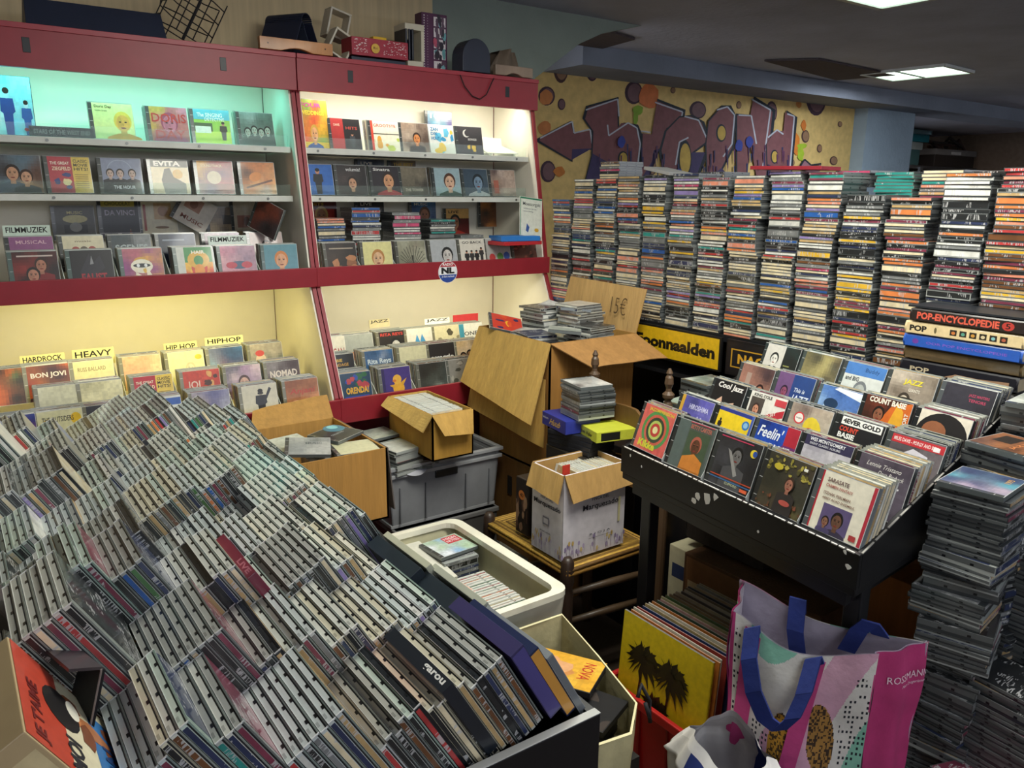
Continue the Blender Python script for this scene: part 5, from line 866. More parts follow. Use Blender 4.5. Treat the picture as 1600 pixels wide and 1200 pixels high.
J = [
 [('red and green spiral', Art('#d8685c').photo(5, ['#d8685c', '#c85050', '#e08070'], 2).ell(.52, .5, .42, .42, '#4c8c4c', 26).ell(.52, .5, .34, .34, '#c85848', 26).ell(.52, .5, .28, .28, '#2c3c2c', 24).ell(.52, .5, .21, .21, '#b0c060', 24).ell(.52, .5, .15, .15, '#b83c38', 20).ell(.52, .5, .08, .08, '#e0d8a0', 16).txt('JAZZIMPRESSION', .15, .86, .8, .09, '#d8c838', bold=.02).txt('Kikke', .12, .06, .55, .17, '#d4cc3c', bold=.04)),
  ('grey with orange-robed singer', Art('#54605e').rect(.3, 0, .95, 1, '#4c5450').rect(.32, .03, .9, .83, '#40503c').face(.6, .52, .17, '#5c3a28', '#a85848', '#c87c30').poly([(.34, .03), (.45, .3), (.62, .38), (.8, .3), (.88, .03)], '#c87c34').txt('BETTY CARTER', .34, .86, .56, .09, '#b86c5c', bold=.02).line(.3, .99, .95, .99, .02, '#b03048')),
  ('black with grey saxophonist', Art('#28282c').photo(8, ['#28282c', '#3c3c42', '#1c1c20'], 3).face(.5, .62, .16, '#6c6a6a', '#141416', '#48484c').poly([(.25, .75), (.35, .7), (.62, .3), (.55, .25)], '#8c8a88').rect(.0, .18, 1, .2, '#b84830').rect(0, .13, 1, .15, '#3868a0').ell(.85, .8, .08, .08, '#d8c030').ell(.88, .8, .05, .06, '#2c4c9c').rect(.78, .04, .95, .1, '#d8603c').txt('CLIFFORD', .4, .07, .3, .05, '#b8c0a0').rect(.02, .94, .8, .96, '#c03c5c')),
  ('olive woodland portrait', Art('#34342c').photo(10, ['#34342c', '#5c5434', '#282820', '#443c30'], 6).blot(34, ['#8c8438', '#a89c48', '#6c6430', '#4c4828'], 9, (.015, .05), (0, .68, 1, 1)).blot(20, ['#7c4430', '#5c3c28'], 4, (.015, .04), (0, 0, 1, .25)).face(.6, .52, .12, '#a06a58', '#3a2820', '#2c2828').ell(.62, .2, .12, .05, '#b05048').rect(.8, .86, .88, .91, '#e4e4dc').ell(.28, .78, .1, .06, '#b8a834')),
  ('cream and red violin', Art('#e2dcca').rect(0, 0, .03, 1, '#b02838').rect(.94, 0, 1, 1, '#b03040').rect(.18, .05, .72, .48, '#5c5078').face(.5, .24, .13, '#6c4c3c', '#1c1818', '#3a3448').face(.3, .18, .08, '#8c6450', '#241c1c', '#4c4468').txt('SARASATE', .12, .84, .4, .07, '#5c3c3c').txt('CARMEN FANTASY', .12, .75, .5, .05, '#a05048').txt('ITZHAK PERLMAN', .12, .62, .5, .05, '#7c5c50').txt('ABBEY ROAD ENSEMBLE', .12, .54, .6, .04, '#7c5c50').rect(.78, .05, .9, .14, '#a83c3c'))],
 [('violet and ochre striped', Art('#4a48a0').rect(0, 0, .1, 1, '#c89a38').photo(6, ['#5450a8', '#3c3c78', '#7c78c0'], 5, (.1, 0, 1, 1)).face(.35, .4, .16, '#3c3c48', '#20203c', '#2c2c40').poly([(.6, 0), (.62, .6), (.66, .6), (.66, 0)], '#b8b4dc').poly([(.7, 0), (.72, .6), (.76, .6), (.76, 0)], '#b8b4dc').poly([(.8, 0), (.82, .55), (.86, .55), (.86, 0)], '#b8b4dc').poly([(.9, 0), (.92, .5), (.96, .5), (.96, 0)], '#b8b4dc').txt('HIROSHIMA', .3, .72, .6, .12, '#d0d0f0')),
  ('yellow and maroon horizon', Art('#e8c828').poly([(0, 0), (0, .3), (.3, .38), (.6, .25), (.9, .34), (1, .28), (1, 0)], '#5c2c3c').rect(0, .92, 1, 1, '#2c3888').rect(.94, 0, 1, 1, '#4058a8').ell(.83, .76, .1, .1, '#3878b8').ell(.83, .76, .06, .06, '#8cb8d8').txt('MILES', .4, .36, .35, .1, '#8c7420').body(.12, .45, .3, '#201c1c', '#201c1c')),
  ('blue and red slanted script', Art('#1c3c98').photo(6, ['#1c3c98', '#2450b8', '#182c70'], 4).rect(.7, .6, 1, 1, '#a82838').poly([(.6, .5), (.7, .62), (1, .62), (1, .5)], '#6c3068').blot(5, ['#2878d0', '#3488d8'], 3, (.1, .2), (.1, .05, .6, .4)).txt("Feelin'", .05, .66, .55, .24, '#e4e8f0', shear=.2, bold=.02).txt('BLUE', .38, .42, .5, .16, '#e4e8f0', bold=.03)),
  ('silver collage', Art('#a8a4ac').photo(6, ['#b0acb4', '#908c98', '#c0bcc0'], 5).rect(0, .8, 1, 1, '#34304c').poly([(.08, .1), (.2, .5), (.55, .55), (.5, .1)], '#c8b438').poly([(.12, .1), (.3, .3), (.6, .4), (.55, .05)], '#5c3478').poly([(.55, .1), (.6, .55), (.92, .5), (.88, .0)], '#78b8a0').face(.33, .4, .07, '#7c5038', '#1c1818', '#30284c').face(.5, .4, .06, '#7c5038', '#1c1818', '#44342c').body(.78, .1, .35, '#1c2428').txt('WES MONTGOMERY', .1, .9, .75, .07, '#e4e4e8', bold=.02).txt('EIGHT CLASSIC ALBUMS', .12, .83, .65, .045, '#c8c8d0')),
  ('plum piano keys', Art('#4c4450').photo(7, ['#4c4450', '#5c5460', '#3c3440'], 2).poly([(.25, .2), (.25, .65), (.5, .6), (.62, .2)], '#a890a8').poly([(.2, .2), (.55, .2), (.62, .28), (.22, .28)], '#9c809c').rect(.6, .55, .85, .58, '#e0dce0').rect(.1, .5, .35, .53, '#b8b0b8').txt('Lennie Tristano', .15, .82, .65, .08, '#e0dcd8', shear=.3, bold=0).txt('Dave Brubeck', .4, .70, .48, .08, '#e0dcd8', shear=.3, bold=0))],
 [('black and pink abstract', Art('#18161a').poly([(.1, 0), (.2, .5), (.34, .62), (.4, .4), (.3, 0)], '#d8b098').poly([(.55, .1), (.6, .5), (.75, .55), (.8, .3), (.95, .3), (.95, 0)], '#d8b098').ell(.24, .3, .05, .05, '#18161a').ell(.5, .45, .05, .28, '#18161a').txt('Cool Jazz', .1, .78, .8, .18, '#e8e4e0', shear=.2, bold=.03)),
  ('white and red two-disc', Art('#dcd8d0').poly([(.0, .15), (.0, .32), (1, .75), (1, .58)], '#b8303c').rect(.05, .4, .42, .88, '#4c4440').face(.24, .6, .12, '#c88c70', '#3c2c28', '#202024').rect(.7, .8, 1, .95, '#c04048').rect(.5, .0, .75, .22, '#28282c').txt('SPECIAL 2-CD SET', .08, .3, .8, .07, '#f0e8e0', rot=.38).txt('KING COLE', .1, .9, .5, .07, '#202020')),
  ('parrot-bright feathered', Art('#8c8478').photo(8, ['#a89888', '#6c5c58', '#b8b0a0'], 5).ell(.62, .5, .22, .3, '#d8c038', 14, .4).ell(.5, .4, .2, .12, '#c05048', 12, .7).ell(.7, .3, .12, .25, '#b04838', 12, .4).ell(.6, .45, .08, .1, '#e8b890').ell(.25, .7, .13, .13, '#c83840').ell(.25, .7, .1, .1, '#e8e0d8').txt('music', .18, .68, .14, .04, '#403030')),
  ('black with white band', Art('#1c1c20').rect(.05, .82, .95, .98, '#e8e8e4').txt('4EVER GOLD', .08, .85, .84, .1, '#18181c', bold=.05).txt('COUNT', .05, .68, .42, .11, '#c84838', bold=.04).txt('BASIE', .05, .55, .38, .11, '#e4e4e0', bold=.04).face(.2, .18, .16, '#8c8c8c', '#303030', '#50505a').txt('4', .66, .32, .1, .1, '#d8c830', bold=.04).txt('CD', .64, .22, .15, .06, '#d8c830')),
  ('white shirt and red banner', Art('#5c5458').photo(6, ['#5c5458', '#3c383c', '#6c6468'], 3).poly([(.25, 0), (.2, .6), (.45, .78), (.75, .7), (.75, .0)], '#ccc8d0').poly([(.3, .2), (.85, .35), (.98, .1), (.8, .0), (.4, .05)], '#a87858').line(.0, .5, .6, .62, .03, '#b8a878').line(.0, .6, .5, .5, .02, '#282420').rect(0, .82, 1, .97, '#b83038').txt('MILES DAVIS - PORGY AND BESS', .04, .86, .84, .07, '#f0e0dc', bold=.01).rect(.8, .84, .92, .92, '#e8e4e4'))],
 [('dusky violet evening', Art('#6c4c50').photo(8, ['#8c6458', '#4c343c', '#a87868', '#3a2c34'], 6).face(.7, .4, .15, '#a87058', '#2c1c1c', '#5c3c3c').rect(.2, .3, .35, .8, '#a89084')),
  ('blue and mauve', Art('#28407c').rect(0, 0, .42, 1, '#6c4c78').face(.25, .55, .12, '#8c4c68', '#2c1c30', '#50305c').txt('This is', .5, .6, .3, .1, '#d0d8e8', shear=.2).txt('JAZZ', .48, .32, .45, .22, '#d8e0f0', shear=.15)),
  ('glossy blue duotone', Art('#28488c').photo(9, ['#28488c', '#1c3468', '#4c70b0', '#88a8d0'], 4).ell(.3, .45, .16, .26, '#a8c0dc', 14, .1).ell(.32, .62, .18, .12, '#1c3050').line(.2, .5, .45, .5, .03, '#182848').poly([(.3, .95), (1, .8), (1, .98), (.4, 1)], '#dce4ec')),
  ('orange and black sunburst', Art('#2c1c18').photo(6, ['#3c2018', '#6c3020', '#20181a'], 5).poly([(.4, .5), (.6, .9), (1, 1), (1, .4), (.7, .3)], '#c86428').poly([(.5, .05), (.45, .4), (.7, .2)], '#d8c060').poly([(.6, .5), (.7, .95), (.85, .8), (.9, .5)], '#d8a030').face(.35, .62, .15, '#8c5840', '#1c1410', '#3c2820').txt('COUNT BASIE', .08, .86, .8, .12, '#e8e0d0', bold=.04).txt('AT NEWPORT', .97, .08, .7, .08, '#e8e0d0', rot=1.57, bold=.03)),
  ('close-up man with trumpet', Art('#d4ccbc').ell(.5, .5, .52, .5, '#1c1a1c', 26).ell(.35, .45, .26, .36, '#7c4c34').ell(.35, .62, .24, .2, '#8c583c').ell(.25, .5, .05, .03, '#1c1410').ell(.45, .5, .05, .03, '#1c1410').ell(.35, .38, .06, .08, '#6a3c28').ell(.36, .22, .1, .04, '#5c2c28').ell(.72, .3, .2, .26, '#a07c38').ell(.72, .3, .14, .2, '#3c2c1c').line(.5, .15, .95, .35, .05, '#c89c40'))],
 [('black and white film star', Art('#201e1e').rect(0, 0, .56, 1, '#ccc8c0').face(.3, .62, .15, '#e0dcd4', '#2c2a2a', '#484646').rect(.1, .1, .5, .35, '#9c9a94').txt("Diva's", .6, .12, .36, .1, '#e0e0d8', bold=.02).rect(.62, .4, .85, .43, '#8c8a50').rect(.62, .5, .8, .53, '#8c8a50')),
  ('straw and brown', Art('#6c6048').photo(8, ['#a89c68', '#50483c', '#c8bc88', '#3c3830'], 5)), 
  ('sky-blue and white', Art('#c8ccc8').rect(0, .72, 1, 1, '#4878b8').txt('Buddy', .5, .8, .35, .12, '#284878').face(.5, .35, .2, '#a8aca8', '#707478', '#8c9094').txt('and BIG', .06, .58, .35, .1, '#283038')),
  ('sepia straw hat', Art('#948878').photo(8, ['#a89c8c', '#6c6054', '#bcb0a0'], 4).face(.4, .35, .17, '#c8bca8', '#3c342c', '#504840').ell(.45, .42, .2, .05, '#2c2824').txt('JAZZ', .3, .72, .42, .14, '#d8c840', bold=.03).txt('GIANTS', .45, .6, .25, .07, '#e0d8c8').rect(.6, .3, .9, .36, '#e0d8c8')),
  ('black with pink face fragment', Art('#26242c').photo(5, ['#26242c', '#302e38'], 3).poly([(.38, .12), (.32, .3), (.34, .48), (.44, .5), (.5, .4), (.52, .12)], '#b8a4bc').ell(.44, .4, .05, .08, '#d8ccd8').txt('JAZZ MASTERS', .5, .78, .4, .07, '#a83c58', bold=.02).txt('TENORS', .52, .69, .34, .06, '#a83c58', bold=.02))]]
dR = [.008, .170, .325, .470, .600]; zR = [.930, .934, .953, .982, 1.03]
RN = ['front', 'second', 'third', 'fourth', 'rear']
BG = random.Random(12)
b = MB(); o = None
for r in range(5):
    for j in range(5):
        desc, art = J[r][j]
        q = F0+A_*(.074+(LEN-.148)/4*j+BG.uniform(-.003, .003))+Pd*dR[r]; q.z = zR[r]+BG.uniform(-.003, .004)
        M_ = MXf(q, 19+BG.uniform(-2, 2), YAW+BG.uniform(-2, 2))
        disc(f"{desc} disc in the {RN[r]} row of the jazz bin", art, M_, body=BG.choice(['#3c4244', '#5c6262', '#2c3032', '#70767a']))
        for i in range(2 if j < 4 else 6):
            o = bpy.data.objects.new('binned_disc', FM); C.objects.link(o); yy = CT+.0012+i*.0108; o.matrix_world = M_ @ MX.Translation((BG.uniform(-.002, .002)-yy*.2, yy, -yy*M_[2][1]/M_[2][2]+BG.uniform(.0002, .003)))
            tag(o, f"case filed behind the {desc} disc in the jazz bin", 'disc', f'cases behind the {desc} disc')
            c = bpy.data.objects.new('inlay_card', FI); C.objects.link(c); c.parent = o; c.color = (*lin(SPC[BG.choice(['black', 'grey', 'cream', 'navy', 'burgundy', 'tan', 'white'])]), 1)
    # stepped black rest under the row
    if r: m = MB(); m.box((.002, dR[r]-.02, .869), (LEN-.002, dR[r]+.10, zR[r]-.006), '#101014'); bp('step', m, bev=0)
# discs piled behind the bin's left end
for (x, y, z0_, n, yw, lb) in [(1.97, 1.74, .80, 11, -80, 'behind the left end of the jazz bin'), (2.12, 1.80, .80, 14, -95, 'between jazz bin and needle sign')]:
    b = MB(); b.box((x-.065, y-.07, 0), (x+.065, y+.085, .795), '#141418'); tag(b.build('storage_box', 'satin', bevel=.004), f'tall black box carrying the discs piled {lb}', 'box')
    z = stack(x, y-.0+.07, z0_, n, f'discs piled {lb}', lambda i, lb=lb: f'lying disc, {onth(i)} of the pile {lb}', yaw=yw, colors=['grey', 'white', 'black', 'white'])
    lay_disc(f'disc with {"green-grey portrait" if x < 2.0 else "pale silver"} cover topping the pile {lb}', Art('#9cb0a8').photo(7, ['#9cb0a8', '#d0d8d0', '#6c8078', '#40484c'], int(x*10)), x, y, z+.001, yw+90)
lay_disc('blue lettered disc tipped beside the turned chair post', Art('#283c88').txt('BLUES', .1, .4, .6, .2, '#c8ccd8'), 1.945, 1.66, .95, 60, (18, 20), body='#8c9090')

# ================================================================== the wall of stacked discs, its shelf and signs
XS_ = 2.33; NC = 14
b = MB(); b.box((XS_-.004, .30, 1.075), (XS_+.42, 2.96, 1.10), '#1b1c1f'); 
t = thing('long_shelf', 'long dark shelf unit carrying the tall disc stacks', 'shelf', (XS_, 1.6, 0)); o_ = V((XS_, 1.6, 0)); b.v = [v-o_ for v in b.v]; b.build('shelf_top', 'satin', t)
for y in (.32, 1.2, 2.0, 2.9): m = MB(); m.box(V((XS_+.05, y, 0))-o_, V((XS_+.09, y+.04, 1.074))-o_, '#8a8e90' if y > 2.8 else '#1a1b1e'); m.build('leg', 'metal', t)
m = MB(); m.box(V((XS_+.12, .32, 0))-o_, V((XS_+.14, 2.9, 1.07))-o_, '#17181b'); m.build('back_panel', 'satin', t)
m = MB(); m.box(V((XS_-.005, .32, .90))-o_, V((XS_+.40, 2.9, .915))-o_, '#222326'); m.build('lower_board', 'satin', t)
def board_sign(label, ya, yb, za, zb, art, edge): 
    b = MB(); b.box((0, -abs(ya-yb), 0), (.012, 0, zb-za), edge); o = b.build('shop_sign', 'satin', loc=(XS_-.032, ya, za), bevel=.001); tag(o, label, 'sign'); c = MB(); art.build(c, (-.0006, -.008, .008), (0, -abs(ya-yb)+.016, 0), (0, 0, zb-za-.016)); c.build('lettering', 'print', o)
board_sign('yellow sign reading Foonnaalden fixed under the disc stacks', 2.37, 1.905, .965, 1.095, Art('#e0b41c').txt('Foonnaalden', .04, .3, .92, .42, '#1a1810', bold=.05), '#141414')
bs = Art('#15151a'); bs.rect(.04, .2, .9, .8, '#c8962c').rect(.055, .24, .885, .76, '#15151a').txt('NAGAOKA', .12, .34, .7, .32, '#dca42c', bold=.04)
board_sign('black sign with gold outlined capitals under the stacks', 1.88, 1.48, .965, 1.095, bs, '#101014')
rk = random.Random(77)
tops = {0: 262, 1: 266, 2: 306, 3: 307, 4: 266, 5: 268, 6: 271, 7: 274, 8: 268, 9: 272, 10: 274, 11: 278, 12: 279, 13: 310}
warmcol = {0: ['orange', 'yellow', 'salmon', 'tan', 'cream', 'red', 'orange', 'black', 'burgundy', 'brown'], 1: ['navy', 'grey', 'burgundy', 'cream', 'orange', 'black', 'white', 'black', 'red'], 2: ['orange', 'salmon', 'cream', 'tan', 'black', 'burgundy', 'brown', 'orange', 'grey'], 3: ['black', 'grey', 'cream', 'red', 'burgundy', 'navy', 'white', 'black', 'yellow']}
stf = MB(); PL = ['rightmost', 'second', 'third', 'fourth', 'fifth', 'sixth']; n_ind = 0
cots = [.458-.065*0, .523, .589, .649, .711, .776, .848, .918, .985, 1.05, 1.12, 1.185, 1.245, 1.305]
def put_stuff(mb, M_, col, body='#2c2f33'):
    g_ = MB(); spine_geo(g_, 1, col, body); q = len(mb.v); mb.v += [M_ @ v for v in g_.v]; mb.f += [tuple(q+i for i in f) for f in g_.f]; mb.c += g_.c; mb.m += g_.m
for ci in range(NC):
    yc = (1.0-.02)+.1475*ci; px_top = tops[ci]
    ztop = 1.0; 
    # height of the stack from the photo's outline
    dd = V((XS_, yc, 0)); pxx = 800+FPX*((dd-V((0, 0, EYE-1.65))).dot(_r))/((dd-V((0, 0, EYE-1.65))).dot(_f)) if False else None
    vv = V((XS_, yc, 1.66-EYE)); pxx = 800+FPX*vv.dot(_r)/vv.dot(_f); ztop = atx(pxx, px_top, XS_).z
    z = 1.101; items = []; wob = 0; ph = rk.uniform(0, 6); sw = rk.uniform(.002, .005)
    while z < ztop-.008:
        th = rk.choice([1, 1, 1, 1, 1, 1, .75, 1, 1, 2.1]); items.append((z, th)); z += .0105*th
    for k, (z, th) in enumerate(items):
        if rk.random() < .12: wob = rk.uniform(-.008, .008)
        cl = SPC[rk.choice(warmcol.get(ci, SPALL))]; fl = rk.random() < .06
        M_ = MX.Translation((XS_+rk.uniform(-.003, .003)+.006*sin(ph+k*.15)+abs(wob)*.5, yc+wob+.006*sin(ph+k*.11)+rk.uniform(-.0025, .0025), z)) @ MX.Rotation(R(rk.uniform(-2.5, 2.5)), 4, 'Z') @ MX.Diagonal((1, 1, th, 1))
        fromtop = len(items)-1-k
        if ci < 5 and n_ind < 215 or (ci == 5 and n_ind < 215):
            o = bpy.data.objects.new('stacked_disc', SMP if rk.random() < .2 else SM); C.objects.link(o); o.matrix_world = M_; o.color = (*lin(cl), 1); n_ind += 1
            tag(o, f"disc {nth(fromtop) if fromtop else 'on top'}{' from the top' if fromtop else ''} of the {PL[ci]} tall stack{' from the right' if ci else ''}", 'disc', 'discs in the tall stacks along the wall')
        else: put_stuff(stf, M_, cl, rk.choice(['#3a3e40', '#3a3e40', '#6c7070', '#8c908c']))
    # a second rank behind, a little higher in places
    zt2 = ztop+(.0 if ci not in (2, 3, 12, 13) else .075)
    z = 1.101 if ci > 5 else ztop-.05
    while z < zt2-.008:
        put_stuff(stf, MX.Translation((XS_+.148+rk.uniform(-.003, .003), yc-.004+rk.uniform(-.003, .003), z)) @ MX.Rotation(R(rk.uniform(-3, 3)), 4, 'Z'), SPC['teal' if ci == 3 else rk.choice(SPALL)], '#5c7c74' if ci == 3 else '#50565a'); z += .0105
tag(stf.build('stacked_discs', ['gloss', 'spine_stuff']), 'further stacks of discs toward the cabinets and behind the front rank', 'discs', kind='stuff')
for i, (ci, cl, lb, yw) in enumerate([(5, '#8c2430', 'wide dark red boxed set lying across two tall stacks', 6), (9, '#9c9c9c', 'grey case tilted on top of a tall stack below the mural', 0)]):
    b = MB(); b.box((0, -.13 if i == 0 else -.07, 0), (.13, .13 if i == 0 else .07, .012), cl); y = 1.0-.02+.1475*ci
    vv = V((XS_, y, .08)); ztp = atx(800+FPX*vv.dot(_r)/vv.dot(_f), tops[ci], XS_).z
    tag(b.build('boxed_set', 'satin', M=MX.Translation((XS_-.005, y, ztp+.006)) @ MX.Rotation(R(yw), 4, 'Z') @ MX.Rotation(R(10 if i else 1), 4, 'X'), bevel=.001), lb, 'box')
# thick pop encyclopaedias in front of the right-hand stacks
def tome(label, z, th, col, page, art, yaw=0, x=2.19, ya=1.17, L=.31):
    t = thing('thick_book', label, 'book', M=MX.Translation((x, ya, z)) @ MX.Rotation(R(yaw), 4, 'Z')); m = MB(); m.box((0, -L, 0), (.13, 0, .003), col); m.box((0, -L, th-.003), (.13, 0, th), col)
    n = 8; pts = [(-.006*sin(pi*k/n), th*k/n) for k in range(n+1)]
    for (xa, za), (xb, zb_) in zip(pts, pts[1:]): m.poly([(xa, -L, za), (xa, 0, za), (xb, 0, zb_), (xb, -L, zb_)][::-1], col)
    m.build('cover', 'print', t); m = MB(); m.box((.004, -L+.004, .003), (.125, -.004, th-.003), page); m.build('pages', 'paper', t)
    m = MB(); art.build(m, (-.0068, -.006, .003), (0, -L+.012, 0), (0, 0, th-.006)); m.build('spine_title', 'print', t)
def pic(a, xs): 
    for i, x in enumerate(xs): a.rect(x, .25, x+.06, .8, '#2c241c').ell(x+.03, .5, .018, .16, ['#c8783c', '#5c9c88', '#c89040', '#d8c8a0', '#7cb0b0', '#b05c40'][i % 6], 8)
    return a
tome('thick black book with red squared lettering, upper one on the stacked books', 1.268, .034, '#241a18', '#c8b890', Art('#241a18').txt('POP-ENCYCLOPEDIE', .05, .15, .72, .7, '#d85c48', bold=.04).ell(.84, .5, .05, .4, '#b83c34').txt('5', .82, .25, .04, .5, '#1c1414'), ya=1.16)
tome('cream book with spine lettered POP and tiny pictures', 1.232, .034, '#dcc698', '#d8cca8', pic(Art('#dcc698').txt('POP', .03, .2, .16, .6, '#1c1814', bold=.05).ell(.27, .5, .012, .3, '#6c6040'), [.4+.085*i for i in range(6)]))
tome('bright blue book with violet spine lettering', 1.196, .034, '#2858b4', '#c8c0a8', Art('#2858b4').ell(.1, .5, .03, .25, '#6c3c9c').txt('OOR POP ENCYCLOPEDIE', .2, .35, .7, .25, '#7c58c0'))
tome('olive brown book under the bright blue one', 1.160, .034, '#5c4a2c', '#a89468', Art('#5c4a2c').photo(6, ['#5c4a2c', '#6c583c', '#4a3c24'], 3), x=2.2)
tome('dark book with POP and a reclining figure on its spine', 1.118, .040, '#1c1c24', '#b8a888', Art('#1c1c24').txt('POP', .08, .25, .18, .4, '#c8b898', bold=.03).poly([(.4, .2), (.5, .55), (.7, .5), (.95, .65), (.95, .3), (.6, .2)], '#a88468'), yaw=0, x=2.19)
tome('black book with pale squared lettering beneath the reclining figure', 1.078, .038, '#181614', '#988868', Art('#181614').txt('POP-ENCYCLOPEDIE', .03, .15, .76, .68, '#dcbc9c', bold=.04).ell(.88, .5, .06, .4, '#c87c68'), yaw=0, x=2.17)
b = MB(); b.box((2.205, .74, 0), (2.315, 1.18, 1.074), '#131316'); tag(b.build('storage_box', 'satin', bevel=.004), 'dark upright box carrying the pile of thick pop books', 'box')
b = MB(); b.box((2.19, .86, 1.305), (2.325, 1.17, 1.31), '#20242a'); tag(b.build('thin_folder', 'satin'), 'thin dark folder on top of the thick pop books', 'folder')

# ================================================================== the nearer columns of discs at the right
def column(x, y, z0_, z1_, place, yaw=0, ind=True, top_art=None, top_label='', colors=('black', 'grey', 'black', 'navy', 'grey', 'tan', 'black', 'burgundy')):
    z = z0_; items = []; k = 0
    while z < z1_: th = rk.choice([1, 1, 1, 1, .9, 2.0]); items.append((z, th)); z += .0105*th
    yw = yaw; dx = dy = 0
    for k, (zz, th) in enumerate(items):
        if rk.random() < .1: dx, dy, yw = rk.uniform(-.012, .012), rk.uniform(-.012, .012), yaw+rk.uniform(-9, 9)
        M_ = MX.Translation((x+dx+rk.uniform(-.004, .004), y+dy+rk.uniform(-.004, .004), zz)) @ MX.Rotation(R(yw+rk.uniform(-3, 3)), 4, 'Z') @ MX.Translation((-.071, 0, 0)) @ MX.Diagonal((1, 1, th, 1)); cl = SPC[rk.choice(colors)]
        if ind:
            o = bpy.data.objects.new('stacked_disc', SMP if rk.random() < .25 else SM); C.objects.link(o); o.matrix_world = M_; o.color = (*lin(cl), 1); f_ = len(items)-1-k
            tag(o, f"disc {nth(f_)+' from the top' if f_ else 'topmost'} of the near column {place}", 'disc', f'discs in the near column {place}')
        else: put_stuff(st2, M_, cl, rk.choice(['#3a3d40', '#2c2f33', '#4c5052']))
    if top_art: lay_disc(top_label, top_art, x+dx, y+dy, z+.001, yw-90)
    return z
st2 = MB()
column(1.70, .715, .40, 1.015, 'beside the jazz bin', 98, True, Art('#5c6c88').photo(8, ['#4c8c9c', '#5c5088', '#343c5c', '#9c8c9c'], 4).txt('1993', .6, .12, .25, .1, '#b89058'), 'teal and violet disc topping the near column beside the jazz bin')
column(1.70, .715, .0, .395, '', 98, False)
column(1.865, .715, .0, 1.065, '', 82, False, Art('#6c4430').photo(7, ['#6c4430', '#8c5c3c', '#4c3024'], 4).rect(.4, .5, .85, .85, '#2c2420').txt('JAZZ', .15, .3, .5, .1, '#c87c48'), 'brown disc with dark panel topping the column behind')
column(2.02, .73, .0, 1.13, '', 90, False, Art('#a8aca4').photo(5, ['#a8aca4', '#788078', '#c0c4bc'], 4), 'grey transparent disc topping the column by the thick books')
for x, y, h_ in [(1.865, .59, .86), (2.02, .60, 1.0), (2.18, .585, 1.06), (1.71, .57, .62), (1.90, .46, .70), (2.06, .47, .86), (2.18, .44, .95), (1.76, .43, .50), (1.62, .60, .42), (1.62, .44, .3), (2.2, .29, .8), (1.92, .30, .5)]: column(x, y, .0, h_, '', rk.choice([90, 94, 84, 80]), False)
tag(st2.build('piled_discs', ['gloss', 'spine_stuff']), 'dim mass of piled discs filling the lower right corner', 'discs', kind='stuff')

# ================================================================== long-playing records in the red crate, boxes below the table
tR = open_box('record_crate', 'red plastic crate of long-playing records', 'crate', 1.365, 1.72, 1.085, 1.445, .0, .30, '#b01c1c', 'plastic', th=.005, taper=.08)
m = MB(); 
for lo, hi in (((-.185, -.192, .275), (.185, -.178, .302)), ((-.185, .178, .275), (.185, .192, .302)), ((-.185, -.178, .275), (-.171, .178, .302)), ((.171, -.178, .275), (.185, .178, .302))): m.box(lo, hi, '#c02424')
m.build('rim', 'plastic', tR, bevel=.003)
for y in (-.15, -.05, .05, .15): m = MB(); m.box((-.1795, y-.003, .02), (-.172, y+.003, .27), '#8c1616'); m.build('rib', 'plastic', tR)
def palmart():
    a = Art('#e2c61e')
    for cx, cy, k in ((.27, .66, .21), (.60, .66, .21), (.46, .30, .19)):
        a.line(cx-.10*k*4*.3, cy-k*2.0, cx, cy, .02, '#241c0c')
        for q in range(13):
            t_ = q*2*pi/13+.3; ex, ey = cx+k*cos(t_), cy+k*.9*sin(t_)-.02; a.poly([(cx, cy), ((cx+ex)/2-.03*sin(t_), (cy+ey)/2+.035), (ex, ey), ((cx+ex)/2+.03*sin(t_), (cy+ey)/2-.02)], '#1c160c')
            a.poly([(cx, cy), ((cx+ex)/2+.02, (cy+ey)/2+.06), (ex*.95+cx*.05+.02, ey-.06), ((cx+ex)/2, (cy+ey)/2-.03)], '#2c240c'); a.ell(cx, cy, .05, .05, '#241c0c', 8)
    return a
rl = random.Random(9); LC = ['#3c2c20', '#c87c38', '#d8d0bc', '#a84438', '#2c3c68', '#b8a070', '#e0d8c8', '#c8803c', '#485848', '#d8a8a0', '#c8c090', '#6c8050', '#a88c68', '#8c7458', '#b8a888', '#5c5048', '#c4b8a0', '#7c6c58', '#3a3a40', '#b09878', '#8a8478', '#a09070']
x = 1.385
for i in range(22):
    b = MB(); th = .0035 if i else .006; b.box((0, -.156, 0), (th, .156, .312), LC[i] if i else '#d8c020', cols={1: mix(LC[i], '#ffffff', .25)})
    o = b.build('vinyl_record', 'print', M=MX.Translation((x, 1.268+rl.uniform(-.006, .006) if i else 1.275, .188)) @ MX.Rotation(R(4+i*.25), 4, 'Y') @ MX.Rotation(R(rl.uniform(-1, 1)), 4, 'Z'))
    x += .0125
    if i == 0: c = MB(); palmart().build(c, (-.0006, .154, .002), (0, -.308, 0), (0, 0, .308)); c.build('cover', 'print', o); tag(o, 'yellow record sleeve with three black palm crowns at the front of the red crate', 'record')
    else: tag(o, f'record sleeve, {nth(i)} from the front in the red crate', 'record', 'records in the red crate')
def carton(label, lo, hi, col, art=None, M=None, name='cardboard_box', mats='cardboard'):
    b = MB(); b.box(lo, hi, col); o = b.build(name, mats, bevel=.003); tag(o, label, 'box')
    if art: c = MB(); art.build(c, (lo[0]-.0006, hi[1]-.01, lo[2]+.01), (0, -(hi[1]-lo[1])+.02, 0), (0, 0, hi[2]-lo[2]-.02)); c.build('printed_side', 'paper', o)
    return o
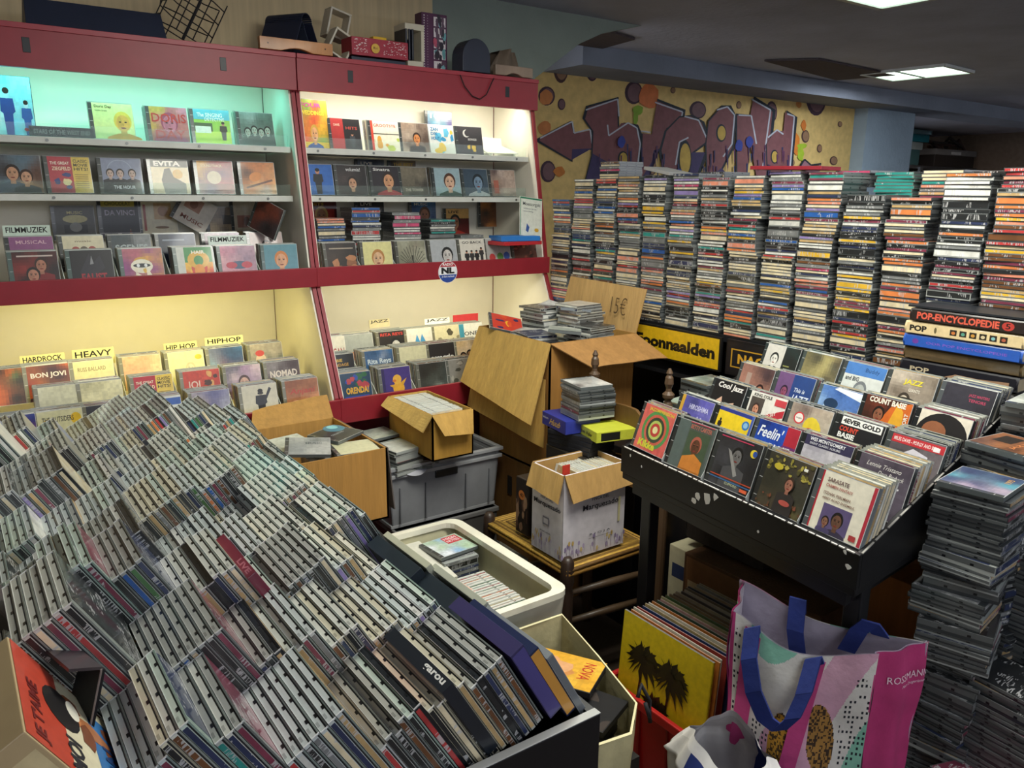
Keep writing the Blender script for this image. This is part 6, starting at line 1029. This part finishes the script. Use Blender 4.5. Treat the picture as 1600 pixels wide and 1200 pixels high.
carton('brown carton under the display table marked in capitals', (1.78, 1.08, 0), (1.945, 1.56, .52), '#5a3c22', Art('#7a522c').rect(.02, .55, .8, .85, '#b8a078').txt('SUKIMA', .3, .62, .35, .12, '#4c3c28'))
carton('pale box with green DEMO print beside the chair', (1.82, 1.575, 0), (2.1, 1.66, .50), '#c4bc9c', Art('#c4bc9c').txt('DEMO', .1, .3, .8, .14, '#3c7850', bold=.03).rect(.1, .8, .9, .9, '#283458'), mats='paper')
carton('tan carton behind the table leg', (1.955, .90, .0), (2.12, 1.25, .62), '#a8703c'); carton('dark brown carton at the rear below the table', (1.85, 1.32, .53), (2.28, 1.62, .70), '#241a14')
carton('white upright board seen between chair leg and table', (1.90, 1.765, 0), (1.915, 1.85, .40), '#b8b4a4', name='white_board', mats='paper')
carton('black speaker-like box behind the chair', (1.95, 1.96, 0), (2.27, 2.2, .70), '#121216', name='storage_box', mats='satin')
for i in range(9):
    b = MB(); b.box((0, 0, 0), (.004, .19, .25), ['#8c887c', '#4c4844', '#a8a494', '#30302e'][i % 4]); tag(b.build('record_sleeve', 'paper', M=MX.Translation((1.50+i*.014, 2.262, .003)) @ MX.Rotation(R(20), 4, 'Y')), 'dim record sleeve leaning in the shadow behind the chair', 'record', 'sleeves leaning behind the chair')
g = random.Random(5)
for i, (x, y, r_) in enumerate([(1.55, 1.62, .05), (1.66, 1.58, .035)]):
    b = MB(); b.grid(lambda u, v: V((r_*(1.2+.4*sin(9*u+5*v))*sin(pi*v)*cos(2*pi*u), r_*(1.1+.35*cos(7*u))*sin(pi*v)*sin(2*pi*u), r_*.6*(1-cos(pi*v))*(1+.2*sin(11*u)))), 14, 8, lambda u, v: '#b8b4a8'); tag(b.build('crumpled_paper', 'paper', loc=(x, y, 0)), f"crumpled {'larger' if i == 0 else 'smaller'} wad of pale paper on the floor under the chair", 'paper')

# ================================================================== shopping bags
def tote():
    A, B, Cc, Dd = V((1.248, .958, .76)), V((1.362, .700, .755)), V((1.482, .668, .758)), V((1.352, 1.022, .778)); o = V((1.36, .84, .22))
    t = thing('shopping_bag', 'large pink and white patterned shopping bag with navy handles', 'bag', o)
    g = random.Random(4); sp = [(g.random(), g.random()) for _ in range(900)]
    def hsh(a, b_): return (sin(a*127.1+b_*311.7)*43758.5453) % 1
    def pat(u, v):
        n1 = sin(5.2*u+2.1*sin(3*v))+sin(4.3*v+1.7*sin(4*u)+1); n2 = sin(7*u-3*v+2)+sin(5*v+3*u)
        cu, cv = int(u*36), int(v*44); dot = hsh(cu, cv) > .35 and (u*36-cu-.5)**2+(v*44-cv-.5)**2 < .09
        if (u-.42)**2/.008+(v-.55-.25*(u-.42))**2/.030 < 1: return '#c8922c' if hsh(int(u*100), int(v*110)) > .45 else '#4a3414'
        if (u-.70)**2/.010+(v-.64+.5*(u-.7))**2/.022 < 1 and u > .62: return '#a87c3c' if hsh(int(u*100), int(v*110)) > .4 else '#3c2a1c'
        if (u-.93)**2/.012+(v-.66)**2/.06 < 1 and dot: return '#20222c'
        if (u-.05)**2/.004+(v-.72)**2/.05 < 1 and dot: return '#20222c'
        if (u-.52)**2/.01+(v-.27)**2/.03 < 1: return '#281c30' if dot else '#a8388a'
        if (u-.3)**2/.02+(v-.5)**2/.03 < 1 and dot: return '#2c3038'
        if n2 > .9 and hsh(int(u*40), 3) > .25: return '#c83c7c'
        if n1 > .85: return '#8cc8b0'
        if n1 < -1.35: return '#d8a8bc'
        if (u-.36)**2/.012+(v-.22)**2/.012 < 1: return '#b0c028'
        return '#e2ded6'
    h = .52
    def panel(P, Q, nm, fn, sag=0, bulge=.02, res=(60, 60), inner='#b8b0bc', smooth=True):
        m = MB(); nrm = (Q-P).cross(V((0, 0, 1))).normalized()
        def f(u, v, ins=0):
            b_ = P+(Q-P)*u; top = b_.z-sag*abs(sin(pi*u))**1.5; z = o.z+(top-o.z)*v; k = .88+.12*v
            c = V((o.x, o.y, 0)); q = c+(V((b_.x, b_.y, 0))-c)*k; q += nrm*(bulge*sin(pi*u)*(.4+.6*sin(pi*v))+.004*sin(11*u+4*v)+.003*sin(17*v)-ins*.004)
            return V((q.x, q.y, z))-o
        m.grid(lambda u, v: f(u, v), res[0], res[1], fn); m.grid(lambda u, v: f(1-u, v, 1), 14, 14, lambda u, v: inner); m.build(nm, 'fabric', t, smooth=smooth); return f
    ff = panel(A, B, 'front_panel', lambda u, v: '#b83c76' if u < .03 else pat(u, v), sag=.045, res=(144, 176))
    pg = panel(B, Cc, 'gusset', lambda u, v: '#ac3068', bulge=.012, res=(20, 30)); panel(Dd, A, 'gusset', lambda u, v: '#c23c7c' if u > .9 or v > .96 else pat(u*.4, v), bulge=-.01, res=(40, 60))
    panel(Cc, Dd, 'back_panel', lambda u, v: pat(u, v), sag=.035, bulge=.01, inner='#a8a0b0')
    m = MB(); a_ = Art('#b8306c'); a_.L = []; a_.txt('ROSSMANN', .1, .4, 1.0, .3, '#e4c8d4', bold=0).txt('Mein Drogeriemarkt', .4, .1, .7, .16, '#e4c8d4', shear=.2, bold=0)
    a_.build(m, (0, 0, 0), (1, 0, 0), (0, 1, 0), fn=lambda a, b_, e: pg(min(.98, .12+.82*a), .84+.09*b_)+(B-Cc).cross(V((0, 0, 1))).normalized()*-(.003+e)); m.build('lettering', 'fabric', t)
    nrm = (B-A).cross(V((0, 0, 1))).normalized()
    for (u0, u1, vt) in ((.17, .03, .98), (.62, .38, .98)):     # pink bands running down the front
        m = MB(); n = 16
        for i in range(n):
            v0, v1 = vt*(1-i/n), vt*(1-(i+1)/n); ua, ub = u0+(u1-u0)*i/n, u0+(u1-u0)*(i+1)/n; m.poly([ff(ub-.06, v1)+nrm*.005, ff(ub+.06, v1)+nrm*.005, ff(ua+.06, v0)+nrm*.005, ff(ua-.06, v0)+nrm*.005], '#c2447f')
        m.build('strap_band', 'fabric', t)
    def ribbon(path, wd, col, wdir):
        m = MB(); W = V(wdir).normalized()*wd/2; P = [V(p)-o for p in path]; 
        for p, q in zip(P, P[1:]): m.poly([p-W, q-W, q+W, p+W], col); m.poly([p+W+nrm*.0, q+W, q-W, p-W][::1], col)
        m.v = [v for v in m.v]; ob = m.build('handle', 'fabric', t); so = ob.modifiers.new('thick', 'SOLIDIFY'); so.thickness = .003
    def F(u, v, off=.0): return ff(u, v)+o+nrm*off
    w_ = (B-A).normalized()
    ribbon([F(.17+.0, .97, .006), F(.165, 1.0, .010), F(.18, .90, .035), F(.24, .80, .045), F(.34, .72, .045), F(.45, .71, .045), F(.53, .78, .045), F(.58, .88, .035), F(.60, 1.0, .010), F(.62, .97, .006)], .034, '#17286a', w_*.9+V((0, 0, .5)))
    ribbon([Dd*.66+Cc*.34+V((0, 0, -.03)), Dd*.66+Cc*.34+V((-.01, -.004, .004)), Dd*.62+Cc*.38+V((-.03, 0, -.06)), Dd*.58+Cc*.42+V((-.035, 0, -.12))], .034, '#17286a', w_)
    ribbon([Dd*.36+Cc*.64+V((-.02, 0, -.07)), Dd*.32+Cc*.68+V((-.012, 0, -.02)), Dd*.28+Cc*.72+V((-.01, -.004, .006)), Dd*.22+Cc*.78+V((-.004, 0, -.02))], .034, '#17286a', w_)
    m = MB(); m.grid(lambda u, v: pg(u, .955+.06*v)+(B-Cc).cross(V((0, 0, 1))).normalized()*-.004 if False else V((0, 0, 0)), 1, 1, lambda u, v: '#c23c7c')
    return t
tote()
def plastic_bag():
    t = thing('carrier_bag', 'crumpled white carrier bag with blue, red and yellow print at the lower edge', 'bag', (1.165, .87, .05)); m = MB()
    def col(u, v):
        if v > .93: return '#dcd8d4'
        if (u-.62)**2/.02+(v-.78)**2/.012 < .45: return '#d8c030'
        if (u-.62)**2/.02+(v-.78)**2/.012 < 1: return '#b02028'
        if u > .45: return '#203070'
        return '#c8c4c0'
    def f(u, v):
        th = 2*pi*u; k = (.62+.38*v) if v < .8 else (1-.35*(v-.8)/.2); wr = 1+.06*sin(5*th+6*v)+.05*sin(11*th-4*v)
        return V((.10*k*wr*cos(th), .14*k*wr*sin(th), .16+.33*v+.02*sin(3*th)*v))
    m.grid(f, 90, 46, col); m.build('bag_body', 'paper', t, smooth=True)
    m = MB(); m.box((-.05, -.08, 0), (.05, .08, .165), '#2a2622'); m.build('filled_base', 'matte', t)
plastic_bag()

# ================================================================== odds and ends on top of the cabinets
def topobj(name, label, cat, mb, mats='satin', px=None, Y=3.25, z=2.105, yaw=0, bev=.002, tilt=None):
    p = aty(px[0], px[1], Y); M_ = MX.Translation((p.x, Y, z)) @ MX.Rotation(R(yaw), 4, 'Z')
    if tilt: M_ = M_ @ MX.Rotation(R(tilt), 4, 'Y')
    return tag(mb.build(name, mats, M=M_, bevel=bev), label, cat)
b = MB(); b.hexa([(-.21, -.06, 0), (.21, -.06, 0), (.21, .06, 0), (-.21, .06, 0), (-.205, -.02, .085), (.205, -.02, .085), (.205, .02, .085), (-.205, .02, .085)], '#232a3e'); topobj('display_wedge', 'long dark blue wedge-shaped display block on the first cabinet', 'display block', b, px=(150, 45), Y=3.16, yaw=0)
def basket():
    p = aty(288, 60, 3.20); t = thing('wire_basket', 'black wire basket tipped on its side on the first cabinet', 'basket', M=MX.Translation((p.x, 3.20, 2.165)) @ MX.Rotation(R(28), 4, 'Y'))
    for k in range(8):
        z = -.04+.026*k; m = MB(); m.tube([(-.09, -.05, z), (-.10, -.0, z), (-.09, .05, z), (-.04, .09, z), (.04, .09, z), (.09, .05, z)] if k % 2 else [(-.09, -.05, z), (-.04, -.08, z), (.04, -.08, z), (.09, -.05, z)], .0022, '#15151a', 6); m.build('wire', 'satin', t)
    for x, y in ((-.09, -.05), (.09, -.05), (.09, .05), (-.09, .05), (-.03, -.08), (.03, -.08), (-.03, .09), (.03, .09)): m = MB(); m.tube([(x, y, -.04), (x, y, .142)], .0022, '#15151a', 6); m.build('wire', 'satin', t)
    m = MB(); m.tube([(0, -.085, -.06), (0, -.085, .16)], .005, '#15151a', 6); m.build('bar', 'satin', t)
basket()
def arch(wd, ht, dp, col, n=14, th=.006, peak=.5, fill=None):
    m = MB(); P = [(-wd/2+wd*.0, 0)]+[(-wd*.16*cos(pi*k/n)+wd*(peak-.5), ht-.16*wd+.16*wd*sin(pi*k/n)) for k in range(n+1)]+[(wd/2, 0)]
    for (xa, za), (xb, zb_) in zip(P, P[1:]):
        d = V((xb-xa, zb_-za)).normalized(); nx, nz = -d.y*th, d.x*th
        m.hexa([(xa, -dp/2, za), (xb, -dp/2, zb_), (xb, dp/2, zb_), (xa, dp/2, za), (xa-nx*-1, -dp/2, za-nz*-1), (xb-nx*-1, -dp/2, zb_-nz*-1), (xb-nx*-1, dp/2, zb_-nz*-1), (xa-nx*-1, dp/2, za-nz*-1)], col)
    return m
topobj('arched_stand', 'larger dark bent arched stand on top between the two cabinets', 'stand', arch(.20, .16, .17, '#20263a', th=.004), px=(452, 60), Y=3.25, yaw=34)
topobj('arched_stand', 'second, smaller dark arched stand nested under the other', 'stand', arch(.18, .14, .13, '#2c3446', th=.004), px=(448, 60), Y=3.26, yaw=34)
b = MB(); n = 12; pts = [(-.14, 0), (-.06, 0)]+[(-.06+.12*k/n, .012*sin(pi*k/n)) for k in range(1, n)]+[(.06, 0), (.14, 0), (.14, .042), (-.14, .042)]; b.slab([(x, -.012, z) for x, z in pts], .022, '#b27a48')
for x in (-.11, .11): b.tube([(x, -.036, .021), (x, -.033, .021)], .003, '#4c3020', 8)
topobj('wooden_bracket', 'honey-coloured wooden bracket with scooped edge over the cabinet joint', 'bracket', b, 'wood', px=(460, 90), Y=3.09, z=2.103)
b = MB(); b.slab([(x*.72, -.012, z) for x, z in pts], .022, '#8c7868'); topobj('wooden_bracket', 'greyish wooden bracket at the far end of the second cabinet', 'bracket', b, 'wood', px=(797, 130), Y=3.09, z=2.103)
def frame_stand(w_, h_, d_, col):
    m = MB(); 
    for lo, hi in (((-w_/2, -d_/2, 0), (w_/2, d_/2, .008)), ((-w_/2, -d_/2, h_-.008), (w_/2, d_/2, h_)), ((-w_/2, -d_/2, .008), (-w_/2+.008, d_/2, h_-.008)), ((w_/2-.008, -d_/2, .008), (w_/2, d_/2, h_-.008))): m.box(lo, hi, col)
    return m
o = topobj('white_holder', 'cream square holder tipped behind the wooden bracket', 'holder', frame_stand(.09, .11, .07, '#cfc8b8'), px=(520, 45), Y=3.26, z=2.20, tilt=14); o = topobj('white_holder', 'lower cream holder tipped beside the red flowered box', 'holder', frame_stand(.09, .10, .07, '#cfc8b8'), px=(520, 80), Y=3.18, z=2.12, tilt=28)
b = MB(); b.box((-.125, -.05, 0), (.125, .05, .068), '#a01c34'); o = topobj('flowered_box', 'red box with white blossom pattern and round yellow label', 'box', b, px=(586, 80), Y=3.17, z=2.128)
fa = Art('#a01c34').blot(46, ['#ecdcdc'], 6, (.008, .02), (.03, .15, .3, .95)).blot(60, ['#ecdcdc'], 8, (.008, .02), (.55, .15, .97, .95)).ell(.4, .45, .075, .28, '#d8ac3c').txt('Mon', .36, .4, .08, .16, '#8c5c20'); c = MB(); fa.build(c, (-.124, -.0507, .001), (.248, 0, 0), (0, 0, .066)); c.build('pattern_print', 'print', o)
b = MB(); b.box((-.12, -.04, 0), (.12, .05, .02), '#1c2438'); topobj('dark_tray', 'dark tray beneath the red flowered box', 'tray', b, px=(586, 105), Y=3.17, z=2.104)
b = MB(); b.box((-.03, -.02, 0), (.03, .02, .016), '#e0b41c'); topobj('yellow_box', 'small yellow box lying on the red flowered box', 'box', b, px=(590, 50), Y=3.18, z=2.197)
def zig():
    m = MB(); 
    for lo, hi in (((-.035, -.05, 0), (.04, .05, .03)), ((.03, -.05, .03), (.045, .05, .15)), ((-.045, -.05, .15), (.045, .05, .175)), ((-.045, -.05, .11), (-.03, .05, .15))): m.box(lo, hi, '#cdc6b2')
    return m
topobj('white_holder', 'tall cream stepped holder beside the violet film-strip box', 'holder', zig(), px=(640, 100), Y=3.20)
for i in range(3): b = MB(); b.box((-.004, -.05, 0), (.004, .05, .12), '#1c2030'); topobj('thin_case', 'thin dark case standing inside the stepped cream holder', 'case', b, px=(627+5*i, 100), Y=3.19, z=2.136)['group'] = 'thin dark cases in the stepped holder'
b = MB(); b.box((-.062, -.03, 0), (.062, .03, .235), '#4c1c44'); o = topobj('media_box', 'violet box with white film-strip edge and small pictures', 'box', b, px=(674, 105), Y=3.22)
va = Art('#501c46'); 
for k in range(22): va.rect(.06, .02+.044*k, .1, .04+.044*k, '#e0d8dc'); va.rect(.2, .02+.044*k, .23, .035+.044*k, '#a890a0')
for k, cc in enumerate(['#7cb0bc', '#6ca8b0', '#c0506c', '#6ca8b0', '#58a0b0']): va.rect(.45, .03+.19*k, .93, .19+.19*k, '#e4dce0').blot(7, [cc, '#2c2434', '#5c4458'], k, (.05, .09), (.5, .05+.19*k, .88, .17+.19*k))
c = MB(); va.build(c, (-.061, -.0307, .002), (.122, 0, 0), (0, 0, .231)); c.build('picture_print', 'print', o)
m = MB(); n = 14; P = [(-.07, 0)]+[(-.07*cos(pi*k/n), .06+.075*sin(pi*k/n)) for k in range(n+1)]+[(.07, 0)]; m.slab([(x, -.04, z) for x, z in P], -.09, '#1c2236'); topobj('domed_case', 'dark blue domed case on the second cabinet', 'case', m, px=(720, 115), Y=3.20)
b = MB(); b.grid(lambda u, v: V(((u-.5)*.19*(1-.55*v)+.02*v, -.05+.09*v*(1-v)*0+.1*(sin(pi*v)*.0)+(.02*sin(9*u)*v), .125*abs(v)**.8*(1-.15*abs(u-.5)))), 20, 10, lambda u, v: '#6c5e50'); b.grid(lambda u, v: V(((.5-u)*.19*(1-.55*v)+.02*v, .05-.1*v*.3+(.02*sin(9*u)*v), .125*abs(v)**.8*(1-.15*abs(u-.5)))), 20, 10, lambda u, v: '#5c5044')
b.grid(lambda u, v: V(((u-.5)*.19*.45+.02, (-.05+.02*sin(9*u))*(1-v)+(.02+.02*sin(9*(1-u)))*v, .125*(1-.15*abs(u-.5)))), 12, 3, lambda u, v: '#6c5e50'); topobj('cloth_cover', 'grey-brown cloth draped into a peak beside the domed case', 'cloth', b, 'fabric', px=(778, 125), Y=3.20, bev=0)
b = MB(); P = [aty(x, y, 3.066) for x, y in [(719, 117), (726, 135), (738, 150), (750, 155), (760, 148), (768, 130), (772, 122)]]; b.tube(P, .0022, '#1c1418', 6); tag(b.build('thin_cable', 'matte', smooth=True), 'thin black cable looping down over the red fascia', 'cable')
# boards at the right end of the second cabinet's ledge
mo = Art('#dfe2d6').rect(0, .96, 1, 1, '#2c7c5c').rect(0, 0, .03, 1, '#2c7c5c').txt('Moessorgski', .12, .76, .8, .12, '#2c3438', bold=.01).txt('Schilderijen van een', .14, .68, .6, .045, '#6c7074').txt('tentoonstelling', .14, .61, .45, .045, '#6c7074').poly([(.25, .12), (.3, .32), (.42, .22), (.36, .08)], '#3c5c9c').ell(.75, .16, .1, .05, '#d8a838')
bookish('record_booklet', 'square white booklet with green border and serif title', 'booklet', mo, MX.Translation((aty(829, 355, 2.99).x, 2.985, 1.41)) @ MX.Rotation(R(4), 4, 'Z') @ MX.Rotation(R(6), 4, 'Y') @ MX.Rotation(R(-8), 4, 'X'), .135, .175, .004, '#dfe2d6')
b = MB(); b.box((-.11, -.06, 0), (.11, .06, .016), '#b82830'); tag(b.build('boxed_set', 'satin', M=MX.Translation((aty(813, 372, 2.95).x, 2.99, 1.375)) @ MX.Rotation(R(4), 4, 'Z'), bevel=.001), 'red boxed set lying under the blue one at the ledge end', 'box')
b = MB(); b.box((-.1, -.06, 0), (.1, .06, .022), '#2878c8', cols={3: '#1c2c50'}); tag(b.build('boxed_set', 'satin', M=MX.Translation((aty(808, 360, 2.98).x, 3.0, 1.392)) @ MX.Rotation(R(-6), 4, 'Z'), bevel=.001), 'bright blue boxed set lying on the red one', 'box')
# piles lying on the ledge behind the front row
for x, n, lb, cs in [(508, 18, 'first pile behind the warm-lit front row', ['blue', 'cream', 'grey', 'salmon']), (562, 23, 'tallest pile behind the warm-lit front row', ['white', 'grey', 'blue', 'red', 'black', 'navy']), (625, 20, 'pale pile behind the grey tree disc', ['white', 'grey', 'pink', 'grey', 'white']), (680, 18, 'pile behind the smoking man disc', ['teal', 'grey', 'grey', 'white', 'black']), (726, 11, 'low pile behind the black figures disc', ['grey', 'burgundy', 'black']), (772, 9, 'dark low pile near the blue boxed set', ['black', 'black', 'navy'])]:
    p = aty(x, 360, 3.20); xx = p.x; stack(xx, 3.135, 1.277, int(n*.98), lb, lambda i, lb=lb: f'lying disc, {onth(i)} of the {lb}', yaw=90+rs.uniform(-6, 6), colors=cs)
